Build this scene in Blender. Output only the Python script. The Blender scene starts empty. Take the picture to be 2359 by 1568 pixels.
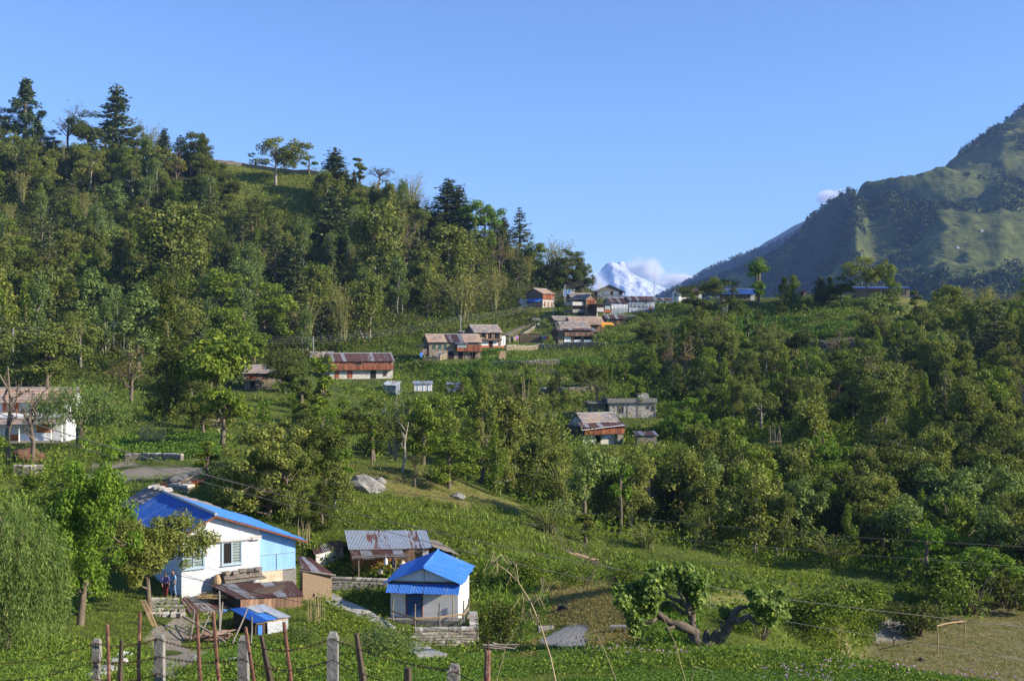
import bpy, bmesh, math, random
import numpy as np
from mathutils import Vector, Matrix
R = math.radians
rng = np.random.default_rng(7)
random.seed(7)
sc = bpy.context.scene
col = sc.collection

# ------------------------------------------------------------------ camera, sky, sun, exposure
F, CX, CY, CZ = 2529.0, 1179.5, 784.0, 30.0      # focal length in pixels of a 2359 px wide frame, eye height
SUN_EL, SUN_AZ = R(26), math.atan2(0.95, -0.22)  # azimuth clockwise from +Y
camd = bpy.data.cameras.new('camera'); cam = bpy.data.objects.new('camera', camd); col.objects.link(cam)
cam.location = (0, 0, CZ); cam.rotation_euler = (R(90), 0, 0)
camd.sensor_fit = 'HORIZONTAL'; camd.angle = 2 * math.atan(1179.5 / F); camd.clip_end = 40000; camd.clip_start = 0.1
sc.camera = cam
w = bpy.data.worlds.new('World'); sc.world = w; w.use_nodes = True
nt = w.node_tree; bg = nt.nodes['Background']
sky = nt.nodes.new('ShaderNodeTexSky'); sky.sky_type = 'NISHITA'; sky.sun_disc = False
sky.sun_elevation = SUN_EL; sky.sun_rotation = SUN_AZ
sky.altitude = 1500; sky.air_density = 1.1; sky.dust_density = 0.8; sky.ozone_density = 6.5
tint = nt.nodes.new('ShaderNodeMix'); tint.data_type = 'RGBA'; tint.blend_type = 'MULTIPLY'; tint.inputs[0].default_value = 1.0; tint.inputs[7].default_value = (1.0, 0.97, 1.03, 1)
nt.links.new(sky.outputs[0], tint.inputs[6]); nt.links.new(tint.outputs[2], bg.inputs[0]); bg.inputs[1].default_value = 0.122
sund = bpy.data.lights.new('sun', 'SUN'); sun = bpy.data.objects.new('sun', sund); col.objects.link(sun)
sund.energy = 5.0; sund.angle = R(0.5); sund.color = (1.0, 0.90, 0.74)
sdir = Vector((math.sin(SUN_AZ) * math.cos(SUN_EL), math.cos(SUN_AZ) * math.cos(SUN_EL), math.sin(SUN_EL)))
sun.rotation_euler = sdir.to_track_quat('Z', 'Y').to_euler(); sun.location = (0, 0, 300)
sc.view_settings.view_transform = 'Standard'; sc.view_settings.look = 'None'
sc.view_settings.exposure = 0.82; sc.view_settings.gamma = 1.0
sc.render.engine = 'CYCLES'
sc.cycles.max_bounces = 5; sc.cycles.diffuse_bounces = 2; sc.cycles.glossy_bounces = 1
sc.cycles.transmission_bounces = 3; sc.cycles.transparent_max_bounces = 4; sc.cycles.volume_bounces = 3
sc.cycles.use_denoising = True

def P(px, py, d):
    return Vector(((px - CX) / F * d, d, CZ - (py - CY) / F * d))

# ------------------------------------------------------------------ tagging
def tag(o, label=None, cat=None, group=None, kind=None):
    if label: o['label'] = label
    if cat: o['category'] = cat
    if group: o['group'] = group
    if kind: o['kind'] = kind
    return o

def thing(name, label, cat, loc=(0, 0, 0), rz=0.0, group=None):
    o = bpy.data.objects.new(name, None); col.objects.link(o)
    o.location = loc; o.rotation_euler = (0, 0, rz); o.empty_display_size = 0.3
    return tag(o, label, cat, group)

def fmesh(name, V, Q, smooth=False, uv=None):
    """Mesh from a vertex array and a quad (or triangle) index array."""
    V = np.asarray(V, np.float32).reshape(-1, 3); Q = np.asarray(Q, np.int32)
    k = Q.shape[1]
    me = bpy.data.meshes.new(name)
    me.vertices.add(len(V)); me.vertices.foreach_set('co', V.ravel())
    me.loops.add(Q.size); me.loops.foreach_set('vertex_index', Q.ravel())
    me.polygons.add(len(Q)); me.polygons.foreach_set('loop_start', np.arange(0, Q.size, k, dtype=np.int32))
    if smooth: me.polygons.foreach_set('use_smooth', np.ones(len(Q), bool))
    if uv is not None:
        l = me.uv_layers.new(name='UVMap'); l.data.foreach_set('uv', np.asarray(uv, np.float32)[Q.ravel()].ravel())
    me.update(calc_edges=True)
    return me

def mobj(name, me, mat, parent=None):
    o = bpy.data.objects.new(name, me); col.objects.link(o)
    if mat is not None and not me.materials: me.materials.append(mat)
    if parent is not None: o.parent = parent
    return o

class MB:
    """Collects boxes, slabs and tubes; build() links them as one mesh object."""
    def __init__(s): s.v = []; s.f = []; s.uv = []
    def add(s, V, Fc, UV=None):
        n = len(s.v); s.v += [tuple(p) for p in V]; s.f += [tuple(i + n for i in f) for f in Fc]
        s.uv += list(UV) if UV is not None else [(p[0] + p[1], p[2]) for p in V]
        return s
    def box(s, c, size, rz=0.0, rx=0.0, ry=0.0, taper=1.0):
        hx, hy, hz = size[0] / 2, size[1] / 2, size[2] / 2
        M = Matrix.Rotation(rz, 3, 'Z') @ Matrix.Rotation(ry, 3, 'Y') @ Matrix.Rotation(rx, 3, 'X')
        V = [Vector(c) + M @ Vector((x * hx * (taper if z > 0 else 1), y * hy * (taper if z > 0 else 1), z * hz)) for z in (-1, 1) for x, y in ((-1, -1), (1, -1), (1, 1), (-1, 1))]
        return s.add(V, [(3, 2, 1, 0), (4, 5, 6, 7), (0, 1, 5, 4), (1, 2, 6, 5), (2, 3, 7, 6), (3, 0, 4, 7)])
    def bx(s, x0, x1, y0, y1, z0, z1): return s.box(((x0 + x1) / 2, (y0 + y1) / 2, (z0 + z1) / 2), (x1 - x0, y1 - y0, z1 - z0))
    def slab(s, q, t):
        """Four corners (counter-clockwise seen from outside) and a thickness going inwards."""
        q = [Vector(p) for p in q]; n = (q[1] - q[0]).cross(q[3] - q[0]).normalized()
        V = [p - n * t for p in q] + q
        return s.add(V, [(3, 2, 1, 0), (4, 5, 6, 7), (0, 1, 5, 4), (1, 2, 6, 5), (2, 3, 7, 6), (3, 0, 4, 7)])
    def poly(s, pts, y0, y1):
        """Outline in x,z pulled from y0 to y1."""
        n = len(pts); V = [(x, y0, z) for x, z in pts] + [(x, y1, z) for x, z in pts]
        return s.add(V, [tuple(range(n)), tuple(range(2 * n - 1, n - 1, -1))] + [(i, i + n, (i + 1) % n + n, (i + 1) % n) for i in range(n)])
    def tube(s, pts, r, n=6):
        pts = [Vector(p) for p in pts]; m = len(pts)
        rr = r if hasattr(r, '__len__') else [r] * m
        V = []; up = Vector((0, 0, 1))
        for i, p in enumerate(pts):
            t = (pts[min(i + 1, m - 1)] - pts[max(i - 1, 0)])
            t = t.normalized() if t.length > 1e-9 else up
            a = t.cross(Vector((0.13, 0.97, 0.2)) if abs(t.y) < 0.8 else Vector((1, 0.1, 0.2))).normalized(); b = t.cross(a)
            V += [p + (a * math.cos(k * 2 * math.pi / n) + b * math.sin(k * 2 * math.pi / n)) * rr[i] for k in range(n)]
        Fc = [(i * n + k, i * n + (k + 1) % n, (i + 1) * n + (k + 1) % n, (i + 1) * n + k) for i in range(m - 1) for k in range(n)]
        Fc += [tuple(range(n - 1, -1, -1)), tuple((m - 1) * n + k for k in range(n))]
        return s.add(V, Fc)
    def lathe(s, prof, c=(0, 0, 0), n=14):
        V = [(c[0] + r * math.cos(k * 2 * math.pi / n), c[1] + r * math.sin(k * 2 * math.pi / n), c[2] + z) for r, z in prof for k in range(n)]
        Fc = [(i * n + k, i * n + (k + 1) % n, (i + 1) * n + (k + 1) % n, (i + 1) * n + k) for i in range(len(prof) - 1) for k in range(n)]
        return s.add(V, Fc)
    def tiles(s, q, nx, ny, t=0.05, jit=0.08):
        """Overlapping slabs on a slope: q = eave left, eave right, ridge right, ridge left."""
        q = [Vector(p) for p in q]; n = (q[1] - q[0]).cross(q[3] - q[0]).normalized()
        L = lambda u, v: (q[0] * (1 - u) + q[1] * u) * (1 - v) + (q[3] * (1 - u) + q[2] * u) * v
        for j in range(ny):
            off = random.uniform(-.4, .4) / nx
            us = [min(1, max(0, (i + random.uniform(-jit, jit) * 2) / nx + off)) for i in range(nx + 1)]
            us[0] = 0; us[-1] = 1
            for i in range(nx):
                if us[i + 1] - us[i] < 0.01: continue
                v0 = (j - random.uniform(0.1, 0.3)) / ny; v1 = (j + 1) / ny
                a = n * random.uniform(t * .9, t * 1.9); b = n * random.uniform(0.0, t * .4)
                s.slab([L(us[i], v0) + a, L(us[i + 1] , v0) + a * random.uniform(.8, 1.2), L(us[i + 1], v1) + b, L(us[i], v1) + b], t * .7)
        return s
    def corr(s, q, pitch=0.09, amp=0.018, nv=3, t=0.006, sag=0.0):
        """Corrugated sheet with waves running down the slope; q as in tiles(). UV in metres (across, along)."""
        q = [Vector(p) for p in q]; n = (q[1] - q[0]).cross(q[3] - q[0]).normalized()
        Wd = max((q[1] - q[0]).length, (q[2] - q[3]).length); Ln = (q[3] - q[0]).length
        nu = max(8, int(Wd / pitch * 4)); V = []; UV = []
        ss = [random.uniform(-.02, .02) for _ in range(200)]
        for layer in (0, 1):
            for j in range(nv + 1):
                for i in range(nu + 1):
                    u = i / nu; v = j / nv
                    k = int(u * Wd / 0.8) % 200
                    p = (q[0] * (1 - u) + q[1] * u) * (1 - v) + (q[3] * (1 - u) + q[2] * u) * v
                    V.append(p + n * (amp * math.sin(u * Wd / pitch * 2 * math.pi) - layer * t + ss[k] - sag * math.sin(u * math.pi)) + (q[0] - q[3]).normalized() * (ss[k] * 2.5 if j == 0 else 0)); UV.append((u * Wd, v * Ln))
        W1 = nu + 1; o = W1 * (nv + 1)
        Fc = [(j * W1 + i, j * W1 + i + 1, (j + 1) * W1 + i + 1, (j + 1) * W1 + i) for j in range(nv) for i in range(nu)]
        Fc += [tuple(o + k for k in reversed(f)) for f in Fc]
        return s.add(V, Fc, UV)
    def planks(s, x0, x1, y, z0, z1, wd=0.2, t=0.03, gap=0.012, slant=0.0):
        """Vertical boards in the plane y (facing -y)."""
        n = max(1, int(round((x1 - x0) / wd))); st = (x1 - x0) / n
        for i in range(n):
            a = x0 + i * st + gap / 2; b = a + st - gap; dz = random.uniform(-.02, .02); dy = random.uniform(0, .012)
            s.bx(a, b, y - t - dy, y - dy, z0 + dz, z1 + random.uniform(-.01, .01))
        return s
    def build(s, name, mat, parent=None, smooth=False):
        me = bpy.data.meshes.new(name); me.from_pydata(s.v, [], s.f)
        l = me.uv_layers.new(name='UVMap')
        idx = np.empty(len(me.loops), np.int32); me.loops.foreach_get('vertex_index', idx)
        l.data.foreach_set('uv', np.asarray(s.uv, np.float32)[idx].ravel())
        if smooth: me.polygons.foreach_set('use_smooth', np.ones(len(me.polygons), bool))
        me.update()
        return mobj(name, me, mat, parent)

# ------------------------------------------------------------------ materials
MATS = {}
def newmat(name):
    m = bpy.data.materials.new(name); m.use_nodes = True; MATS[name] = m
    N = m.node_tree.nodes; L = m.node_tree.links
    return m, N, L, N['Principled BSDF'], N['Material Output']

def c4(c): return (c[0], c[1], c[2], 1.0)

def noise(N, L, vec, scale, detail=4.0, rough=0.55, dist=0.0):
    n = N.new('ShaderNodeTexNoise'); n.inputs['Scale'].default_value = scale; n.inputs['Detail'].default_value = detail
    n.inputs['Roughness'].default_value = rough; n.inputs['Distortion'].default_value = dist
    if vec is not None: L.new(vec, n.inputs['Vector'])
    return n.outputs['Fac']

def ramp(N, L, fac, stops):
    r = N.new('ShaderNodeValToRGB'); e = r.color_ramp.elements
    while len(e) < len(stops): e.new(0.5)
    for k, (p, c) in enumerate(stops): e[k].position = p; e[k].color = c4(c)
    L.new(fac, r.inputs[0]); return r.outputs[0]

def mix(N, L, fac, a, b, mode='MIX'):
    m = N.new('ShaderNodeMix'); m.data_type = 'RGBA'; m.blend_type = mode
    for i, s_ in ((6, a), (7, b)):
        if isinstance(s_, tuple): m.inputs[i].default_value = c4(s_)
        else: L.new(s_, m.inputs[i])
    if isinstance(fac, (int, float)): m.inputs[0].default_value = fac
    else: L.new(fac, m.inputs[0])
    return m.outputs[2]

def smooth01(N, L, fac, a, b):
    m = N.new('ShaderNodeMapRange'); m.interpolation_type = 'SMOOTHSTEP'
    m.inputs[1].default_value = a; m.inputs[2].default_value = b; L.new(fac, m.inputs[0]); return m.outputs[0]

def mult(N, L, a, b):
    m = N.new('ShaderNodeMath'); m.operation = 'MULTIPLY'
    for i, s_ in ((0, a), (1, b)):
        if isinstance(s_, (int, float)): m.inputs[i].default_value = s_
        else: L.new(s_, m.inputs[i])
    return m.outputs[0]

def coords(N, L, kind='Object', scale=(1, 1, 1)):
    t = N.new('ShaderNodeTexCoord'); mp = N.new('ShaderNodeMapping'); mp.inputs['Scale'].default_value = scale
    L.new(t.outputs[kind], mp.inputs['Vector']); return mp.outputs[0]

def bump(N, L, b, height, strength, dist):
    bp = N.new('ShaderNodeBump'); bp.inputs['Strength'].default_value = strength; bp.inputs['Distance'].default_value = dist
    L.new(height, bp.inputs['Height']); L.new(bp.outputs[0], b.inputs['Normal'])

def plain(name, c1, c2=None, scale=3.0, rough=0.85, bmp=0.3, bd=0.02, stain=None, sscale=0.8, stretch=(1, 1, 1), spec=0.3, metal=0.0, samt=(0.5, 0.7)):
    m, N, L, b, o = newmat(name); c2 = c2 or tuple(x * 0.7 for x in c1)
    v = coords(N, L, 'Object', stretch); n1 = noise(N, L, v, scale, 6)
    cc = ramp(N, L, n1, [(0.3, c2), (0.7, c1)])
    if stain: cc = mix(N, L, smooth01(N, L, noise(N, L, v, sscale, 5, .65, .5), *samt), cc, stain)
    L.new(cc, b.inputs['Base Color']); b.inputs['Roughness'].default_value = rough; b.inputs['Specular IOR Level'].default_value = spec; b.inputs['Metallic'].default_value = metal
    if bmp: bump(N, L, b, noise(N, L, v, scale * 4, 5), bmp, bd)
    return m

def island(name, stops, nscale=4.0, amt=0.35, rough=0.85, stretch=(1, 1, 1), bmp=0.3, bd=0.01, spec=0.25):
    """Colour picked per loose piece (board, slate, stone), with grain on top."""
    m, N, L, b, o = newmat(name); g = N.new('ShaderNodeNewGeometry')
    cc = ramp(N, L, g.outputs['Random Per Island'], stops); v = coords(N, L, 'Object', stretch); n1 = noise(N, L, v, nscale, 6)
    cc = mix(N, L, amt, cc, ramp(N, L, n1, [(0.25, (0.12, 0.12, 0.12)), (0.75, (0.95, 0.95, 0.95))]), 'OVERLAY')
    L.new(cc, b.inputs['Base Color']); b.inputs['Roughness'].default_value = rough; b.inputs['Specular IOR Level'].default_value = spec
    bump(N, L, b, n1, bmp, bd); return m

def rubble(name, stops, scale=3.2, zs=1.7, mortar=(0.12, 0.10, 0.08), mw=0.06, paint=None, pamt=(0.35, 0.5), bmp=0.8, bd=0.05, dirt=None):
    """Rubble stone; PAINT lays a worn lime wash over it."""
    m, N, L, b, o = newmat(name); v = coords(N, L, 'Object', (1, 1, zs))
    vo = N.new('ShaderNodeTexVoronoi'); vo.inputs['Scale'].default_value = scale; vo.inputs['Randomness'].default_value = 0.95; L.new(v, vo.inputs['Vector'])
    ve = N.new('ShaderNodeTexVoronoi'); ve.feature = 'DISTANCE_TO_EDGE'; ve.inputs['Scale'].default_value = scale; ve.inputs['Randomness'].default_value = 0.95; L.new(v, ve.inputs['Vector'])
    sx = N.new('ShaderNodeSeparateColor'); L.new(vo.outputs['Color'], sx.inputs[0])
    cc = ramp(N, L, sx.outputs[0], stops); edge = smooth01(N, L, ve.outputs['Distance'], 0.0, mw)
    cc = mix(N, L, edge, mortar, cc)
    if paint is not None:
        pm_ = smooth01(N, L, noise(N, L, v, 1.1, 7, .62), *pamt)
        cc = mix(N, L, pm_, cc, mix(N, L, smooth01(N, L, noise(N, L, v, 5, 5), .35, .7), tuple(x * .82 for x in paint), paint))
    if dirt: cc = mix(N, L, smooth01(N, L, noise(N, L, coords(N, L, 'Object', (1.2, 1.2, .25)), 1.3, 6, .6), .55, .75), cc, dirt)
    L.new(cc, b.inputs['Base Color']); b.inputs['Roughness'].default_value = 0.9; b.inputs['Specular IOR Level'].default_value = 0.2
    bump(N, L, b, mix(N, L, 0.25, edge, noise(N, L, v, scale * 4, 4)), bmp, bd); return m

def sheetmat(name, base, base2, rust=None, ramt=(0.5, 0.62), rough=0.45, metal=0.0, dust=None, sheet=True, spec=0.4):
    """Roof sheet: UV across/along the slope, rust in streaks that run down it, whole sheets older than others."""
    m, N, L, b, o = newmat(name); uv = coords(N, L, 'UV')
    n1 = noise(N, L, uv, 1.7, 5); cc = ramp(N, L, n1, [(0.3, base2), (0.7, base)])
    if rust:
        st = noise(N, L, coords(N, L, 'UV', (5.5, 0.7, 1)), 1.0, 6, .65, .3)
        if sheet:
            sx = N.new('ShaderNodeSeparateXYZ'); L.new(coords(N, L, 'UV', (1 / 0.8, 0.0, 1)), sx.inputs[0])
            fl = N.new('ShaderNodeMath'); fl.operation = 'FLOOR'; L.new(sx.outputs[0], fl.inputs[0])
            wn = N.new('ShaderNodeTexWhiteNoise'); wn.noise_dimensions = '1D'; L.new(fl.outputs[0], wn.inputs['W'])
            ad = N.new('ShaderNodeMath'); ad.operation = 'MULTIPLY_ADD'; L.new(wn.outputs['Value'], ad.inputs[0]); ad.inputs[1].default_value = 0.34; L.new(st, ad.inputs[2])
            sb = N.new('ShaderNodeMath'); sb.operation = 'SUBTRACT'; L.new(ad.outputs[0], sb.inputs[0]); sb.inputs[1].default_value = 0.17; st = sb.outputs[0]
        f = smooth01(N, L, st, *ramt)
        cc = mix(N, L, f, cc, ramp(N, L, noise(N, L, uv, 6, 5), [(0.3, tuple(x * .55 for x in rust)), (0.75, rust)]))
    if dust: cc = mix(N, L, smooth01(N, L, noise(N, L, coords(N, L, 'UV', (4, 0.35, 1)), 1.2, 6, .7), .53, .74), cc, dust)
    L.new(cc, b.inputs['Base Color']); b.inputs['Roughness'].default_value = rough; b.inputs['Metallic'].default_value = metal; b.inputs['Specular IOR Level'].default_value = spec
    bump(N, L, b, noise(N, L, uv, 8, 4), 0.15, 0.01); return m

def leafmat(name, a, b_, c=None, trans=0.28, spec=0.12, rough=0.6, ovar=0.35):
    """Leaves: colour per leaf and per plant, partly translucent."""
    m, N, L, b, o = newmat(name); g = N.new('ShaderNodeNewGeometry'); oi = N.new('ShaderNodeObjectInfo')
    cc = ramp(N, L, g.outputs['Random Per Island'], [(0.0, a), (0.55, tuple((x + y) / 2 for x, y in zip(a, b_))), (0.88, b_), (1.0, c or b_)])
    cc = mix(N, L, ovar, cc, ramp(N, L, oi.outputs['Random'], [(0.0, (0.30, 0.38, 0.26)), (0.5, (0.55, 0.55, 0.42)), (1.0, (0.70, 0.66, 0.42))]), 'OVERLAY')
    nz = noise(N, L, coords(N, L, 'Object'), 0.45, 3)
    cc = mix(N, L, 0.35, cc, ramp(N, L, nz, [(0.3, (0.3, 0.38, 0.3)), (0.7, (0.72, 0.66, 0.5))]), 'OVERLAY')
    L.new(cc, b.inputs['Base Color']); b.inputs['Roughness'].default_value = rough; b.inputs['Specular IOR Level'].default_value = spec
    t = N.new('ShaderNodeBsdfTranslucent'); L.new(mix(N, L, 1.0, cc, (1.25, 1.3, 0.55), 'MULTIPLY'), t.inputs['Color'])
    mx = N.new('ShaderNodeMixShader'); mx.inputs[0].default_value = trans
    L.new(b.outputs[0], mx.inputs[1]); L.new(t.outputs[0], mx.inputs[2]); L.new(mx.outputs[0], o.inputs['Surface']); return m

M = MATS
plain('bark', (0.20, 0.155, 0.11), (0.09, 0.07, 0.05), 6, bmp=.8, bd=.03, stretch=(1, 1, .3))
plain('pale_bark', (0.36, 0.32, 0.26), (0.20, 0.17, 0.13), 5, bmp=.6, bd=.03, stretch=(1, 1, .4))
plain('gnarled_bark', (0.20, 0.155, 0.115), (0.07, 0.055, 0.042), 7, bmp=1, bd=.05)
plain('culm', (0.30, 0.29, 0.12), (0.19, 0.20, 0.08), 2, bmp=.1)
plain('dry_stem', (0.42, 0.33, 0.19), (0.27, 0.2, 0.11), 3, bmp=.2)
leafmat('leaf_green', (0.064, 0.106, 0.018), (0.207, 0.261, 0.034), (0.262, 0.302, 0.048))
leafmat('leaf_bright', (0.061, 0.121, 0.017), (0.183, 0.283, 0.030), (0.268, 0.356, 0.057), trans=.34, ovar=.2)
leafmat('leaf_dark', (0.041, 0.064, 0.016), (0.128, 0.140, 0.028), (0.179, 0.175, 0.037))
leafmat('leaf_olive', (0.089, 0.114, 0.028), (0.225, 0.242, 0.062), (0.268, 0.262, 0.074))
leafmat('leaf_gold', (0.085, 0.105, 0.020), (0.230, 0.255, 0.045), (0.34, 0.33, 0.08), trans=.32, ovar=.2)
leafmat('leaf_grey', (0.076, 0.115, 0.036), (0.185, 0.246, 0.077), (0.294, 0.345, 0.128))
leafmat('leaf_willow', (0.064, 0.110, 0.028), (0.192, 0.261, 0.071), (0.346, 0.394, 0.133), ovar=.1)
leafmat('leaf_brown', (0.116, 0.087, 0.032), (0.246, 0.189, 0.072), (0.348, 0.246, 0.102))
leafmat('needle', (0.038, 0.068, 0.033), (0.131, 0.159, 0.064), (0.213, 0.226, 0.091), trans=.12)
leafmat('needle_pale', (0.067, 0.096, 0.044), (0.182, 0.201, 0.079), (0.268, 0.256, 0.110), trans=.15)
leafmat('bamboo_leaf', (0.145, 0.155, 0.041), (0.308, 0.282, 0.085), (0.463, 0.376, 0.155), trans=.3)
leafmat('bamboo_green', (0.095, 0.138, 0.018), (0.250, 0.277, 0.034), (0.403, 0.358, 0.065), trans=.3)
leafmat('fig_leaf', (0.065, 0.125, 0.020), (0.200, 0.270, 0.040), (0.31, 0.35, 0.09), trans=.34, spec=.3, ovar=.1)
leafmat('potato_leaf', (0.052, 0.107, 0.019), (0.132, 0.230, 0.034), (0.218, 0.306, 0.067), trans=.25, ovar=0)
leafmat('grass_blade', (0.109, 0.157, 0.025), (0.224, 0.284, 0.040), (0.288, 0.324, 0.062), trans=.25, ovar=0)
leafmat('dry_blade', (0.180, 0.150, 0.060), (0.312, 0.258, 0.102), (0.432, 0.348, 0.156), trans=.2, ovar=0)
leafmat('shrub_leaf', (0.061, 0.107, 0.017), (0.192, 0.249, 0.034), (0.243, 0.280, 0.049), ovar=0)
leafmat('fern_leaf', (0.080, 0.150, 0.022), (0.190, 0.290, 0.040), (0.28, 0.36, 0.08), trans=.3, ovar=0)
leafmat('flower', (0.450, 0.220, 0.520), (0.600, 0.380, 0.660), (0.720, 0.600, 0.750), ovar=0)
leafmat('far_leaf', (0.046, 0.062, 0.022), (0.075, 0.094, 0.030), (0.085, 0.10, 0.034), trans=.05, ovar=0, spec=0.0)
leafmat('field_leaf', (0.095, 0.140, 0.026), (0.200, 0.260, 0.046), (0.26, 0.30, 0.07), trans=.25, ovar=0)
ST = [(0.0, (0.20, 0.17, 0.13)), (0.35, (0.34, 0.30, 0.24)), (0.6, (0.42, 0.35, 0.25)), (0.85, (0.28, 0.27, 0.25)), (1.0, (0.52, 0.47, 0.38))]
rubble('stone', ST, 3.4, 2.0)
rubble('dark_stone', [(p, tuple(x * .6 for x in c)) for p, c in ST], 3.4, 2.0)
rubble('dry_stone', ST, 5.0, 2.3, (0.05, 0.045, 0.04), .09, bmp=1, bd=.08)
rubble('village_stone', [(p, (c[0] * .78, c[1] * .72, c[2] * .63)) for p, c in ST], 2.6, 2.0)
rubble('cobble_stone', [(0.0, (0.16, 0.18, 0.17)), (0.35, (0.42, 0.37, 0.30)), (0.6, (0.52, 0.42, 0.30)), (0.8, (0.32, 0.33, 0.31)), (1.0, (0.68, 0.64, 0.57))], 3.0, 1.1, (0.30, 0.29, 0.26), .12)
rubble('whitewash', ST, 4.2, 2.6, (0.60, 0.60, 0.60), .05, (0.80, 0.815, 0.84), (0.12, 0.28), bmp=.8, bd=.05, dirt=(0.70, 0.69, 0.66))
rubble('worn_whitewash', ST, 4.4, 2.6, (0.22, 0.20, 0.17), .07, (0.74, 0.72, 0.67), (0.38, 0.52), bmp=.9, bd=.04)
rubble('soiled_whitewash', ST, 4.0, 2.0, (0.3, 0.28, 0.25), .05, (0.62, 0.59, 0.53), (0.36, 0.50), bmp=.7, bd=.04, dirt=(0.34, 0.27, 0.20))
plain('plaster_white', (0.80, 0.79, 0.76), (0.70, 0.69, 0.65), 2, bmp=.25, stain=(0.56, 0.53, 0.48), sscale=1.3, samt=(.5, .75))
plain('plaster_grey', (0.50, 0.49, 0.46), (0.36, 0.35, 0.33), 2.5, bmp=.3, stain=(0.25, 0.24, 0.22), sscale=1.2)
plain('ochre_mud', (0.62, 0.24, 0.085), (0.50, 0.18, 0.06), 2, bmp=.35, stain=(0.60, 0.34, 0.18), sscale=1.4)
plain('tan_mud', (0.62, 0.45, 0.28), (0.48, 0.33, 0.2), 2, bmp=.35)
plain('terracotta', (0.52, 0.16, 0.07), (0.40, 0.11, 0.05), 3, bmp=.3)
plain('concrete', (0.27, 0.255, 0.23), (0.165, 0.155, 0.135), 5, bmp=.6, bd=.02, stain=(0.13, 0.115, 0.10), sscale=2.2, samt=(.55, .72))
plain('old_concrete', (0.27, 0.245, 0.21), (0.15, 0.13, 0.11), 6, bmp=.8, bd=.03, stain=(0.10, 0.085, 0.07), sscale=2.6)
plain('slab_stone', (0.44, 0.42, 0.38), (0.32, 0.30, 0.27), 1.6, bmp=.4, stain=(0.22, 0.21, 0.19), sscale=1.1)
plain('dark_void', (0.016, 0.014, 0.012), (0.010, 0.009, 0.008), 2, bmp=0)  # near-black surface colour that stands for the unlit depth behind openings
plain('steel_grey', (0.42, 0.43, 0.44), (0.33, 0.34, 0.35), 2, rough=.5, bmp=0, metal=.3)
plain('rust', (0.20, 0.085, 0.055), (0.10, 0.05, 0.035), 14, bmp=.6, bd=.01, stain=(0.30, 0.17, 0.12), sscale=7)
plain('wire_rust', (0.10, 0.05, 0.03), (0.05, 0.03, 0.02), 10, bmp=0)
plain('black_cable', (0.022, 0.023, 0.025), (0.014, 0.014, 0.016), 4, rough=.5, bmp=0)
plain('grey_wire', (0.40, 0.39, 0.36), (0.30, 0.29, 0.27), 3, rough=.6, bmp=0)
plain('grey_wood', (0.26, 0.225, 0.185), (0.13, 0.11, 0.09), 7, bmp=.6, bd=.01, stretch=(1, 1, .2))
plain('dark_wood', (0.10, 0.072, 0.05), (0.05, 0.036, 0.026), 7, bmp=.6, bd=.01, stretch=(1, 1, .2))
plain('red_wood', (0.25, 0.085, 0.04), (0.15, 0.05, 0.025), 6, bmp=.4, bd=.01, stretch=(1, 1, .2))
plain('tan_wood', (0.44, 0.31, 0.18), (0.30, 0.2, 0.11), 6, bmp=.4, bd=.01)
plain('frame_blue', (0.40, 0.49, 0.56), (0.30, 0.39, 0.45), 4, bmp=.2)
plain('frame_teal', (0.07, 0.20, 0.19), (0.05, 0.14, 0.13), 4, bmp=.2)
plain('door_blue', (0.025, 0.10, 0.25), (0.018, 0.07, 0.18), 2, rough=.5, bmp=.1)
plain('blue_plastic', (0.06, 0.22, 0.62), (0.045, 0.17, 0.50), 2.5, rough=.4, bmp=.5, bd=.05, spec=.5)
plain('pale_blue_sheet', (0.28, 0.50, 0.80), (0.22, 0.42, 0.74), 0.9, rough=.6, bmp=.35, bd=.08, stretch=(3, 3, .5))
plain('white_plastic', (0.80, 0.82, 0.84), (0.66, 0.69, 0.72), 2, rough=.4, bmp=.6, bd=.08, spec=.5)
plain('silver_sheet', (0.52, 0.54, 0.56), (0.36, 0.38, 0.41), 2.2, rough=.38, bmp=.7, bd=.06, spec=.6, metal=.25)
plain('grey_tarp', (0.25, 0.30, 0.36), (0.14, 0.17, 0.21), 1.2, rough=.5, bmp=.9, bd=.12, stretch=(1, 1, 2.2), spec=.4)
plain('beige_tarp', (0.64, 0.52, 0.38), (0.52, 0.41, 0.29), 2, rough=.7, bmp=.8, bd=.06)
plain('orange_tarp', (0.80, 0.17, 0.05), (0.68, 0.12, 0.035), 2, rough=.5, bmp=.5, bd=.05)
plain('amber_tarp', (0.85, 0.36, 0.03), (0.7, 0.27, 0.02), 2, rough=.5, bmp=.4, bd=.05)
plain('gravel', (0.22, 0.22, 0.22), (0.13, 0.13, 0.13), 9, bmp=1, bd=.1)
plain('rock', (0.31, 0.30, 0.275), (0.18, 0.175, 0.16), 1.6, bmp=1, bd=.15, stain=(0.16, 0.15, 0.13), sscale=1.2)
plain('brown_leaves', (0.24, 0.12, 0.07), (0.13, 0.065, 0.04), 9, bmp=1, bd=.1)
plain('straw', (0.42, 0.31, 0.15), (0.28, 0.19, 0.08), 8, bmp=.8, bd=.03)
plain('wicker', (0.36, 0.26, 0.17), (0.18, 0.125, 0.08), 14, bmp=1, bd=.03, stretch=(1, 1, 2.5))
plain('mesh_wire', (0.30, 0.30, 0.29), (0.2, 0.2, 0.2), 4, bmp=0, rough=.5)
plain('glass_dark', (0.03, 0.05, 0.05), (0.02, 0.035, 0.04), 1, rough=.12, bmp=0, spec=.6)
plain('pane_green', (0.34, 0.41, 0.40), (0.22, 0.28, 0.28), 1.5, rough=.2, bmp=0, spec=.6)
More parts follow.
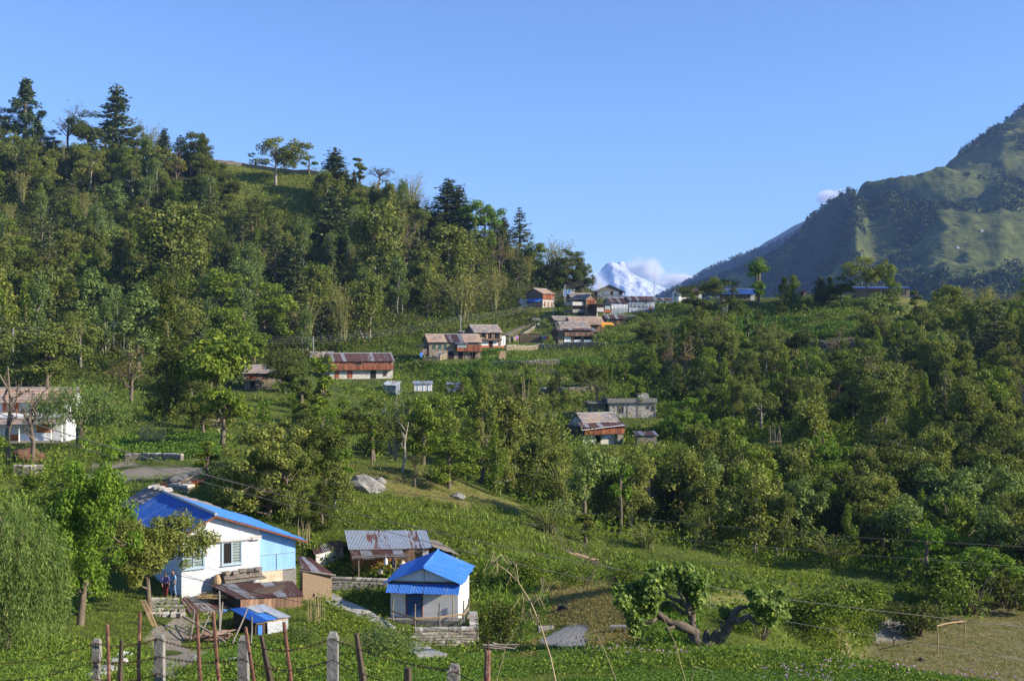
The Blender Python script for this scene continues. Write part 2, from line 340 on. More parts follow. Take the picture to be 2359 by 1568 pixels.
plain('black_rubber', (0.02, 0.02, 0.021), (0.012, 0.012, 0.013), 5, rough=.7, bmp=.2)
plain('skin', (0.33, 0.19, 0.12), (0.29, 0.165, 0.10), 3, rough=.6, bmp=0)
plain('shirt_blue', (0.20, 0.40, 0.66), (0.15, 0.32, 0.56), 4, bmp=.2)
plain('shirt_violet', (0.18, 0.15, 0.42), (0.13, 0.11, 0.34), 4, bmp=.2)
plain('shirt_dark', (0.045, 0.045, 0.055), (0.03, 0.03, 0.04), 4, bmp=.2)
plain('jeans', (0.16, 0.24, 0.38), (0.11, 0.18, 0.30), 5, bmp=.2)
plain('trousers_red', (0.20, 0.035, 0.04), (0.15, 0.025, 0.03), 4, bmp=.2)
plain('hair', (0.015, 0.012, 0.01), (0.01, 0.008, 0.007), 6, bmp=0)
plain('cloth_pink', (0.75, 0.35, 0.62), (0.65, 0.28, 0.52), 3, bmp=.3)
plain('cloth_white', (0.80, 0.78, 0.80), (0.7, 0.68, 0.7), 3, bmp=.3)
plain('cloth_yellow', (0.72, 0.62, 0.10), (0.6, 0.5, 0.08), 3, bmp=.3)
plain('cloth_red', (0.62, 0.06, 0.05), (0.5, 0.05, 0.04), 3, bmp=.3)
island('slate', [(0, (0.15, 0.145, 0.15)), (.25, (0.24, 0.215, 0.20)), (.5, (0.33, 0.245, 0.19)), (.75, (0.24, 0.22, 0.22)), (1, (0.40, 0.30, 0.22))], 3)
island('warm_slate', [(0, (0.24, 0.18, 0.145)), (.3, (0.36, 0.245, 0.175)), (.6, (0.46, 0.31, 0.21)), (.85, (0.30, 0.25, 0.22)), (1, (0.40, 0.29, 0.21))], 3)
island('brown_planks', [(0, (0.10, 0.062, 0.042)), (.4, (0.165, 0.10, 0.065)), (.7, (0.23, 0.135, 0.085)), (1, (0.33, 0.20, 0.13))], 5, stretch=(1, 1, .2))
island('red_planks', [(0, (0.13, 0.045, 0.025)), (.5, (0.23, 0.075, 0.035)), (1, (0.33, 0.12, 0.055))], 5, stretch=(1, 1, .2))
island('stones', [(0, (0.20, 0.18, 0.155)), (.4, (0.34, 0.31, 0.265)), (.7, (0.43, 0.37, 0.28)), (1, (0.55, 0.52, 0.47))], 5, bmp=.6)
island('firewood', [(0, (0.20, 0.13, 0.09)), (.5, (0.32, 0.21, 0.15)), (1, (0.45, 0.33, 0.25))], 6)
sheetmat('tin', (0.46, 0.50, 0.54), (0.36, 0.40, 0.44), (0.30, 0.12, 0.06), (0.60, 0.70), .4, .25)
sheetmat('rusty_tin', (0.42, 0.43, 0.44), (0.30, 0.31, 0.32), (0.19, 0.085, 0.06), (0.40, 0.50), .5, .15)
sheetmat('brown_tin', (0.36, 0.36, 0.37), (0.26, 0.26, 0.27), (0.17, 0.085, 0.065), (0.36, 0.46), .55, .1)
sheetmat('blue_tin', (0.032, 0.115, 0.40), (0.026, 0.095, 0.33), None, dust=(0.36, 0.38, 0.42), rough=.42, spec=.4)  # deep blue; on the white house it carries the left slope's shade
sheetmat('bright_blue_tin', (0.055, 0.205, 0.62), (0.040, 0.165, 0.53), None, dust=(0.27, 0.33, 0.43), rough=.42, spec=.4)
# ------------------------------------------------------------------ terrain
def vnoise(x, y, seed=0):
    xi = np.floor(x).astype(np.int64); yi = np.floor(y).astype(np.int64); fx = x - xi; fy = y - yi
    def h(a, b):
        n = (a * 374761393 + b * 668265263 + seed * 974634777) & 0x7fffffff
        n = ((n ^ (n >> 13)) * 1274126177) & 0x7fffffff
        return ((n ^ (n >> 16)) & 0xffff) / 65535.0
    u = fx * fx * (3 - 2 * fx); v = fy * fy * (3 - 2 * fy)
    return (h(xi, yi) * (1 - u) + h(xi + 1, yi) * u) * (1 - v) + (h(xi, yi + 1) * (1 - u) + h(xi + 1, yi + 1) * u) * v
def fbm(x, y, sc_, oct_=5, seed=0, gain=0.5, ridged=False):
    s = np.zeros_like(x, dtype=float); a = 1.0; t = 0
    for k in range(oct_):
        n = vnoise(x / sc_ * 2 ** k + 37.1 * k, y / sc_ * 2 ** k + 11.7 * k, seed + k) * 2 - 1
        s += a * ((1 - 2 * np.abs(n)) if ridged else n); t += a; a *= gain
    return s / t
class RBF:
    """Height over x,y through scattered points (multiquadric plus a plane)."""
    def __init__(s, pts, c, S):
        p = np.array(pts, float); s.S = S; s.c = c; s.p = p[:, :2] / S; n = len(p)
        K = s.k(s.p, s.p) + np.eye(n) * 1e-4
        A = np.zeros((n + 3, n + 3)); A[:n, :n] = K; A[:n, n] = 1; A[:n, n + 1:] = s.p; A[n, :n] = 1; A[n + 1:, :n] = s.p.T
        s.w = np.linalg.solve(A, np.concatenate([p[:, 2], np.zeros(3)]))
    def k(s, a, b): return -np.sqrt(((a[:, None, :] - b[None, :, :]) ** 2).sum(2) + s.c ** 2)
    def __call__(s, x, y):
        q = np.stack([np.ravel(x), np.ravel(y)], 1) / s.S; out = np.empty(len(q)); n = len(s.p)
        for i in range(0, len(q), 20000):
            z = q[i:i + 20000]; out[i:i + 20000] = s.k(z, s.p) @ s.w[:n] + s.w[n] + z @ s.w[n + 1:]
        return out.reshape(np.shape(x))

GP = [  # image column, image row, distance of ground the photograph shows
 (250, 1700, 15), (560, 1700, 15), (770, 1760, 12), (1045, 1900, 10), (-300, 1650, 16), (1500, 1850, 12), (2000, 1900, 12), (2600, 1900, 12),
 (100, 1590, 34), (500, 1585, 34), (900, 1580, 35), (1300, 1575, 36), (1700, 1572, 37), (2100, 1580, 38), (2359, 1590, 38), (2700, 1590, 38), (-300, 1560, 34),
 (1200, 1508, 50), (1400, 1492, 52), (1620, 1490, 52), (1900, 1512, 50), (2060, 1540, 48), (2300, 1575, 44),
 (2010, 1524, 77), (2200, 1540, 75), (2359, 1560, 73), (2160, 1503, 79), (2224, 1483, 81.4), (2359, 1420, 89.5), (2600, 1440, 87), (2050, 1442, 87), (2500, 1360, 98), (2250, 1405, 92),
 (1400, 1470, 56), (1330, 1465, 57), (1400, 1350, 75), (1250, 1400, 68), (1500, 1350, 78), (1750, 1440, 64), (1950, 1455, 72), (2080, 1412, 86),
 (1700, 1310, 100), (1900, 1330, 100), (1880, 1300, 106), (1500, 1268, 100), (1620, 1330, 92), (1500, 1310, 90), (2000, 1400, 88),
 (1300, 1290, 92), (1200, 1230, 95), (1000, 1250, 88), (870, 1085, 108), (1000, 1108, 110), (1100, 1180, 104), (800, 1130, 100), (740, 1205, 88), (1250, 1220, 100), (1390, 1300, 94),
 (440, 1373, 67), (690, 1380, 72), (640, 1480, 58), (370, 1400, 64), (380, 1500, 48), (620, 1535, 40), (330, 1375, 67), (300, 1340, 70), (570, 1440, 62),
 (830, 1350, 80), (830, 1323, 82), (740, 1320, 82), (980, 1421, 72), (1030, 1495, 62), (840, 1375, 75), (930, 1500, 58), (1120, 1440, 68), (1150, 1400, 72), (740, 1395, 69), (720, 1440, 62),
 (180, 1440, 58), (20, 1500, 48), (-200, 1480, 50), (400, 1112, 95), (380, 1075, 105), (320, 1040, 115), (350, 1022, 120), (80, 1013, 135), (-200, 1010, 135), (560, 1110, 95), (60, 1100, 105),
 (480, 980, 145), (640, 960, 170), (590, 893, 205), (300, 900, 180), (150, 880, 190), (830, 872, 240), (830, 902, 225), (1000, 832, 258), (1110, 802, 274), (1320, 787, 285), (1220, 752, 318), (1180, 705, 350),
 (1240, 718, 340), (1340, 732, 325), (1400, 692, 368), (1470, 720, 350), (1530, 705, 368), (1150, 845, 245), (1300, 832, 250), (1100, 915, 208), (1060, 945, 218), (1300, 880, 225), (1450, 960, 197), (1380, 1012, 178), (1330, 958, 198),
 (1700, 1038, 165), (1950, 1062, 162), (1510, 1030, 170), (1600, 1082, 152), (1600, 1250, 118), (1300, 1180, 125), (1100, 1100, 128), (2000, 1290, 116), (2300, 1310, 112), (2300, 1100, 150), (2200, 950, 200), (2000, 900, 220), (1750, 850, 240), (2600, 1100, 150), (2600, 1300, 112),
 (1900, 800, 260), (2150, 768, 280), (1950, 748, 288), (1700, 742, 302), (1600, 702, 340), (1750, 700, 328), (2070, 682, 322), (1990, 688, 318), (2300, 718, 305), (2500, 720, 305), (1650, 690, 345), (1850, 690, 325),
 (800, 772, 285), (500, 850, 240), (250, 800, 240), (50, 805, 230), (-200, 800, 230), (300, 650, 318), (700, 650, 340), (1000, 700, 335), (60, 620, 320), (300, 500, 390), (700, 550, 388), (1000, 600, 375), (1250, 665, 375), (60, 480, 390),
 (0, 325, 450), (150, 342, 450), (300, 357, 450), (480, 373, 440), (600, 388, 440), (740, 402, 435), (870, 440, 425), (1000, 500, 415), (1150, 560, 405), (1300, 640, 395), (1360, 676, 388), (-250, 310, 450), (-600, 300, 450),
]
TP = [tuple(P(*g)) for g in GP] + [(0, 0, CZ - 1.7), (-12, 3, CZ - 1.9), (12, 3, CZ - 1.9), (0, -10, CZ - .8), (-30, 0, CZ - 2), (30, 0, CZ - 2)]
for px in (1930, 2000, 2080, 2160, 2250, 2359, 2500, 2700):     # the potato terrace ends in a bank above the ball ground
    for d, dz in ((57, 20.2), (62, 22.0), (67, 22.5), (74, 22.6), (80, 22.6), (90 if px > 2050 else 76, 22.6)): TP.append(((px - CX) / F * d, d, CZ - dz if px > 1950 else CZ - dz + 1.5))
for g in GP[-13:]:                                   # behind the wooded ridge the ground falls away
    p = P(*g); k = (g[2] + 75) / g[2]; TP.append((p.x * k, p.y * k, p.z - 14)); k = (g[2] + 220) / g[2]; TP.append((p.x * k, p.y * k, p.z - 85))
for px in (1450, 1600, 1800, 2000, 2200, 2500, 2800):   # and behind the village crest
    d = 345 if px > 1550 else 385
    p = P(px, 692, d); TP.append((p.x * 1.15, p.y * 1.15, p.z - 10)); TP.append((p.x * 1.75, p.y * 1.75, p.z - 120))
terr = RBF(TP, 0.06, 100.0)
NA, ND = 680, 640
A_ = np.linspace(-0.80, 0.80, NA); D_ = np.exp(np.linspace(math.log(1.5), math.log(640), ND))
AA, DD = np.meshgrid(A_, D_)
XX = AA * DD; YY = DD
ZZ = terr(XX, YY)
amp = np.clip((DD - 20) / 130, 0.06, 1.0)
ZZ = ZZ + fbm(XX, YY, 26, 5, 3) * 1.5 * amp * np.clip(DD / 160, .25, 1.3) + fbm(XX, YY, 5, 3, 9) * 0.32 * amp
PXX = AA * F + CX
PYY = CY + (CZ - ZZ) / DD * F
def inpoly(px, py, poly):
    poly = np.array(poly, float); r = np.zeros(np.shape(px), bool); n = len(poly)
    for i in range(n):
        x1, y1 = poly[i]; x2, y2 = poly[(i + 1) % n]
        c = ((y1 > py) != (y2 > py)) & (px < (x2 - x1) * (py - y1) / (y2 - y1 + 1e-12) + x1); r ^= c
    return r
# terraced village slopes: steps of about two metres
tw = inpoly(PXX, PYY, [(850, 900), (1150, 800), (1450, 720), (2240, 690), (2240, 800), (2000, 1000), (1750, 1150), (1480, 1080), (1250, 1000), (1000, 960)]) & (DD > 140) & (DD < 345)
tw2 = inpoly(PXX, PYY, [(480, 375), (760, 400), (780, 520), (560, 520)]) & (DD > 330) & (DD < 445)
def blur(m, k=3):
    m = m.astype(float)
    for _ in range(k):
        m[1:-1] = (m[:-2] + m[1:-1] * 2 + m[2:]) / 4; m[:, 1:-1] = (m[:, :-2] + m[:, 1:-1] * 2 + m[:, 2:]) / 4
    return m
def terr_step(z, h): k = np.floor(z / h); f = z / h - k; return (k + np.clip((f - .62) / .38, 0, 1)) * h
wv = fbm(XX, YY, 60, 2, 21) * 2.5
ZZ = ZZ + blur(tw, 30) * .75 * (terr_step(ZZ + wv, 2.3) - wv - ZZ)
ZZ = ZZ + blur(tw2, 20) * .5 * (terr_step(ZZ + wv, 2.6) - wv - ZZ)
# level ground under and in front of every village house
PADS = [(833, 871, 240, 9), (1048, 826, 258, 8), (1124, 800, 276, 6), (1326, 790, 285, 7), (1352, 764, 300, 6), (1263, 707, 340, 6), (1213, 706, 341, 4), (1362, 732, 325, 6), (1390, 735, 322, 4), (1405, 690, 372, 6), (1426, 722, 350, 5), (1478, 719, 352, 6), (1533, 703, 370, 5), (1590, 692, 345, 5), (1702, 692, 328, 6), (1850, 684, 322, 3), (2033, 684, 318, 9), (1311, 681, 362, 4), (1457, 960, 196, 7), (1388, 1021, 176, 6), (594, 895, 206, 5), (70, 1014, 135, 9), (843, 788, 288, 2), (975, 899, 222, 3), (1053, 901, 224, 3), (1221, 788, 286, 4), (1340, 708, 352, 5), (1300, 752, 312, 4), (1418, 752, 318, 4), (742, 846, 262, 4), (1085, 792, 283, 4)]
for px_, py_, d_, r_ in PADS:
    p_ = P(px_, py_, d_); q_ = np.hypot((XX - p_.x), (YY - p_.y - r_ * .25)) / (r_ * 1.25); w_ = np.clip(1.6 - q_ * 1.1, 0, 1); w_ = w_ * w_ * (3 - 2 * w_); ZZ = ZZ + w_ * (p_.z - .12 - ZZ)
# the ball ground is dead level, the hard standing by the blue cottage nearly so
fb = inpoly(PXX, DD, [(1965, 66), (1985, 80), (2050, 88), (2250, 93), (2500, 99), (2900, 104), (2900, 62), (2000, 64)])
ZZ = ZZ + blur(fb, 8) * (CZ - 22.6 + fbm(XX, YY, 6, 3, 5) * .08 - ZZ)

def hgt(x, y):
    a = np.clip((np.asarray(x) / np.asarray(y) + .80) / 1.6 * (NA - 1), 0, NA - 1.001); r = np.clip((np.log(np.asarray(y)) - math.log(1.5)) / (math.log(640) - math.log(1.5)) * (ND - 1), 0, ND - 1.001)
    i = a.astype(int) if hasattr(a, 'astype') else int(a); j = r.astype(int) if hasattr(r, 'astype') else int(r); u = a - i; v = r - j
    return (ZZ[j, i] * (1 - u) + ZZ[j, i + 1] * u) * (1 - v) + (ZZ[j + 1, i] * (1 - u) + ZZ[j + 1, i + 1] * u) * v
def hz(p): return float(hgt(np.array([p[0]]), np.array([p[1]]))[0])
def ground(px, py, dmin=25.0, dmax=640.0):
    """Where the line of sight through an image point meets the ground (arrays in, x, y, z, distance out; nan for sky)."""
    px = np.atleast_1d(np.asarray(px, float)); py = np.atleast_1d(np.asarray(py, float)); n = len(px)
    a = (px - CX) / F; s = (py - CY) / F; out = np.full((n, 4), np.nan)
    j0 = int(np.searchsorted(D_, dmin)); fa = np.clip((a + .80) / 1.6 * (NA - 1), 0, NA - 1.001); ia = fa.astype(int); u = fa - ia
    for k in range(0, n, 4000):
        q = slice(k, k + 4000); H = ZZ[j0:, ia[q]] * (1 - u[q]) + ZZ[j0:, ia[q] + 1] * u[q]
        df = H - (CZ - D_[j0:, None] * s[q][None, :]); hit = (df > 0) & (D_[j0:, None] < dmax); first = hit.argmax(0); ok = hit.any(0) & (first > 0)
        c = np.arange(H.shape[1]); b = df[first, c]; a0 = df[np.maximum(first - 1, 0), c]; t = np.where(ok, -a0 / np.where(b - a0 == 0, 1, b - a0), 0)
        d = D_[j0 + np.maximum(first - 1, 0)] * (1 - t) + D_[j0 + first] * t
        o = np.stack([a[q] * d, d, CZ - s[q] * d, d], 1); o[~ok] = np.nan; out[q] = o
    return out
def G(px, py, dmin=25.0, dmax=640.0):
    g = ground([px], [py], dmin, dmax)[0]
    if np.isnan(g[0]):                       # above the skyline: stand on the highest visible ground of that column
        for k in range(1, 260):
            g = ground([px], [py + k], dmin, dmax)[0]
            if not np.isnan(g[0]): break
    return Vector(g[:3])

# what grows or lies where, as outlines on the ground
SOIL = [([(1190, 1198), (1270, 1215), (1420, 1290), (1420, 1308), (1330, 1290), (1250, 1245)], 80, 112), ([(1600, 1302), (1740, 1310), (1905, 1318), (1915, 1342), (1760, 1340), (1620, 1335)], 85, 112),
        ([(1080, 842), (1340, 848), (1340, 866), (1080, 866)], 180, 300), ([(1800, 770), (2240, 745), (2240, 765), (1880, 815)], 240, 300)]
FIELD = [([(1960, 1500), (2060, 1446), (2250, 1402), (2700, 1330), (2900, 1700), (2300, 1700), (1960, 1560)], 63, 112)]
DRY = [([(1215, 1352), (1330, 1335), (1430, 1368), (1490, 1430), (1510, 1495), (1380, 1500), (1350, 1470), (1290, 1425), (1220, 1400)], 52, 84), ([(1480, 1370), (1900, 1380), (1900, 1400), (1480, 1395)], 60, 95),
       ([(800, 1090), (960, 1080), (1180, 1170), (1150, 1190), (960, 1170), (820, 1150)], 85, 125), ([(470, 375), (740, 400), (800, 500), (600, 560), (540, 470)], 300, 445), ([(1960, 690), (2220, 690), (2220, 735), (1980, 740)], 280, 340),
       ([(1000, 760), (1250, 700), (1260, 770), (1180, 800)], 260, 360), ([(1080, 880), (1380, 880), (1380, 950), (1040, 950)], 190, 240)]
GRAV = [([(1215, 1500), (1250, 1465), (1285, 1442), (1350, 1440), (1368, 1455), (1362, 1478), (1340, 1500)], 48, 62), ([(1985, 1500), (2015, 1455), (2060, 1425), (2110, 1440), (2125, 1465), (2060, 1480)], 66, 95)]
PATH = [([(345, 1415), (420, 1410), (440, 1450), (350, 1452)], 55, 70), ([(345, 1452), (440, 1452), (445, 1520), (400, 1580), (370, 1570), (360, 1500)], 34, 62), ([(170, 1075), (330, 1068), (480, 1072), (470, 1096), (330, 1094), (180, 1100)], 85, 125),
        ([(1880, 796), (1960, 786), (2060, 777), (2150, 766), (2240, 746), (2240, 753), (2150, 774), (2060, 786), (1960, 795), (1880, 806)], 230, 320), ([(1040, 935), (1130, 930), (1130, 945), (1040, 950)], 190, 235), ([(1180, 956), (1350, 952), (1350, 966), (1180, 968)], 170, 215)]
CROP = [([(1100, 812), (1420, 820), (1420, 842), (1060, 842)], 220, 280), ([(1020, 862), (1340, 866), (1340, 880), (1000, 885)], 200, 250), ([(1480, 1018), (1760, 1030), (1980, 1050), (2000, 1085), (1600, 1085), (1480, 1060)], 140, 180),
        ([(1700, 738), (1930, 735), (1950, 760), (1820, 775), (1700, 765)], 260, 320), ([(280, 1020), (480, 1010), (480, 1040), (280, 1052)], 100, 130), ([(1640, 850), (1820, 860), (1840, 920), (1680, 920)], 190, 250)]
def padded(g, k=1.1):
    r = np.zeros(len(g), bool)
    for px_, py_, d_, r_ in PADS: p_ = P(px_, py_, d_); r |= np.hypot(g[:, 0] - p_.x, g[:, 1] - p_.y + r_ * .3) < r_ * k
    return r
def inany(px, py, d, L):
    r = np.zeros(np.shape(px), bool)
    for poly, a, b in L: r |= inpoly(px, py, poly) & (d > a) & (d < b)
    return r
PYY = CY + (CZ - ZZ) / DD * F
wrp = F / DD * np.clip(DD / 60, .6, 4)
WX = PXX + wrp * 2.6 * fbm(XX, YY, 7, 4, 71); WY = PYY + wrp * 0.9 * fbm(XX, YY, 7, 4, 83)
Q = (np.arange(ND - 1)[:, None] * NA + np.arange(NA - 1)[None, :]).reshape(-1, 1) + np.array([[0, 1, NA + 1, NA]])
me = fmesh('ground', np.stack([XX, YY, ZZ], 2).reshape(-1, 3), Q, True)
def vattr(me, name, r, g, b):
    a = me.color_attributes.new(name, 'FLOAT_COLOR', 'POINT'); c = np.ones((r.size, 4), np.float32); c[:, 0] = r.ravel(); c[:, 1] = g.ravel(); c[:, 2] = b.ravel(); a.data.foreach_set('color', c.ravel())
vattr(me, 'cover', blur(inany(WX, WY, DD, SOIL)), blur(inany(WX, WY, DD, DRY)), blur(inany(WX, WY, DD, GRAV)))
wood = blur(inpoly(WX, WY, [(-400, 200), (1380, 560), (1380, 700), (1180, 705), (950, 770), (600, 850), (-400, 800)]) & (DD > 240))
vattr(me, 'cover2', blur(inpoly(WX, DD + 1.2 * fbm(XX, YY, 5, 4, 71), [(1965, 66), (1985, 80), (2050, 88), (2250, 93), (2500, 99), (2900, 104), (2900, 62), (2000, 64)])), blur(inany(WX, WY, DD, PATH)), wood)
m, N, L, b, o = newmat('ground')
v = coords(N, L, 'Object')
gr = ramp(N, L, noise(N, L, v, 0.22, 8, .62), [(0.30, (0.040, 0.052, 0.014)), (0.48, (0.075, 0.098, 0.020)), (0.62, (0.105, 0.130, 0.026)), (0.78, (0.140, 0.135, 0.045))])
gr = mix(N, L, 0.5, gr, ramp(N, L, noise(N, L, v, 2.6, 6, .7), [(0.3, (0.25, 0.25, 0.22)), (0.7, (0.75, 0.75, 0.65))]), 'OVERLAY')
def attr(N, L, name):
    a = N.new('ShaderNodeAttribute'); a.attribute_name = name; s_ = N.new('ShaderNodeSeparateColor'); L.new(a.outputs['Color'], s_.inputs[0]); return s_.outputs
c1 = attr(N, L, 'cover'); c2 = attr(N, L, 'cover2'); en = noise(N, L, v, 0.28, 7, .68)
def edge(mask, lo=.35, hi=.65):
    ad = N.new('ShaderNodeMath'); ad.operation = 'ADD'; L.new(mask, ad.inputs[0]); sb = N.new('ShaderNodeMath'); sb.operation = 'MULTIPLY_ADD'; L.new(en, sb.inputs[0]); sb.inputs[1].default_value = 2.2; sb.inputs[2].default_value = -1.1
    L.new(sb.outputs[0], ad.inputs[1]); return smooth01(N, L, ad.outputs[0], lo, hi)
n2 = noise(N, L, v, 0.7, 7, .65); n3 = noise(N, L, v, 6, 5, .7)
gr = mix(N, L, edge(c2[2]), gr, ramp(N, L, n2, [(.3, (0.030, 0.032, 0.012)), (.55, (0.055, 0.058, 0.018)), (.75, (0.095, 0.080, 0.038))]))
gr = mix(N, L, edge(c1[1]), gr, ramp(N, L, n2, [(.3, (0.105, 0.130, 0.030)), (.5, (0.165, 0.165, 0.048)), (.75, (0.220, 0.180, 0.080))]))
gr = mix(N, L, edge(c2[0]), gr, ramp(N, L, n2, [(.30, (0.110, 0.130, 0.034)), (.46, (0.165, 0.155, 0.055)), (.60, (0.205, 0.180, 0.090)), (.78, (0.26, 0.235, 0.175))]))
gr = mix(N, L, edge(c1[0]), gr, ramp(N, L, n3, [(.3, (0.060, 0.048, 0.036)), (.7, (0.145, 0.120, 0.090))]))
gr = mix(N, L, edge(c2[1]), gr, ramp(N, L, n3, [(.3, (0.185, 0.155, 0.115)), (.7, (0.33, 0.295, 0.235))]))
gr = mix(N, L, edge(c1[2]), gr, ramp(N, L, n3, [(.3, (0.16, 0.155, 0.145)), (.7, (0.36, 0.35, 0.325))]))
L.new(gr, b.inputs['Base Color']); b.inputs['Roughness'].default_value = 0.95; b.inputs['Specular IOR Level'].default_value = 0.1
bump(N, L, b, mix(N, L, .5, noise(N, L, v, 1.4, 8, .7), n3), 0.7, 0.35)
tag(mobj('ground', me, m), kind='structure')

# ------------------------------------------------------------------ far mountains
def range_mesh(name, pts, sky, near, pxr, dr, nx, ny, scale, c, namp, nsc, seed, mat, ridged=True, lift=0, sm=61):
    """Height field through the given points; NEAR = (metres behind, drop) of the far side of the crest. The crest is settled on the SKY points by a few corrections."""
    a = (np.linspace(*pxr, nx) - CX) / F; d = np.linspace(*dr, ny); A2, D2 = np.meshgrid(a, d); X = A2 * D2
    pp = [tuple(P(*p)) for p in pts] + [back(p, near[0], near[1]) for p in sky] + [back(p, near[2], near[3]) for p in sky]
    Z = RBF(pp, c, scale)(X, D2) + namp * fbm(X, D2, nsc, 7, seed, .52, ridged)
    so = sorted(sky); want = np.interp(a * F + CX, [p[0] for p in so], [p[1] + lift for p in so])    # settle the crest line, slowly varying along the range
    for sm in (61, sm):
        df = (CY + (CZ - Z) / D2 * F).min(0) - want; k = np.hanning(sm + 2)[1:-1]; k /= k.sum(); df = np.convolve(np.pad(df, sm // 2, 'edge'), k, 'valid'); Z = Z + df[None, :] * D2 / F
    Qd = (np.arange(ny - 1)[:, None] * nx + np.arange(nx - 1)[None, :]).reshape(-1, 1) + np.array([[0, 1, nx + 1, nx]])
    o = tag(mobj(name, fmesh(name, np.stack([X, D2, Z], 2).reshape(-1, 3), Qd, True), mat), kind='structure')
    return o, X, D2, Z
def back(p, dd, dz):
    q = P(*p); k = (p[2] + dd) / p[2]; return (q.x * k, q.y * k, q.z - dz)
sky1 = [(1490, 690, 2700), (1620, 643, 2600), (1690, 618, 2540), (1760, 592, 2480), (1830, 545, 2350), (1880, 480, 2250), (1930, 447, 2180), (1990, 418, 2100), (2050, 402, 2060), (2110, 396, 2110), (2180, 372, 2210), (2230, 330, 2310), (2290, 290, 2420), (2359, 240, 2540), (2450, 180, 2700), (2700, 60, 3000)]
spur = [(2034, 430, 2010), (2026, 476, 1900), (2095, 532, 1760), (2109, 555, 1690), (2092, 598, 1600), (2142, 622, 1500), (2180, 668, 1400), (2230, 720, 1300)]
m1 = sky1 + spur + [(1900, 560, 2330), (1960, 520, 2150), (1800, 640, 2480), (1950, 620, 2230), (2000, 560, 2050), (2030, 660, 1950), (1900, 690, 2150), (1600, 700, 2500), (2300, 480, 1760), (2359, 600, 1480), (2359, 400, 1960), (2200, 600, 1520), (2250, 680, 1370), (2170, 470, 1850), (2500, 500, 1640), (2700, 600, 1390), (2700, 300, 2100), (2420, 690, 1290)]
def rockmat(name, cols, steep=None, terr_=False):
    m, N, L, b, o = newmat(name); v = coords(N, L, 'Object'); n1 = noise(N, L, v, .012, 9, .65); cc = ramp(N, L, n1, cols)
    n2 = noise(N, L, v, .06, 6, .7); cc = mix(N, L, .6, cc, ramp(N, L, n2, [(.35, (.2, .22, .2)), (.65, (.75, .75, .68))]), 'OVERLAY')
    if steep:
        g = N.new('ShaderNodeNewGeometry'); s_ = N.new('ShaderNodeSeparateXYZ'); L.new(g.outputs['Normal'], s_.inputs[0]); ad = N.new('ShaderNodeMath'); ad.operation = 'MULTIPLY_ADD'; L.new(noise(N, L, v, .03, 6, .7), ad.inputs[0]); ad.inputs[1].default_value = .5; L.new(s_.outputs[2], ad.inputs[2])
        cc = mix(N, L, smooth01(N, L, ad.outputs[0], .80, .66), cc, steep)
    L.new(cc, b.inputs['Base Color']); b.inputs['Roughness'].default_value = .95; b.inputs['Specular IOR Level'].default_value = .05
    if terr_:
        s2 = N.new('ShaderNodeSeparateXYZ'); L.new(v, s2.inputs[0]); w2 = N.new('ShaderNodeMath'); w2.operation = 'MULTIPLY_ADD'; L.new(noise(N, L, v, .006, 3), w2.inputs[0]); w2.inputs[1].default_value = 60; L.new(s2.outputs[2], w2.inputs[2])
        pp = N.new('ShaderNodeMath'); pp.operation = 'PINGPONG'; L.new(w2.outputs[0], pp.inputs[0]); pp.inputs[1].default_value = 2.2; bump(N, L, b, mix(N, L, .9, pp.outputs[0], n2), .5, 7)
    else: bump(N, L, b, n2, .8, 8)
    return m
rockmat('mountain_grass', [(.3, (0.034, 0.045, 0.014)), (.44, (0.075, 0.088, 0.024)), (.55, (0.105, 0.116, 0.034)), (.75, (0.150, 0.142, 0.052))], (0.048, 0.056, 0.026), True)
rockmat('mountain_wood', [(.3, (0.028, 0.04, 0.014)), (.7, (0.055, 0.066, 0.022))])
mo1, X1, D1, Z1 = range_mesh('mountain', m1, sky1, (120, 50, 500, 260), (1380, 2800), (1100, 3250), 460, 500, 600.0, .06, 30, 260, 31, M['mountain_grass'], lift=7, sm=15)
sky2 = [(1440, 720, 4900), (1500, 683, 4800), (1560, 655, 4700), (1620, 622, 4600), (1680, 592, 4500), (1740, 572, 4400), (1800, 550, 4300), (1860, 515, 4200), (1920, 480, 4100), (2100, 400, 4000)]
m2 = sky2 + [(1500, 720, 4300), (1600, 690, 4000), (1700, 660, 3850), (1800, 630, 3700), (1900, 600, 3600), (2100, 560, 3400), (1500, 780, 3600), (1800, 780, 3200)]
mo2, X2, D2_, Z2 = range_mesh('far_mountain', m2, sky2, (200, 80, 700, 300), (1330, 2150), (3100, 5300), 260, 200, 1000.0, .08, 22, 500, 41, M['mountain_wood'], lift=6)
sky3 = [(1650, 640, 7000), (1700, 600, 7000), (1745, 572, 6900), (1790, 541, 6800), (1830, 519, 6700), (1900, 490, 6700), (2000, 470, 6700)]
mo3, _, _, _ = range_mesh('distant_ridge', sky3 + [(1700, 720, 6300), (1900, 720, 6100)], sky3, (250, 110, 800, 500), (1580, 2050), (6000, 7500), 140, 90, 1500.0, .08, 18, 420, 51, M['mountain_wood'])
m, N, L, b, o = newmat('snow')
v = coords(N, L, 'Object'); g = N.new('ShaderNodeNewGeometry'); s_ = N.new('ShaderNodeSeparateXYZ'); L.new(g.outputs['Normal'], s_.inputs[0])
ad = N.new('ShaderNodeMath'); ad.operation = 'MULTIPLY_ADD'; L.new(noise(N, L, v, .006, 8, .7), ad.inputs[0]); ad.inputs[1].default_value = .75; L.new(s_.outputs[2], ad.inputs[2])
L.new(mix(N, L, smooth01(N, L, ad.outputs[0], 1.08, .95), (0.56, 0.60, 0.68), (0.25, 0.29, 0.38)), b.inputs['Base Color']); b.inputs['Roughness'].default_value = .8
bump(N, L, b, noise(N, L, v, .01, 8, .7), 1.0, 40)
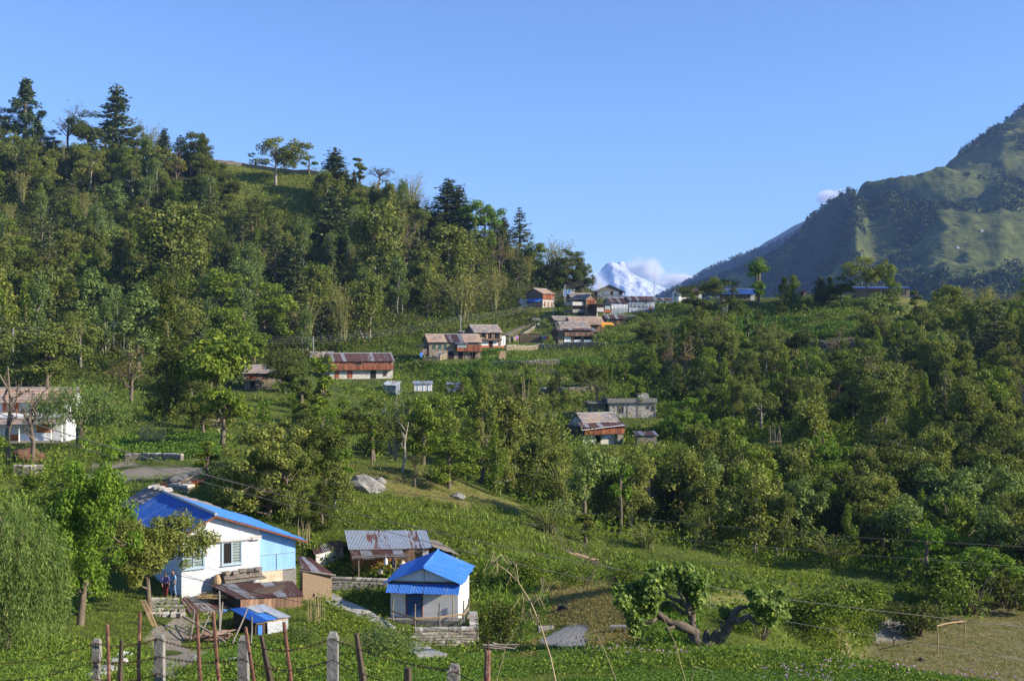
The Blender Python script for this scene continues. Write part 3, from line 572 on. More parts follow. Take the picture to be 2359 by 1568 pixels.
pk = [(1250, 712, 9100), (1300, 690, 9100), (1345, 662, 9080), (1370, 640, 9050), (1392, 612, 9000), (1405, 602, 8950), (1420, 606, 8950), (1436, 601, 8950), (1448, 622, 8930), (1462, 634, 8900), (1480, 640, 8850), (1500, 652, 8880), (1530, 662, 8920), (1570, 672, 8950), (1620, 690, 9000), (1700, 705, 9000)]
m4 = pk + [(1425, 632, 8600), (1445, 652, 8350), (1480, 672, 8200), (1400, 665, 8400), (1370, 690, 8400), (1520, 690, 8200), (1430, 700, 7900), (1560, 715, 7800), (1350, 730, 7700), (1470, 745, 7500), (1650, 740, 7600), (1250, 745, 7800)]
far = lambda q: (q[0], q[1], q[2] + 3400)
range_mesh('snow_mountain', [far(q) for q in m4], [far(q) for q in pk], (150, 90, 500, 420), (1180, 1760), (10700, 13000), 420, 320, 1500.0, .05, 75, 420, 61, m, sm=15)

# ------------------------------------------------------------------ clouds and haze
def cloudmat(name, dens, sc_, thr):
    m = bpy.data.materials.new(name); m.use_nodes = True; N = m.node_tree.nodes; L = m.node_tree.links; N.remove(N['Principled BSDF'])
    pv = N.new('ShaderNodeVolumePrincipled'); pv.inputs['Color'].default_value = (0.99, 0.99, 1.0, 1); pv.inputs['Anisotropy'].default_value = .2
    t = N.new('ShaderNodeTexCoord'); n1 = noise(N, L, t.outputs['Generated'], sc_, 5, .6)
    mp = N.new('ShaderNodeVectorMath'); mp.operation = 'DISTANCE'; L.new(t.outputs['Generated'], mp.inputs[0]); mp.inputs[1].default_value = (.5, .5, .42)
    f1 = N.new('ShaderNodeMapRange'); f1.inputs[1].default_value = .06; f1.inputs[2].default_value = .5; f1.inputs[3].default_value = .34; f1.inputs[4].default_value = -.26; L.new(mp.outputs['Value'], f1.inputs[0])
    ad = N.new('ShaderNodeMath'); ad.operation = 'ADD'; L.new(n1, ad.inputs[0]); L.new(f1.outputs[0], ad.inputs[1])
    L.new(mult(N, L, smooth01(N, L, ad.outputs[0], thr, thr + .16), dens), pv.inputs['Density']); L.new(pv.outputs[0], N['Material Output'].inputs['Volume']); return m
def cloud(px, py, wpx, hpx, d, dens, sc_, thr, k):
    bm = bmesh.new(); bmesh.ops.create_icosphere(bm, subdivisions=3, radius=1)
    wx, wz = wpx / F * d / 2, hpx / F * d / 2
    for v in bm.verts: v.co = Vector((v.co.x * wx, v.co.y * wx * .7, v.co.z * wz))
    me = bpy.data.meshes.new('cloud'); bm.to_mesh(me); bm.free()
    o = mobj('cloud', me, cloudmat('cloud_%d' % k, dens, sc_, thr)); o.location = P(px, py, d); o['kind'] = 'structure'
cloud(1486, 616, 150, 82, 13900, .010, 3.4, .42, 1); cloud(1366, 648, 120, 112, 10050, .010, 3.0, .42, 2); cloud(1570, 648, 190, 62, 13900, .012, 4.0, .42, 3); cloud(1921, 450, 110, 56, 10700, .018, 2.8, .42, 4)
mh = bpy.data.materials.new('haze'); mh.use_nodes = True; N = mh.node_tree.nodes; N.remove(N['Principled BSDF'])
pv = N.new('ShaderNodeVolumePrincipled'); pv.inputs['Color'].default_value = (0.32, 0.52, 1.0, 1); pv.inputs['Density'].default_value = 6.6e-5; pv.inputs['Anisotropy'].default_value = 0.0
mh.node_tree.links.new(pv.outputs[0], N['Material Output'].inputs['Volume'])
hb = MB(); hb.bx(-3300, 4300, -120, 9600, -1500, 1150)
tag(hb.build('haze', mh), kind='stuff')
# ------------------------------------------------------------------ plants: unit meshes (about 10 m tall), copied object by object
def unit(v): return v / np.maximum(np.linalg.norm(v, axis=-1, keepdims=True), 1e-9)
def leaf_quads(C, size, asp=0.6, nrm=None, tan=None, nj=0.8, tj=1.0, sj=0.35, fold=0.0):
    """Leaf shaped quads at centres C; nrm and tan bias facing and pointing."""
    n = len(C); nr = rng.normal(size=(n, 3)) * nj
    if nrm is not None: nr = nr + nrm
    nr = unit(nr); tg = rng.normal(size=(n, 3)) * tj
    if tan is not None: tg = tg + tan
    tg = tg - nr * (tg * nr).sum(1, keepdims=True); tg = unit(tg); bt = np.cross(nr, tg)
    Lh = (size * (1 + rng.uniform(-sj, sj, n)) / 2)[:, None]; Wd = Lh * asp
    q = np.stack([C - tg * Lh, C + bt * Wd - nr * Lh * fold, C + tg * Lh, C - bt * Wd - nr * Lh * fold], 1)
    return q.reshape(-1, 3)
def quads(V): return np.arange(len(V)).reshape(-1, 4)
def leafmesh(name, parts):
    V = np.concatenate(parts); return fmesh(name, V, quads(V))
def ball(n, shell=0.0):
    d = unit(rng.normal(size=(n, 3))); r = rng.uniform(shell ** 3, 1, n) ** (1 / 3); return d * r[:, None]

def bend(p0, p1, k=4, j=0.06):
    p0, p1 = np.array(p0, float), np.array(p1, float); L_ = np.linalg.norm(p1 - p0)
    return [tuple(p0 * (1 - t) + p1 * t + (rng.normal(size=3) * j * L_ * (0 < t < 1)) + np.array([0, 0, .10 * L_ * math.sin(t * math.pi)])) for t in np.linspace(0, 1, k)]

class Proto:
    def __init__(s, trunk, crown, tm, cm, H, W): s.trunk, s.crown, s.tm, s.cm, s.H, s.W = trunk, crown, tm, cm, H, W
def trunkmesh(name, mb, mat):
    me = bpy.data.meshes.new(name); me.from_pydata(mb.v, [], mb.f); me.polygons.foreach_set('use_smooth', np.ones(len(me.polygons), bool)); me.update(); me.materials.append(mat); return me
def proto(name, mb, parts, bark, leaf, H, W):
    c = leafmesh(name + '_crown', parts); c.materials.append(M[leaf]); return Proto(trunkmesh(name + '_trunk', mb, M[bark]), c, bark, leaf, H, W)

def broadleaf(name, leaf, bark, W=7.0, base=2.2, nclump=46, per=120, ls=0.34, cr=0.95, shell=0.45, seed=0, H=10.0, asp=0.62, lobes=5, droop=0.0, tr=0.26, skip=0.0):
    """Round topped tree of uneven lobes."""
    mb = MB(); top = H * .72; lean = rng.normal(size=2) * .35
    tp = [(lean[0] * (z / H), lean[1] * (z / H), z) for z in (-1.5, 0, H * .2, H * .4, top)]
    mb.tube(tp, [tr * 1.25, tr * 1.15, tr * .9, tr * .65, tr * .2], 7); parts = []
    lob = [(rng.uniform(-.42, .42) * W, rng.uniform(-.42, .42) * W, base + (H - base) * rng.uniform(.14 if base < 1.3 else .3, .78), rng.uniform(.20, .36)) for _ in range(lobes)] + [(lean[0], lean[1], H - W * .30, .32), (0, 0, (H + base) / 2, .36)]
    for k in range(nclump):
        lx, ly, lz, lr = lob[k % len(lob)]; o = ball(1, shell)[0]
        c = np.array([lx, ly, lz]) + o * np.array([lr * W, lr * W, lr * W * .85])
        c[2] = min(max(c[2], base * .8), H - .4)
        if rng.random() < skip: continue
        rr = cr * rng.uniform(.55, 1.25); n = int(per * rr * rr / cr / cr); Q_ = c + ball(n, .2) * rr * np.array([1.1, 1.1, .75]); out = unit(Q_ - c)
        parts.append(leaf_quads(Q_, ls, asp, nrm=out * 1.0 + np.array([0, 0, .5]), tan=np.array([0, 0, -droop]) if droop else None, nj=.55))
        if k % 3 == 0: mb.tube(bend((lean[0] * .4, lean[1] * .4, min(c[2] * .75, top * .9)), c, 4), [tr * .42, tr * .3, tr * .18, .03], 5)
    return proto(name, mb, parts, bark, leaf, H, W)

def loose(name, leaf, bark, W=6.0, H=11.0, stems=3, nclump=70, per=44, ls=0.26, cr=.75, base=2.5):
    """Airy alder: several thin pale stems, leaves in a loose veil."""
    mb = MB(); parts = []; tips = []
    for k in range(stems):
        a = rng.uniform(0, 6.28); r = rng.uniform(.3, .8) * W * .32; top = (math.cos(a) * r, math.sin(a) * r, H * rng.uniform(.78, .97)); b = (math.cos(a) * .25, math.sin(a) * .25, -1.2)
        pts = bend(b, top, 6, .035); mb.tube(pts, [.15, .14, .12, .09, .06, .025], 5); tips.append(pts)
    for k in range(nclump):
        pts = tips[k % stems]; t = rng.uniform(.22, 1.0); i = t * (len(pts) - 1); i0 = min(int(i), len(pts) - 2); p = np.array(pts[i0]) * (1 - i + i0) + np.array(pts[i0 + 1]) * (i - i0)
        a = rng.uniform(0, 6.28); Lb = W * .36 * rng.uniform(.3, 1.0) * (1.1 - .65 * t); c = p + np.array([math.cos(a) * Lb, math.sin(a) * Lb, Lb * rng.uniform(.2, .7)])
        if c[2] < base: continue
        if k % 2 == 0: mb.tube(bend(p, c, 3, .05), [.05, .035, .012], 4)
        rr = cr * rng.uniform(.7, 1.3); Q_ = c + ball(per) * rr; parts.append(leaf_quads(Q_, ls, .7, nrm=unit(Q_ - c) * .3 + np.array([0, 0, .3])))
    return proto(name, mb, parts, bark, leaf, H, W)

def pine(name, leaf, W=6.0, H=14.0, whorls=13, base=.22, per=20, ls=.55, droop=.10, irr=.25, power=.85, upturn=0.25):
    mb = MB(); mb.tube([(0, 0, -1.5), (0, 0, 0), (.05, .05, H * .5), (0, 0, H)], [.32, .28, .17, .03], 7); parts = []
    for k in range(whorls):
        t = k / (whorls - 1); z = H * (base + (0.985 - base) * t); Lb = W / 2 * ((1 - t) ** power * .95 + .05)
        nb = int(rng.integers(5, 8)) if t < .9 else 4; a0 = rng.uniform(0, 6.28)
        for i in range(nb):
            if rng.random() < irr * .5: continue
            a = a0 + i * 6.28 / nb + rng.uniform(-.3, .3); l = Lb * rng.uniform(1 - irr, 1 + irr * .6); dx, dy = math.cos(a), math.sin(a)
            zz = z + rng.uniform(-.25, .25); tip = (dx * l, dy * l, zz - l * droop + l * upturn * .5)
            mb.tube([(0, 0, zz), (dx * l * .55, dy * l * .55, zz - l * droop), tip], [.06, .04, .015], 4)
            n = max(4, int(per * (l / (W / 2)) ** .8)); s = rng.uniform(.12, 1.0, n) ** .7
            C = np.stack([dx * l * s, dy * l * s, zz - l * droop * np.minimum(s * 1.8, 1) + l * upturn * .5 * np.maximum(0, s - .5) * 2], 1) + rng.normal(size=(n, 3)) * np.array([.3, .3, .16])[None] * (W / 6)
            parts.append(leaf_quads(C, ls, .42, nrm=np.array([0, 0, 1.2]), tan=np.array([dx, dy, .25]) * 1.0, nj=.6, tj=.7))
    return proto(name, mb, parts, 'bark', leaf, H, W)

def column_tree(name, leaf, bark, W=3.6, H=12.0, nclump=60, per=75, ls=.3, waist=None, base=.6):
    """Upright juniper or poplar-like tree with a ragged outline."""
    mb = MB(); mb.tube([(0, 0, -1.5), (0, 0, 0), (.1, 0, H * .6), (0, 0, H * .95)], [.28, .24, .14, .03], 6); parts = []
    for k in range(nclump):
        t = rng.uniform(0, 1); z = base + (H - base - .3) * t; r = W / 2 * (math.sin(min(1, (t * 1.05 + .12)) * math.pi) ** .55)
        if waist is not None: r *= 1 - .72 * math.exp(-((t - waist) / .05) ** 2)
        a = rng.uniform(0, 6.28); rad = r * rng.uniform(.25, 1.0); c = np.array([math.cos(a) * rad, math.sin(a) * rad, z]); rr = .62 * rng.uniform(.6, 1.3)
        Q_ = c + ball(per) * rr * np.array([1, 1, 1.5]); parts.append(leaf_quads(Q_, ls, .5, nrm=unit(Q_ * np.array([1, 1, 0]) + 1e-6) * .8, tan=np.array([0, 0, .8])))
        if k % 6 == 0: mb.tube([(0, 0, z - .6), tuple(c)], [.05, .015], 4)
    return proto(name, mb, parts, bark, leaf, H, W)

def bamboo(name, leaf, W=6.0, H=11.0, n=34, per=34, ls=.42, sparse=False, arch=1.0):
    mb = MB(); parts = []
    for k in range(n):
        a = rng.uniform(0, 6.28); r0 = rng.uniform(.1, .9) * W * .13; r1 = W / 2 * rng.uniform(.15, 1.0) ** .8 * arch; h = H * rng.uniform(.62, 1.0)
        dx, dy = math.cos(a), math.sin(a); pts = []
        for t in np.linspace(0, 1, 7):
            pts.append((dx * (r0 + (r1 - r0) * t ** 2.2), dy * (r0 + (r1 - r0) * t ** 2.2), -.8 + (h + .8) * (t - .12 * t ** 5 * (1.5 if not sparse else .9))))
        mb.tube(pts, [.055, .055, .05, .042, .032, .02, .008], 4)
        P_ = np.array(pts); s = rng.uniform(.30 if not sparse else .45, 1.0, per); i = s * 6; i0 = np.minimum(i.astype(int), 5); f = (i - i0)[:, None]
        C = P_[i0] * (1 - f) + P_[i0 + 1] * f + rng.normal(size=(per, 3)) * (.42 if not sparse else .22)
        parts.append(leaf_quads(C, ls, .28, nrm=np.array([0, 0, .5]), tan=np.array([dx * .4, dy * .4, -.6]), nj=.8, tj=.6))
    return proto(name, mb, parts, 'culm', leaf, H, W)

def lopped(name, leaf, bark, H=11.0, balls=((0, 0, 9.6, 1.3), (.8, .3, 7.2, 1.2), (1.0, -.4, 4.8, 1.1), (-.9, .2, 6.0, .8)), per=340, ls=.42, fork=True):
    """Pollarded fodder tree: bare trunk and a few tufts of big leaves."""
    mb = MB(); mb.tube([(0, 0, -1.5), (0, 0, 0), (.12, 0, H * .3), (-.08, .05, H * .6), (.05, 0, H * .9)], [.30, .26, .21, .16, .07], 7); parts = []; W = 0
    for (x, y, z, r) in balls:
        W = max(W, 2 * (abs(x) + r)); mb.tube(bend((0, 0, max(1.2, z - r * 1.5 - abs(x))), (x, y, z), 4, .05), [.13, .11, .08, .04], 5)
        for q in range(5):
            c = np.array([x, y, z]) + ball(1, .4)[0] * r * .75; Q_ = c + ball(per // 5, .2) * r * .55
            parts.append(leaf_quads(Q_, ls, .6, nrm=unit(Q_ - np.array([x, y, z])) * .6 + np.array([0, 0, .4]), tan=np.array([0, 0, -.5])))
    return proto(name, mb, parts, bark, leaf, H, W)

def willow(name, leaf, W=8.0, H=10.0, strands=420, per=20, ls=.34, asp=.2, hang=2.6, base=1.0, bark='bark'):
    mb = MB(); mb.tube([(0, 0, -1), (.1, 0, H * .25), (0, .1, H * .6)], [.4, .34, .16], 7); parts = []
    for k in range(9):
        a = rng.uniform(0, 6.28); mb.tube(bend((0, 0, H * rng.uniform(.2, .45)), (math.cos(a) * W * .34, math.sin(a) * W * .34, H * rng.uniform(.6, .85)), 5, .04), [.16, .13, .1, .06, .02], 5)
    for k in range(strands):
        o = ball(1, .62)[0]; o[2] = abs(o[2]) * 1.0 - (.35 if hang > 2.5 else .9) * rng.random(); p = np.array([o[0] * W / 2, o[1] * W / 2, base + (H - base) * (.52 + .46 * o[2])]); h = hang * rng.uniform(.4, 1.2); h = min(h, p[2] - .3)
        t = rng.uniform(0, 1, per); out = unit(np.array([o[0], o[1], 0]) + 1e-6)
        C = p + out * (t[:, None] * .3 * (1 - t[:, None] * .3)) + np.stack([np.zeros(per), np.zeros(per), -t * h], 1) + rng.normal(size=(per, 3)) * .13
        parts.append(leaf_quads(C, ls, asp, nrm=out * .6, tan=np.array([0, 0, -1.2]) + out * .5, nj=.7, tj=.45))
    return proto(name, mb, parts, bark, leaf, H, W)

def bare(name, bark, H=9.0, W=4.0, knobs=True, leaf=None, nb=7, twig=10, per=12):
    """Leafless or nearly leafless tree."""
    mb = MB(); mb.tube([(0, 0, -1.2), (.1, 0, 0), (.2, .1, H * .3), (-.1, 0, H * .55), (.15, 0, H * .92)], [.26, .22, .19, .14, .04], 7); parts = []
    for k in range(nb):
        a = rng.uniform(0, 6.28); z0 = H * rng.uniform(.22, .75); L_ = W / 2 * rng.uniform(.5, 1.0); tip = np.array([math.cos(a) * L_, math.sin(a) * L_ * .6, min(H * .98, z0 + L_ * rng.uniform(.7, 1.6))]); pts = bend((.05, .02, z0), tip, 5, .07); mb.tube(pts, [.11, .10, .085, .07, .05], 5)
        for q in range(twig):
            e = tip + rng.normal(size=3) * np.array([.45, .45, .35]) * (1 if knobs else 1.5) + np.array([0, 0, .35]); b0 = np.array(pts[-1 if knobs else int(rng.integers(2, 5))]); mb.tube([tuple(b0), tuple((b0 + e) / 2 + rng.normal(size=3) * .06), tuple(e)], [.035, .025, .008], 3)
            if leaf: parts.append(leaf_quads(e + rng.normal(size=(per, 3)) * .2, .26, .5))
    if leaf: return proto(name, mb, parts, bark, leaf, H, W)
    return Proto(trunkmesh(name, mb, M[bark]), None, bark, None, H, W)

def shrub(name, leaf, W=2.6, H=2.2, n=1500, ls=.2, asp=.55, up=0.0):
    mb = MB(); parts = []
    for k in range(9):
        a = rng.uniform(0, 6.28); mb.tube(bend((0, 0, -.4), (math.cos(a) * W * .3, math.sin(a) * W * .3, H * rng.uniform(.5, .85)), 4, .06), [.05, .04, .03, .012], 4)
    nl = 11; cl = [(rng.uniform(-.34, .34) * W, rng.uniform(-.34, .34) * W, H * rng.uniform(.22, .74)) for _ in range(nl)]
    for c in cl:
        c = np.array(c); rr = rng.uniform(.16, .30) * W; Q_ = c + ball(n // nl, .3) * rr * np.array([1, 1, .9]); Q_[:, 2] = np.abs(Q_[:, 2])
        parts.append(leaf_quads(Q_, ls, asp, nrm=unit(Q_ - c) * .6 + np.array([0, 0, .4]), tan=np.array([0, 0, up]) if up else None))
    return proto(name, mb, parts, 'bark', leaf, H, W)

PR = {}
for k in range(3):
    PR['broad%d' % k] = broadleaf('broadleaf', 'leaf_green', 'bark', W=7.8 - k * .5, lobes=6 + k, nclump=64, base=.9)
    PR['dark%d' % k] = broadleaf('dark_broadleaf', 'leaf_dark', 'bark', W=6.2 + .5 * k, base=.8, nclump=66, per=130, ls=.32, lobes=5 + k)
    PR['olive%d' % k] = broadleaf('olive_broadleaf', 'leaf_olive', 'pale_bark', W=7.2, nclump=64, per=110, ls=.32, cr=.95, lobes=7, skip=.08, base=.9)
    PR['alder%d' % k] = loose('loose_alder', 'leaf_olive', 'pale_bark', stems=3 + k, W=6.6 + .6 * k, nclump=100 + 10 * k, per=64, ls=.34, base=1.6, cr=.85)
    PR['agrey%d' % k] = loose('grey_alder', 'leaf_grey', 'pale_bark', stems=3 + k, W=5.4 + .6 * k, H=12, nclump=90 + 10 * k, per=52, ls=.28, base=2.0, cr=.75)
    PR['pine%d' % k] = pine('pine', 'needle', W=6.6, H=14, whorls=17 + k, irr=.22, per=52, ls=.7, base=.14)
    PR['pinepale%d' % k] = pine('pale_pine', 'needle_pale', W=6.0, H=14, whorls=14, base=.22, irr=.35, per=44, droop=.06, ls=.62)
    PR['bamboo%d' % k] = bamboo('bamboo', 'bamboo_leaf', n=36, per=34)
    PR['bambg%d' % k] = bamboo('green_bamboo', 'bamboo_green', n=36, per=38, arch=1.2)
    PR['bush%d' % k] = shrub('bush', ('leaf_green', 'shrub_leaf', 'leaf_olive')[k])
    PR['lop%d' % k] = lopped('lopped_tree', ('leaf_green', 'leaf_bright', 'leaf_olive')[k], 'bark', balls=[((0, 0, 9.4, 1.2), (.8, .3, 7.0, 1.1), (.9, -.4, 4.6, 1.0), (-.8, .2, 5.8, .8)), ((.2, 0, 9.2, 1.5), (-1.0, .2, 6.6, 1.1), (1.1, .1, 6.0, 1.0)), ((0, .2, 9.6, 1.0), (.5, 0, 8.0, 1.1), (-.5, 0, 6.4, 1.0), (.5, 0, 4.6, .9), (-.3, 0, 3.0, .8))][k])
PR['goldround'] = broadleaf('golden_tree', 'leaf_gold', 'pale_bark', W=8.0, base=3.0, nclump=80, per=95, lobes=9, skip=.1)
PR['walnut'] = broadleaf('walnut_tree', 'leaf_bright', 'bark', W=9.5, base=1.0, nclump=60, per=100, ls=.42, lobes=7)
PR['bright'] = broadleaf('bright_tree', 'leaf_bright', 'bark', W=7.5, base=2.0, nclump=44, per=110, ls=.38, lobes=6)
PR['chestnut'] = broadleaf('big_leaf_tree', 'leaf_green', 'bark', W=6.6, base=3.2, nclump=56, per=120, ls=.42, lobes=6, droop=.6, tr=.4)
PR['oak'] = broadleaf('oak_tree', 'leaf_olive', 'bark', W=9.0, base=.8, nclump=70, per=150, ls=.34, lobes=7)
PR['bluegreen'] = broadleaf('blue_green_tree', 'leaf_grey', 'bark', W=5.0, base=1.0, nclump=44, per=110, lobes=5)
PR['twotier'] = column_tree('juniper', 'leaf_dark', 'bark', W=4.4, H=15, nclump=90, per=80, waist=.52)
PR['column'] = column_tree('column_conifer', 'needle', 'bark', W=4.0, H=14, nclump=80, per=70, ls=.42, waist=.72)
PR['slim'] = column_tree('slim_tree', 'leaf_green', 'bark', W=2.6, H=9, nclump=36, per=70)
PR['browncone'] = column_tree('brownish_tree', 'leaf_olive', 'bark', W=5.0, H=9, nclump=60, per=80)
PR['roundel'] = column_tree('oval_tree', 'leaf_dark', 'bark', W=4.2, H=8, nclump=46, per=80, base=1.0)
PR['feather'] = bamboo('feathery_bamboo', 'bamboo_leaf', n=20, per=22, ls=.30, sparse=True, arch=.9)
PR['twoball'] = lopped('two_ball_tree', 'leaf_bright', 'bark', balls=((0.2, 0, 8.6, 1.5), (1.0, 0, 6.9, 1.1), (-.5, .2, 7.2, 1.1), (.3, 0, 4.0, 1.0), (.6, .2, 2.4, 1.1)), per=420, ls=.36)
PR['umbrella'] = broadleaf('umbrella_tree', 'leaf_gold', 'bark', W=8.0, base=3.6, nclump=60, per=110, cr=1.0, lobes=9, skip=.12)
PR['willowgrey'] = willow('willow', 'leaf_willow', W=9.5, H=9.5, strands=520, per=20, ls=.36)
PR['willowbig'] = willow('weeping_willow', 'leaf_willow', W=9.0, H=12, strands=2000, per=24, ls=.30, asp=.19, hang=2.3, base=.2)
PR['greycrown'] = loose('grey_twig_tree', 'leaf_grey', 'pale_bark', stems=5, W=8.0, H=11, nclump=90, per=22, ls=.2)
PR['bareknob'] = bare('bare_pollard', 'bark', knobs=True, twig=12)
PR['bareleaf'] = bare('sparse_tree', 'bark', H=9, W=5, knobs=False, leaf='leaf_brown', nb=9, per=8)
PR['dead'] = bare('dead_tree', 'pale_bark', H=9, W=3, knobs=False, nb=4, twig=3)
PR['snagdark'] = bare('dark_sparse', 'bark', H=9, W=3.5, knobs=False, leaf='leaf_dark', nb=8, per=10)
PR['frontleaf'] = broadleaf('leafy_tree', 'leaf_bright', 'bark', W=7.6, base=1.0, nclump=130, per=150, ls=.26, cr=.75, lobes=10, droop=.4, H=11, asp=.5, tr=.3)
PR['frontbush'] = broadleaf('reddish_bush_tree', 'leaf_olive', 'bark', W=6.4, base=2.0, nclump=120, per=230, ls=.27, cr=.85, lobes=8, H=8, asp=.4, tr=.24)
PR['yellowleaf'] = broadleaf('yellowing_tree', 'leaf_olive', 'bark', W=8.0, base=.6, nclump=90, per=120, ls=.26, cr=.85, lobes=9, H=10, droop=.5)
PR['longbush0'] = shrub('willow_bush', 'leaf_willow', W=3.4, H=2.6, n=3600, ls=.22, asp=.2, up=.7)
PR['longbush1'] = shrub('leafy_bush', 'shrub_leaf', W=3.4, H=2.6, n=3200, ls=.15, asp=.55)
PR['longbush2'] = shrub('dark_bush', 'leaf_dark', W=3.0, H=2.8, n=2800, ls=.17, asp=.5)

TREES = []
def plant(kind, name, loc, h, w=None, label=None, cat='tree', group=None, rz=None, sink=.1, lean=0.0):
    """One plant: an Empty at its foot with its trunk and its crown, copies sharing mesh data."""
    p = PR[kind]; s = h / p.H; sx = (w / p.W) if w else s * rng.uniform(.85, 1.15)
    t = thing(name, label, cat, (loc[0], loc[1], loc[2] - sink), rng.uniform(0, 6.28) if rz is None else rz, group)
    t.scale = (sx, sx, s)
    if lean: t.rotation_euler = (0, lean, 0)
    if not hasattr(p, 'to'): p.to = mobj('trunk', p.trunk, None); p.co = mobj('crown', p.crown, None) if p.crown else None; a, c = p.to, p.co
    else:
        a = p.to.copy(); col.objects.link(a); c = None
        if p.co: c = p.co.copy(); col.objects.link(c)
    a.parent = t
    if c: c.parent = t
    TREES.append((t, loc, max(sx * p.W, .5)))
    return t
def plant_px(kind, name, px, base, top, wpx=None, label=None, cat='tree', group=None, dmin=25, **k):
    g = G(px, base, dmin); d = g.y; return plant(kind, name, g, (base - top) * d / F if base > top else 6, wpx * d / F if wpx else None, label, cat, group, **k)
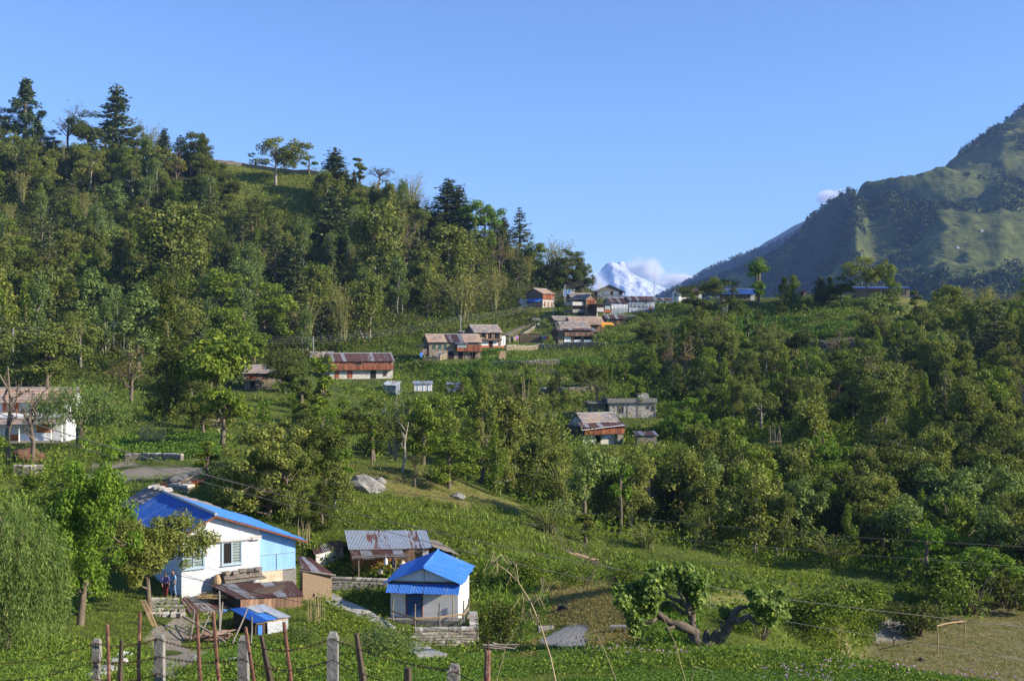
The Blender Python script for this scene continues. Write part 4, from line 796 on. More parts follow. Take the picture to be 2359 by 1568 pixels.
# ------------------------------------------------------------------ trees the photograph shows one by one
NB = [  # kind, name, column, foot row, top row, crown width (px), label
 ('dark0', 'broadleaf_tree', 8, 325, 245, 62, 'dark rounded tree on the ridge just before the tall column shaped conifer'),
 ('column', 'conifer_tree', 60, 328, 183, 66, 'tall column shaped conifer with ragged sides, highest tree of the ridge'),
 ('roundel', 'broadleaf_tree', 92, 330, 285, 36, 'small leaning green tree at the foot of the tall column shaped conifer'),
 ('dark2', 'broadleaf_tree', 122, 345, 300, 38, 'low dark tree between the column shaped conifer and the bare reddish tree'),
 ('bareleaf', 'broadleaf_tree', 157, 350, 246, 52, 'thin tree with sparse reddish brown leaves on the ridge'),
 ('dark1', 'broadleaf_tree', 205, 360, 250, 76, 'dense blackish green tree on the ridge beside the layered pine'),
 ('pine0', 'pine_tree', 268, 365, 194, 92, 'tall layered blue green pine standing highest on the ridge between dark tree and bamboo'),
 ('feather', 'bamboo_clump', 338, 372, 255, 90, 'feathery yellowish bamboo on the ridge right beside the tall layered pine'),
 ('bamboo1', 'bamboo_clump', 355, 375, 285, 64, 'leafy olive bamboo clump on the ridge behind the feathery culms'),
 ('pine1', 'pine_tree', 378, 378, 295, 44, 'small dark pine squeezed beside the leafy olive bamboo on the ridge'),
 ('pinepale0', 'pine_tree', 415, 382, 312, 50, 'small pale pine with open whorls at the end of the ridge wood'),
 ('roundel', 'broadleaf_tree', 466, 372, 309, 38, 'small dark oval tree standing alone on the bare grassy ridge'),
 ('goldround', 'broadleaf_tree', 635, 428, 312, 92, 'wide light green umbrella shaped tree on the bare grassy ridge'),
 ('lop1', 'broadleaf_tree', 712, 402, 356, 36, 'small lopped dark tree on the skyline beside the umbrella shaped tree'),
 ('pine2', 'pine_tree', 771, 470, 339, 86, 'big dark spruce like pine on the skyline over the wooded slope'),
 ('lop2', 'broadleaf_tree', 829, 425, 361, 36, 'narrow lopped dark tree on the skyline behind the big dark pine'),
 ('snagdark', 'pine_tree', 874, 445, 385, 46, 'small thin dark pine with a bent bare twig on the skyline'),
 ('feather', 'bamboo_clump', 945, 470, 380, 100, 'tall wispy bamboo plumes rising highest over the middle of the ridge'),
 ('bamboo0', 'bamboo_clump', 950, 490, 415, 80, 'dense bamboo clump under the wispy plumes on the ridge'),
 ('pine1', 'pine_tree', 1032, 540, 412, 96, 'broad bushy blue green pine on the sloping skyline'),
 ('pine0', 'pine_tree', 1058, 545, 425, 76, 'second bushy pine leaning against the broad blue green pine'),
 ('bright', 'broadleaf_tree', 1115, 575, 450, 80, 'bright yellow green tree on the sloping skyline beside the bushy pines'),
 ('feather', 'bamboo_clump', 1152, 540, 455, 70, 'thin bamboo plumes leaning out behind the bright yellow green tree'),
 ('pine2', 'pine_tree', 1160, 590, 498, 48, 'slim dark pine on the skyline between the bright tree and the pale slender pine'),
 ('pinepale1', 'pine_tree', 1197, 580, 478, 54, 'slender pale pine standing clear on the descending skyline'),
 ('bamboo2', 'bamboo_clump', 1275, 650, 530, 84, 'tall bamboo with drooping tips near the end of the wood above the blue tarp house'),
 ('feather', 'bamboo_clump', 1290, 650, 528, 84, 'wispy bamboo tips hanging out over the end of the wooded slope'),
 ('dark0', 'broadleaf_tree', 1303, 668, 572, 56, 'dark rounded tree near the end of the wooded slope above the village'),
 ('pine0', 'pine_tree', 1336, 668, 590, 44, 'dark pine at the very end of the wooded slope beside the snow peak'),
 ('dark1', 'broadleaf_tree', 1342, 678, 610, 44, 'dark leafy tree hiding the foot of the last pine above the village'),
 ('umbrella', 'broadleaf_tree', 1345, 655, 600, 34, 'yellowish small crown pressed against the last dark pine of the wooded slope'),
 ('pinepale2', 'pine_tree', 580, 590, 470, 80, 'pale pine in the middle of the wooded slope under the grassy ridge'),
 ('pinepale0', 'pine_tree', 633, 650, 516, 66, 'blue green young pine in the middle of the wooded slope with a thin visible trunk'),
 ('pine1', 'pine_tree', 765, 605, 430, 96, 'large olive pine with a dark bare trunk under the big skyline pine'),
 ('alder2', 'alder_tree', 400, 720, 465, 190, 'very large loose crowned alder with pale trunks on the wooded slope'),
 ('alder1', 'alder_tree', 870, 690, 470, 150, 'big loose olive alder below the big skyline pine'),
 ('alder0', 'alder_tree', 1040, 700, 520, 140, 'big loose olive alder below the bushy skyline pines'),
 ('bamboo1', 'bamboo_clump', 1060, 740, 600, 140, 'large yellowish bamboo clump at the foot of the wood above the terraced house row'),
 ('bamboo2', 'bamboo_clump', 700, 790, 660, 120, 'tall bamboo at the foot of the wood above the long balcony house'),
 ('bamboo0', 'bamboo_clump', 590, 770, 640, 110, 'bamboo clump beside the large dark green tree at the foot of the wood'),
 ('oak', 'broadleaf_tree', 108, 905, 733, 172, 'big golden olive tree with a dense crown behind the shuttered house'),
 ('bluegreen', 'broadleaf_tree', 205, 800, 610, 78, 'blue green narrow tree behind the big golden olive tree'),
 ('dark2', 'broadleaf_tree', 150, 770, 660, 90, 'dark tree behind the crown of the big golden olive tree'),
 ('twotier', 'juniper_tree', 385, 968, 655, 96, 'very tall dark two tiered juniper beside the grey pole'),
 ('chestnut', 'broadleaf_tree', 500, 978, 760, 138, 'large leafy tree with a bare leaning trunk left of the small stone house'),
 ('broad0', 'broadleaf_tree', 510, 775, 615, 150, 'big dark green tree at the foot of the wood above the large leafy tree'),
 ('broad1', 'broadleaf_tree', 610, 790, 640, 110, 'leafy green tree at the wood edge above the small stone house'),
 ('chestnut', 'broadleaf_tree', 585, 838, 760, 62, 'small rounded leafy tree just above the small stone house'),
 ('bareleaf', 'broadleaf_tree', 300, 925, 800, 90, 'half bare tree with reddish leaves between grey pole and willow'),
 ('willowgrey', 'willow_tree', 186, 1030, 858, 165, 'rounded grey green willow beside the orange shuttered house'),
 ('bareknob', 'pollard_tree', 22, 1070, 820, 90, 'bare pollarded tree with stubby knobs before the orange shuttered house'),
 ('bareknob', 'pollard_tree', 72, 1075, 880, 84, 'forked bare pollard leaning across the front of the orange shuttered house'),
 ('lop0', 'lopped_tree', 742, 1000, 812, 84, 'tall lopped tree with a dark straight trunk before the long balcony house'),
 ('lop2', 'lopped_tree', 694, 975, 865, 62, 'dark lopped tree beside the tall straight lopped tree'),
 ('dark0', 'broadleaf_tree', 655, 905, 805, 96, 'dark spreading tree between small stone house and long balcony house'),
 ('dark1', 'broadleaf_tree', 860, 1060, 910, 110, 'dark dense tree under the long balcony house terraces'),
 ('greycrown', 'broadleaf_tree', 905, 1060, 885, 118, 'grey twiggy thin leaved tree rising over the grassy mound'),
 ('broad2', 'broadleaf_tree', 975, 1070, 900, 110, 'leafy pale flowering tree behind the leaning dead trunk'),
 ('dead', 'dead_tree', 925, 1086, 958, 44, 'leaning pale barkless trunk on top of the grassy mound'),
 ('snagdark', 'broadleaf_tree', 957, 1122, 1040, 34, 'small dark bare tree on the edge of the grassy mound'),
 ('browncone', 'broadleaf_tree', 1035, 1050, 930, 64, 'brownish green cone shaped tree right of the leaning dead trunk'),
 ('broad0', 'broadleaf_tree', 1035, 1125, 990, 116, 'large glossy tree at the right foot of the grassy mound'),
 ('lop1', 'lopped_tree', 1110, 1110, 1025, 78, 'branching lopped tree at the valley edge beyond the grassy mound'),
 ('broad1', 'broadleaf_tree', 1112, 922, 822, 74, 'rounded dark tree beside the path with the person in blue'),
 ('dark2', 'broadleaf_tree', 1165, 1022, 895, 76, 'dark bushy tree below the path with the person in blue'),
 ('bareleaf', 'broadleaf_tree', 1180, 960, 880, 46, 'bare grey tree beside the leaning bamboo poles'),
 ('oak', 'broadleaf_tree', 620, 1195, 975, 175, 'large olive tree with a wide crown behind the white gabled house'),
 ('yellowleaf', 'broadleaf_tree', 660, 1205, 1000, 110, 'tree with yellowing hanging leaves behind the blue roof ridge'),
 ('longbush2', 'bush', 548, 1165, 1050, 100, 'dense dark bush behind the roof of the white gabled house'),
 ('twotier', 'broadleaf_tree', 742, 1215, 1110, 62, 'dark evergreen beside the dry bean poles behind the white gabled house'),
 ('lop1', 'lopped_tree', 782, 1150, 1020, 70, 'small lopped leafy tree on the left edge of the grassy mound'),
 ('lop0', 'lopped_tree', 478, 1100, 1010, 60, 'small knobby lopped tree beside the track above the orange tarp'),
 ('broad2', 'broadleaf_tree', 760, 1080, 975, 90, 'leafy tree beyond the grassy mound near its left end'),
 ('goldround', 'broadleaf_tree', 1655, 705, 636, 72, 'rounded yellowish tree before the blue roofed house on the crest'),
 ('dark0', 'broadleaf_tree', 1600, 722, 655, 60, 'very dark tree beside the white end wall house on the crest'),
 ('twoball', 'broadleaf_tree', 1748, 700, 580, 66, 'bright tree of stacked round tufts towering over the crest houses'),
 ('snagdark', 'broadleaf_tree', 1688, 698, 640, 26, 'thin dark bare tree before the blue roof on the crest'),
 ('roundel', 'broadleaf_tree', 1808, 697, 640, 36, 'dark half of the twin oval trees on the crest'),
 ('slim', 'broadleaf_tree', 1828, 697, 635, 38, 'sunlit half of the twin oval trees on the crest'),
 ('pine2', 'pine_tree', 1890, 698, 635, 44, 'dark small pine on the crest, first of the three dark evergreens'),
 ('roundel', 'broadleaf_tree', 1912, 700, 638, 30, 'narrow dark evergreen between two wider ones on the crest'),
 ('dark1', 'broadleaf_tree', 1937, 702, 632, 48, 'wide dark evergreen on the crest next to the golden umbrella tree'),
 ('umbrella', 'broadleaf_tree', 1998, 695, 588, 86, 'golden green umbrella shaped tree before the stone house on the crest'),
 ('slim', 'broadleaf_tree', 2051, 698, 627, 40, 'slim pale tree with a thin stem before the stone house on the crest'),
 ('lop2', 'lopped_tree', 2110, 740, 665, 34, 'narrow lopped tree on the grassy bank right of the crest stone house'),
 ('alder2', 'alder_tree', 2188, 765, 655, 100, 'wide pale loose tree on the crest road bend'),
 ('bamboo1', 'bamboo_clump', 2265, 760, 640, 90, 'pale green bamboo on the crest under the mountain'),
 ('pinepale1', 'pine_tree', 2292, 830, 690, 92, 'dark blue green pine under the crest road'),
 ('bluegreen', 'broadleaf_tree', 2010, 790, 670, 90, 'blue green dark tree below the golden umbrella tree'),
 ('walnut', 'broadleaf_tree', 1568, 1018, 915, 104, 'wide bright green walnut like tree beside the grey rubble house'),
 ('lop0', 'lopped_tree', 1466, 960, 862, 50, 'slender leafy lopped tree standing in front of the grey rubble house'),
 ('snagdark', 'broadleaf_tree', 1375, 960, 870, 60, 'dark sparse tree left of the grey rubble house'),
 ('dark2', 'broadleaf_tree', 1480, 790, 718, 70, 'dark tree below the grey tarp clad houses of the village'),
 ('alder0', 'alder_tree', 1868, 1100, 915, 116, 'tall loose alder with a pale stem on the field beside the stacked poles'),
 ('bambg0', 'bamboo_clump', 1450, 1130, 1020, 120, 'green bamboo thicket in the valley below the red wooden house'),
 ('bambg1', 'bamboo_clump', 1260, 1225, 1135, 120, 'bright green feathery bamboo at the upper end of the dug field'),
 ('bambg2', 'bamboo_clump', 1490, 1262, 1185, 110, 'bright green feathery bamboo behind the ploughed strip'),
 ('bambg0', 'bamboo_clump', 1920, 1300, 1215, 130, 'feathery dark green bamboo in shade beyond the ploughed strip'),
 ('lop1', 'lopped_tree', 2135, 1405, 1195, 90, 'tall ivy clad lopped tree behind the ball ground'),
 ('lop2', 'lopped_tree', 1350, 1250, 1175, 46, 'small lopped tree with yellow green tufts at the valley edge'),
 ('dark0', 'broadleaf_tree', 2075, 1140, 990, 96, 'dark blue green tree over the dark hut roof in the right valley'),
 # around the near houses
 ('willowbig', 'willow_tree', 12, 1500, 1085, 290, 'big weeping willow at the left edge with long hanging leaves'),
 ('frontleaf', 'broadleaf_tree', 184, 1440, 985, 205, 'tall fresh green leafy tree with a dark leaning trunk beside the weeping willow'),
 ('frontbush', 'broadleaf_tree', 345, 1412, 1160, 180, 'many stemmed bushy tree with reddish tips beside the white gabled house'),
 ('broad1', 'broadleaf_tree', 150, 1230, 1060, 120, 'mid green tree behind the tall fresh green leafy tree'),
 ('longbush0', 'bush', 880, 1512, 1428, 170, 'wide willow like bush below the flagstone path to the blue cottage'),
 ('longbush2', 'bush', 1153, 1492, 1370, 96, 'tall dense bush beside the walled yard of the blue cottage'),
 ('longbush1', 'bush', 1860, 1440, 1345, 190, 'wide leafy thicket above the gravel bank'),
 ('longbush1', 'bush', 1965, 1405, 1320, 140, 'leafy shrub thicket at the head of the gravel bank'),
 ('longbush1', 'bush', 1750, 1470, 1390, 120, 'leafy shrubs right behind the gnarled fig tree'),
 ('longbush2', 'bush', 2115, 1462, 1375, 120, 'dense leafy bush beside the gravel bank behind the goal'),
 ('longbush1', 'bush', 2225, 1412, 1280, 190, 'big leafy thicket along the far side of the ball ground'),
 ('bright', 'broadleaf_tree', 2240, 1400, 1245, 130, 'bright green rounded tree behind the ball ground thicket'),
 ('longbush2', 'bush', 2320, 1400, 1290, 150, 'dark thicket at the far corner of the ball ground'),
 ('longbush1', 'bush', 1205, 1345, 1265, 110, 'leafy bush on the slope right of the blue cottage roof'),
 ('longbush1', 'bush', 1340, 1350, 1290, 110, 'leafy bush at the head of the dry grass flat'),
 ('longbush1', 'bush', 1430, 1360, 1280, 110, 'leafy bush beside the fallen pale poles'),
 ('longbush0', 'bush', 700, 1480, 1425, 60, 'small bush beside the plank shed'),
 ('bush1', 'bush', 1035, 1175, 1150, 34, 'small round bush on the side of the grassy mound'),
 ('bush0', 'bush', 985, 1172, 1148, 28, 'tiny round bush on the grassy mound'),
]
for kind, name, px, base, top, wpx, lab in NB:
    wpx *= 1.0 if kind in ('willowbig', 'umbrella', 'frontleaf', 'frontbush') else 1.45 if kind == 'willowgrey' else 1.25 if kind[:4] in ('pine', 'colu', 'roun') else 1.15
    cat = {'bush': 'bush', 'bamboo_clump': 'bamboo', 'pine_tree': 'pine', 'conifer_tree': 'conifer', 'willow_tree': 'willow', 'juniper_tree': 'juniper'}.get(name, 'tree')
    plant_px(kind, name, px, base, top, wpx, lab, cat, lean=(.12 if name == 'dead_tree' else .10 if kind == 'frontleaf' else 0), rz=(0 if name == 'dead_tree' or kind == 'frontleaf' else None))

# ------------------------------------------------------------------ the rest of the wood and of the valley trees
LAND = [('the long balcony house', 830, 860), ('the terraced house row', 1030, 810), ('the shaded gable house', 1110, 780), ('the plastic windowed house', 1320, 780), ('the blue tarp house', 1240, 700), ('the tall village house', 1340, 715), ('the grey tarp houses', 1480, 710),
        ('the grey rubble house', 1450, 930), ('the red wooden house', 1380, 985), ('the small stone house', 590, 870), ('the orange shuttered house', 80, 960), ('the crest stone house', 2030, 675), ('the blue crest roof', 1700, 675), ('the crest road', 1900, 790),
        ('the crest road bend', 2180, 750), ('the bright potato terraces', 1700, 1050), ('the dug field', 1320, 1260), ('the ball ground', 2250, 1410), ('the grassy mound', 900, 1110), ('the grassy ridge', 620, 400), ('the umbrella tree', 635, 420), ('the big skyline pine', 771, 470), ('the layered ridge pine', 268, 360),
        ('the two tiered juniper', 385, 800), ('the very large alder', 400, 620), ('the bushy skyline pines', 1040, 530), ('the bamboo plumes', 945, 470), ('the golden olive tree', 108, 820), ('the walnut like tree', 1568, 990), ('the tall loose alder', 1868, 1050), ('the dark hut roof', 2040, 1030), ('the plastic tunnel', 1620, 750)]
HUE = {'agrey': 'grey green airy alder', 'alder': 'loose olive alder', 'pine': 'dark pine', 'pinepale': 'pale pine', 'bamboo': 'yellowish bamboo clump', 'bambg': 'green bamboo clump', 'broad': 'leafy green tree', 'dark': 'dark dense tree', 'olive': 'olive oak like tree', 'lop': 'lopped tufted tree', 'bright': 'bright green tree', 'slim': 'slim upright tree', 'bluegreen': 'blue green tree', 'bareleaf': 'half bare brownish tree', 'browncone': 'brownish cone tree', 'bush': 'leafy bush', 'chestnut': 'big leaved tree', 'roundel': 'dark oval tree', 'greycrown': 'grey twiggy tree', 'goldround': 'golden tree'}
KEEP = [  # openings in the wood and round the houses: no self sown tree stands (or rises) here
 [(475, 372), (760, 402), (800, 470), (620, 560), (545, 470)], [(890, 750), (1460, 700), (1460, 830), (890, 845)], [(740, 800), (910, 800), (910, 935), (740, 900)], [(550, 825), (650, 825), (650, 920), (550, 920)], [(1380, 890), (1520, 890), (1520, 1010), (1320, 1010), (1310, 950)],
 [(0, 890), (160, 890), (160, 1060), (0, 1060)], [(1480, 1010), (2000, 1030), (2010, 1120), (1480, 1090)], [(1180, 670), (1560, 640), (1560, 780), (1180, 780)], [(1690, 730), (1930, 732), (1930, 765), (1690, 765)], [(1900, 690), (2230, 690), (2230, 765), (1900, 760)], [(1680, 860), (1800, 866), (1800, 910), (1690, 905)], [(1020, 925), (1140, 925), (1140, 960), (1020, 960)], [(880, 874), (1085, 874), (1085, 902), (880, 902)], [(1325, 960), (1445, 955), (1445, 1020), (1325, 1020)]]
HOMES = [KEEP[k] for k in (1, 2, 3, 4, 5, 7, 12, 13)]
occ = []
def sow(poly, n, kinds, hrange, name_, group, dmin, rad, small=1.0, dlim=(0, 640)):
    xs = [p[0] for p in poly]; ys = [p[1] for p in poly]; k = 0; tries = 0
    while k < n and tries < n * 30:
        tries += 1; px = rng.uniform(min(xs), max(xs)); py = rng.uniform(min(ys), max(ys))
        if not inpoly(np.array([px]), np.array([py]), poly)[0] or any(inpoly(np.array([px]), np.array([py]), q)[0] for q in KEEP): continue
        g = ground([px], [py], dmin)[0]
        if np.isnan(g[0]) or not dlim[0] < g[3] < dlim[1] or padded(g[None, :3], 1.0)[0]: continue
        if any((g[0] - q[0]) ** 2 + (g[1] - q[1]) ** 2 < (rad * (.6 + .8 * rng.random())) ** 2 for q in occ): continue
        kind = kinds[int(rng.integers(len(kinds)))]; h = rng.uniform(*hrange) * (1.15 if kind.startswith('pine') else .85 if kind in ('slim', 'lop') else 1)
        if kind.startswith('bush'): h *= .35
        top = py - h * F / g[3]
        hw = .22 * (py - top)
        if any(inpoly(np.array([px - hw, px, px + hw] * 3), np.repeat(top + (py - top) * np.array([.12, .4, .75]), 3), q).any() for q in HOMES): continue
        base = kind.rstrip('0123456789'); full = kind if kind in PR else kind + str(int(rng.integers(3)))
        lm = min(LAND, key=lambda q: (q[1] - px) ** 2 + ((q[2] - py) * 1.6) ** 2); dx, dy = px - lm[1], py - lm[2]
        rel = ('well ' if abs(dy) + abs(dx) > 110 else '') + ('above' if dy < -abs(dx) * .7 else 'below' if dy > abs(dx) * .7 else 'left of' if dx < 0 else 'right of')
        mid = sum(hrange) / 2 * (.35 if base == 'bush' else 1); size = 'tall ' if h > mid * 1.12 else 'small ' if h < mid * .88 else ''
        nm = {'agrey': 'alder_tree', 'pine': 'pine_tree', 'pinepale': 'pine_tree', 'bamboo': 'bamboo_clump', 'bambg': 'bamboo_clump', 'alder': 'alder_tree', 'lop': 'lopped_tree', 'bush': 'bush', 'dark': 'evergreen_tree', 'slim': 'upright_tree', 'bareleaf': 'leafless_tree', 'olive': 'oak_tree'}.get(base, 'broadleaf_tree')
        lm2 = sorted(LAND, key=lambda q: (q[1] - px) ** 2 + ((q[2] - py) * 1.6) ** 2)[1]
        plant(full, nm, g, h, None, '%s%s %s %s towards %s' % (size, HUE[base], rel.replace('well ', ''), lm[0], lm2[0]), {'pine_tree': 'pine', 'bamboo_clump': 'bamboo', 'bush': 'bush'}.get(nm, 'tree'), group)
        occ.append((g[0], g[1])); k += 1
for t, l_, w_ in TREES: occ.append((l_[0], l_[1]))
WOOD = [(-260, 350), (150, 370), (480, 395), (760, 440), (870, 470), (1010, 540), (1150, 600), (1330, 690), (1200, 710), (1120, 755), (960, 790), (880, 800), (640, 830), (480, 860), (320, 900), (-260, 850)]
sow(WOOD, 225, ['alder'] * 5 + ['agrey'] * 4 + ['olive'] * 3 + ['broad'] * 2 + ['dark'] * 3 + ['slim'] + ['bamboo'] * 2 + ['pinepale', 'pine', 'slim', 'bluegreen', 'bareleaf', 'lop'], (11, 18), 'tree', 'trees of the wooded slope', 180, 6.0)
sow([(-260, 335), (150, 350), (400, 372), (390, 415), (-260, 400)], 20, ['bamboo', 'olive', 'broad', 'alder', 'dark', 'pinepale'], (7, 12), 'tree', 'trees of the ridge top', 300, 4.5)
sow([(760, 430), (880, 470), (1010, 530), (1150, 590), (1320, 670), (1250, 690), (1000, 580), (780, 500)], 26, ['bamboo', 'alder', 'pine', 'olive', 'broad', 'dark'], (9, 14), 'tree', 'trees of the descending ridge', 300, 5)
sow([(-260, 560), (600, 600), (1150, 640), (1190, 700), (900, 790), (500, 870), (-260, 880)], 45, ['bush', 'broad', 'alder', 'slim', 'bamboo', 'dark'], (6, 9), 'tree', 'small trees at the foot of the wood', 150, 4.0)
sow([(430, 880), (640, 930), (1000, 900), (1240, 950), (1330, 1030), (1100, 1090), (1000, 1060), (820, 1080), (560, 1060), (430, 1000)], 44, ['broad', 'olive', 'lop', 'dark', 'bush', 'slim', 'chestnut'], (4.5, 8.5), 'tree', 'trees of the middle slope', 100, 4.5)
sow([(880, 875), (1450, 860), (1420, 1000), (1000, 960), (880, 920)], 46, ['slim', 'lop', 'broad', 'bush', 'dark', 'olive'], (2.8, 5.4), 'tree', 'small trees of the terraces', 120, 4)
sow([(1080, 1060), (1330, 1020), (1500, 1090), (2000, 1110), (2560, 1080), (2560, 1380), (2150, 1350), (1950, 1300), (1600, 1270), (1420, 1270), (1250, 1195), (1110, 1130)], 110, ['broad'] * 3 + ['olive'] * 5 + ['dark'] * 3 + ['alder'] * 2 + ['lop', 'bambg', 'browncone', 'bluegreen', 'slim', 'bright'], (6, 11), 'tree', 'valley trees', 90, 4.0)
sow([(1400, 780), (1550, 735), (1700, 770), (1850, 830), (2000, 850), (2000, 1010), (1760, 1015), (1520, 920), (1400, 880)], 100, ['broad'] * 3 + ['slim'] * 3 + ['lop'] * 3 + ['dark'] * 2 + ['olive', 'bareleaf', 'bush', 'alder'], (6, 10.5), 'tree', 'trees of the village terraces', 130, 4.3)
sow([(1950, 800), (2560, 760), (2560, 1100), (2000, 1060)], 96, ['olive'] * 4 + ['alder'] * 4 + ['broad'] * 3 + ['dark'] * 2 + ['pinepale', 'bamboo', 'bluegreen', 'bareleaf', 'slim'], (7, 13), 'tree', 'trees of the right slope', 130, 5.0)
sow([(1560, 700), (1900, 705), (1900, 740), (1700, 740)], 12, ['dark', 'broad', 'bush', 'bush'], (4, 7), 'tree', 'shrubby trees under the crest houses', 200, 4)
sow([(2130, 715), (2560, 690), (2560, 780), (2200, 760)], 16, ['olive', 'bamboo', 'alder', 'broad'], (8, 13), 'tree', 'trees of the right crest', 200, 5)
sow([(640, 1090), (760, 1110), (780, 1200), (700, 1220), (620, 1200)], 7, ['olive', 'dark', 'broad'], (4, 7), 'tree', 'trees behind the white gabled house', 70, 3.5)
sow([(-260, 1030), (120, 1060), (150, 1180), (-260, 1150)], 6, ['broad', 'olive', 'bush'], (5, 7), 'tree', 'trees beside the pollards', 70, 4)

# ------------------------------------------------------------------ ground cover, one object per kind that nobody could count
def scatter(n, poly, dmin=20, dmax=640, avoid=(), density=None):
    xs = [p[0] for p in poly]; ys = [p[1] for p in poly]; px = rng.uniform(min(xs), max(xs), n); py = rng.uniform(min(ys), max(ys), n)
    k = inpoly(px, py, poly); px, py = px[k], py[k]; g = ground(px, py, dmin, dmax); k = ~np.isnan(g[:, 0]); g, px, py = g[k], px[k], py[k]
    k = np.ones(len(g), bool)
    for a in avoid: k &= ~inany(px, py, g[:, 3], a)
    k &= ~padded(g, .85)
    return g[k]
HOUSES = [([(400, 1180), (700, 1220), (720, 1330), (690, 1480), (560, 1500), (410, 1400)], 50, 90), ([(700, 1215), (1000, 1215), (1010, 1325), (930, 1340), (720, 1325)], 60, 95), ([(890, 1330), (1090, 1330), (1090, 1432), (890, 1432)], 60, 85)]
def clump(g, sc_, thr): return g[fbm(g[:, 0], g[:, 1], sc_, 3, 57) > thr]
MOUND = [([(720, 1060), (980, 1060), (1200, 1170), (1340, 1290), (1300, 1330), (1080, 1300), (990, 1215), (740, 1215)], 70, 125), ([(690, 1340), (900, 1340), (960, 1500), (720, 1440)], 50, 80)]
YARD = [([(340, 1370), (720, 1370), (720, 1490), (600, 1500), (430, 1510), (345, 1460)], 40, 75), ([(890, 1360), (1090, 1360), (1095, 1480), (900, 1440)], 55, 75)]
def cover(name, mat, g, blades, size, hgt_, asp, spread, label=None, up=1.0, scale_d=0.0, flat=0.0):
    n = len(g); s = rng.uniform(.6, 1.3, n) * (1 + scale_d * np.clip(g[:, 3] - 60, 0, None) / 100) * np.clip(g[:, 3] / 75, .42, 1)
    C = np.repeat(g[:, :3], blades, 0); sr = np.repeat(s, blades); off = rng.normal(size=(len(C), 3)) * spread * sr[:, None]; off[:, 2] = np.abs(rng.normal(size=len(C))) * hgt_ * sr; C = C + off
    h = np.repeat(g[:, 3], blades)
    V = leaf_quads(C, size, asp, nrm=np.array([0, 0, flat]), tan=np.array([0, 0, up]), nj=.8, tj=.6).reshape(-1, 4, 3)
    V = C[:, None, :] + (V - C[:, None, :]) * sr[:, None, None]
    V = V.reshape(-1, 3); return tag(mobj(name, fmesh(name, V, quads(V)), M[mat]), kind='stuff')
ALL = [(-280, 300), (2600, 300), (2600, 1600), (-280, 1600)]
LOW = [(-280, 900), (2600, 900), (2600, 1600), (-280, 1600)]
cover('undergrowth', 'shrub_leaf', clump(scatter(46000, ALL, 26, 640, (FIELD, DRY, GRAV, PATH, SOIL, CROP, MOUND[:1], YARD)), 6, .02), 16, .20, .34, .6, .40, scale_d=.7)
cover('weeds', 'shrub_leaf', clump(scatter(7000, [(560, 1330), (900, 1330), (1100, 1430), (1100, 1500), (430, 1510), (340, 1400)], 40, 80, (PATH,)), 2.5, .05), 9, .15, .16, .6, .2)
cover('dark_undergrowth', 'leaf_dark', scatter(16000, [(-280, 330), (1380, 600), (1400, 720), (900, 820), (500, 900), (-280, 900)], 150, 640), 14, .32, .7, .6, .8, scale_d=.35)
cover('valley_undergrowth', 'leaf_green', scatter(13000, [(1000, 1000), (1400, 900), (2600, 760), (2600, 1420), (1900, 1310), (1300, 1230)], 85, 400, (CROP, SOIL, MOUND)), 15, .27, .75, .6, .7, scale_d=.4)
cover('grass', 'grass_blade', scatter(120000, LOW, 22, 260, (GRAV, PATH, SOIL, FIELD, DRY)), 6, .20, .08, .12, .11, scale_d=.7, up=1.7)
cover('hill_grass', 'grass_blade', scatter(22000, [(440, 360), (800, 400), (840, 560), (560, 600), (480, 480)], 250, 640), 4, .8, .3, .2, .4, up=1.6)
cover('village_grass', 'grass_blade', scatter(42000, [(640, 820), (1180, 690), (1560, 700), (2240, 690), (2300, 800), (2000, 1100), (1480, 1090), (1000, 1000)], 120, 400, (PATH,)), 5, .5, .25, .2, .3, up=1.6, scale_d=.2)
cover('dry_grass', 'dry_blade', np.concatenate([scatter(26000, [(1200, 1330), (1520, 1330), (1520, 1510), (1200, 1510)], 48, 84, (GRAV, HOUSES))[::2], scatter(26000, [(1950, 1400), (2600, 1320), (2600, 1600), (1950, 1540)], 70, 112, ())[::3], scatter(9000, [(780, 1070), (1000, 1070), (1220, 1200), (800, 1180)], 80, 125, ()), scatter(9000, [(440, 360), (800, 400), (840, 560), (560, 600), (480, 480)], 250, 640)[::2]]), 5, .16, .05, .2, .12, up=1.2)
cover('mound_crop', 'field_leaf', clump(scatter(30000, [(760, 1120), (960, 1110), (1180, 1180), (1260, 1220), (1330, 1300), (1180, 1330), (1080, 1290), (1000, 1210), (740, 1215)], 70, 125, (HOUSES, SOIL)), 5, -.1), 10, .10, .13, .7, .25, up=.2, flat=.6)
cover('terrace_crop', 'field_leaf', scatter(14000, [(1480, 1012), (2000, 1035), (2010, 1092), (1480, 1080)], 130, 190), 10, .15, .2, .7, .3, up=.2, scale_d=.3, flat=.7)
cover('leafy_crop', 'potato_leaf', np.concatenate([scatter(30000, [(270, 1005), (500, 1005), (500, 1055), (270, 1055)], 90, 135)[::6], clump(scatter(7000, [(1690, 735), (1960, 735), (1960, 775), (1690, 775)], 240, 330), 9, -.1), clump(scatter(9000, [(1000, 805), (1430, 815), (1430, 885), (1000, 885)], 190, 285), 9, .05)]), 12, .15, .2, .7, .3, up=.2, scale_d=.5, flat=.6)
pot = scatter(60000, [(1090, 1490), (1620, 1483), (1920, 1508), (2060, 1538), (2600, 1566), (2600, 1640), (1090, 1640)], 26, 54)
pot2 = scatter(26000, [(540, 1470), (900, 1500), (1100, 1510), (1100, 1620), (420, 1620), (430, 1530)], 26, 60, (PATH,))
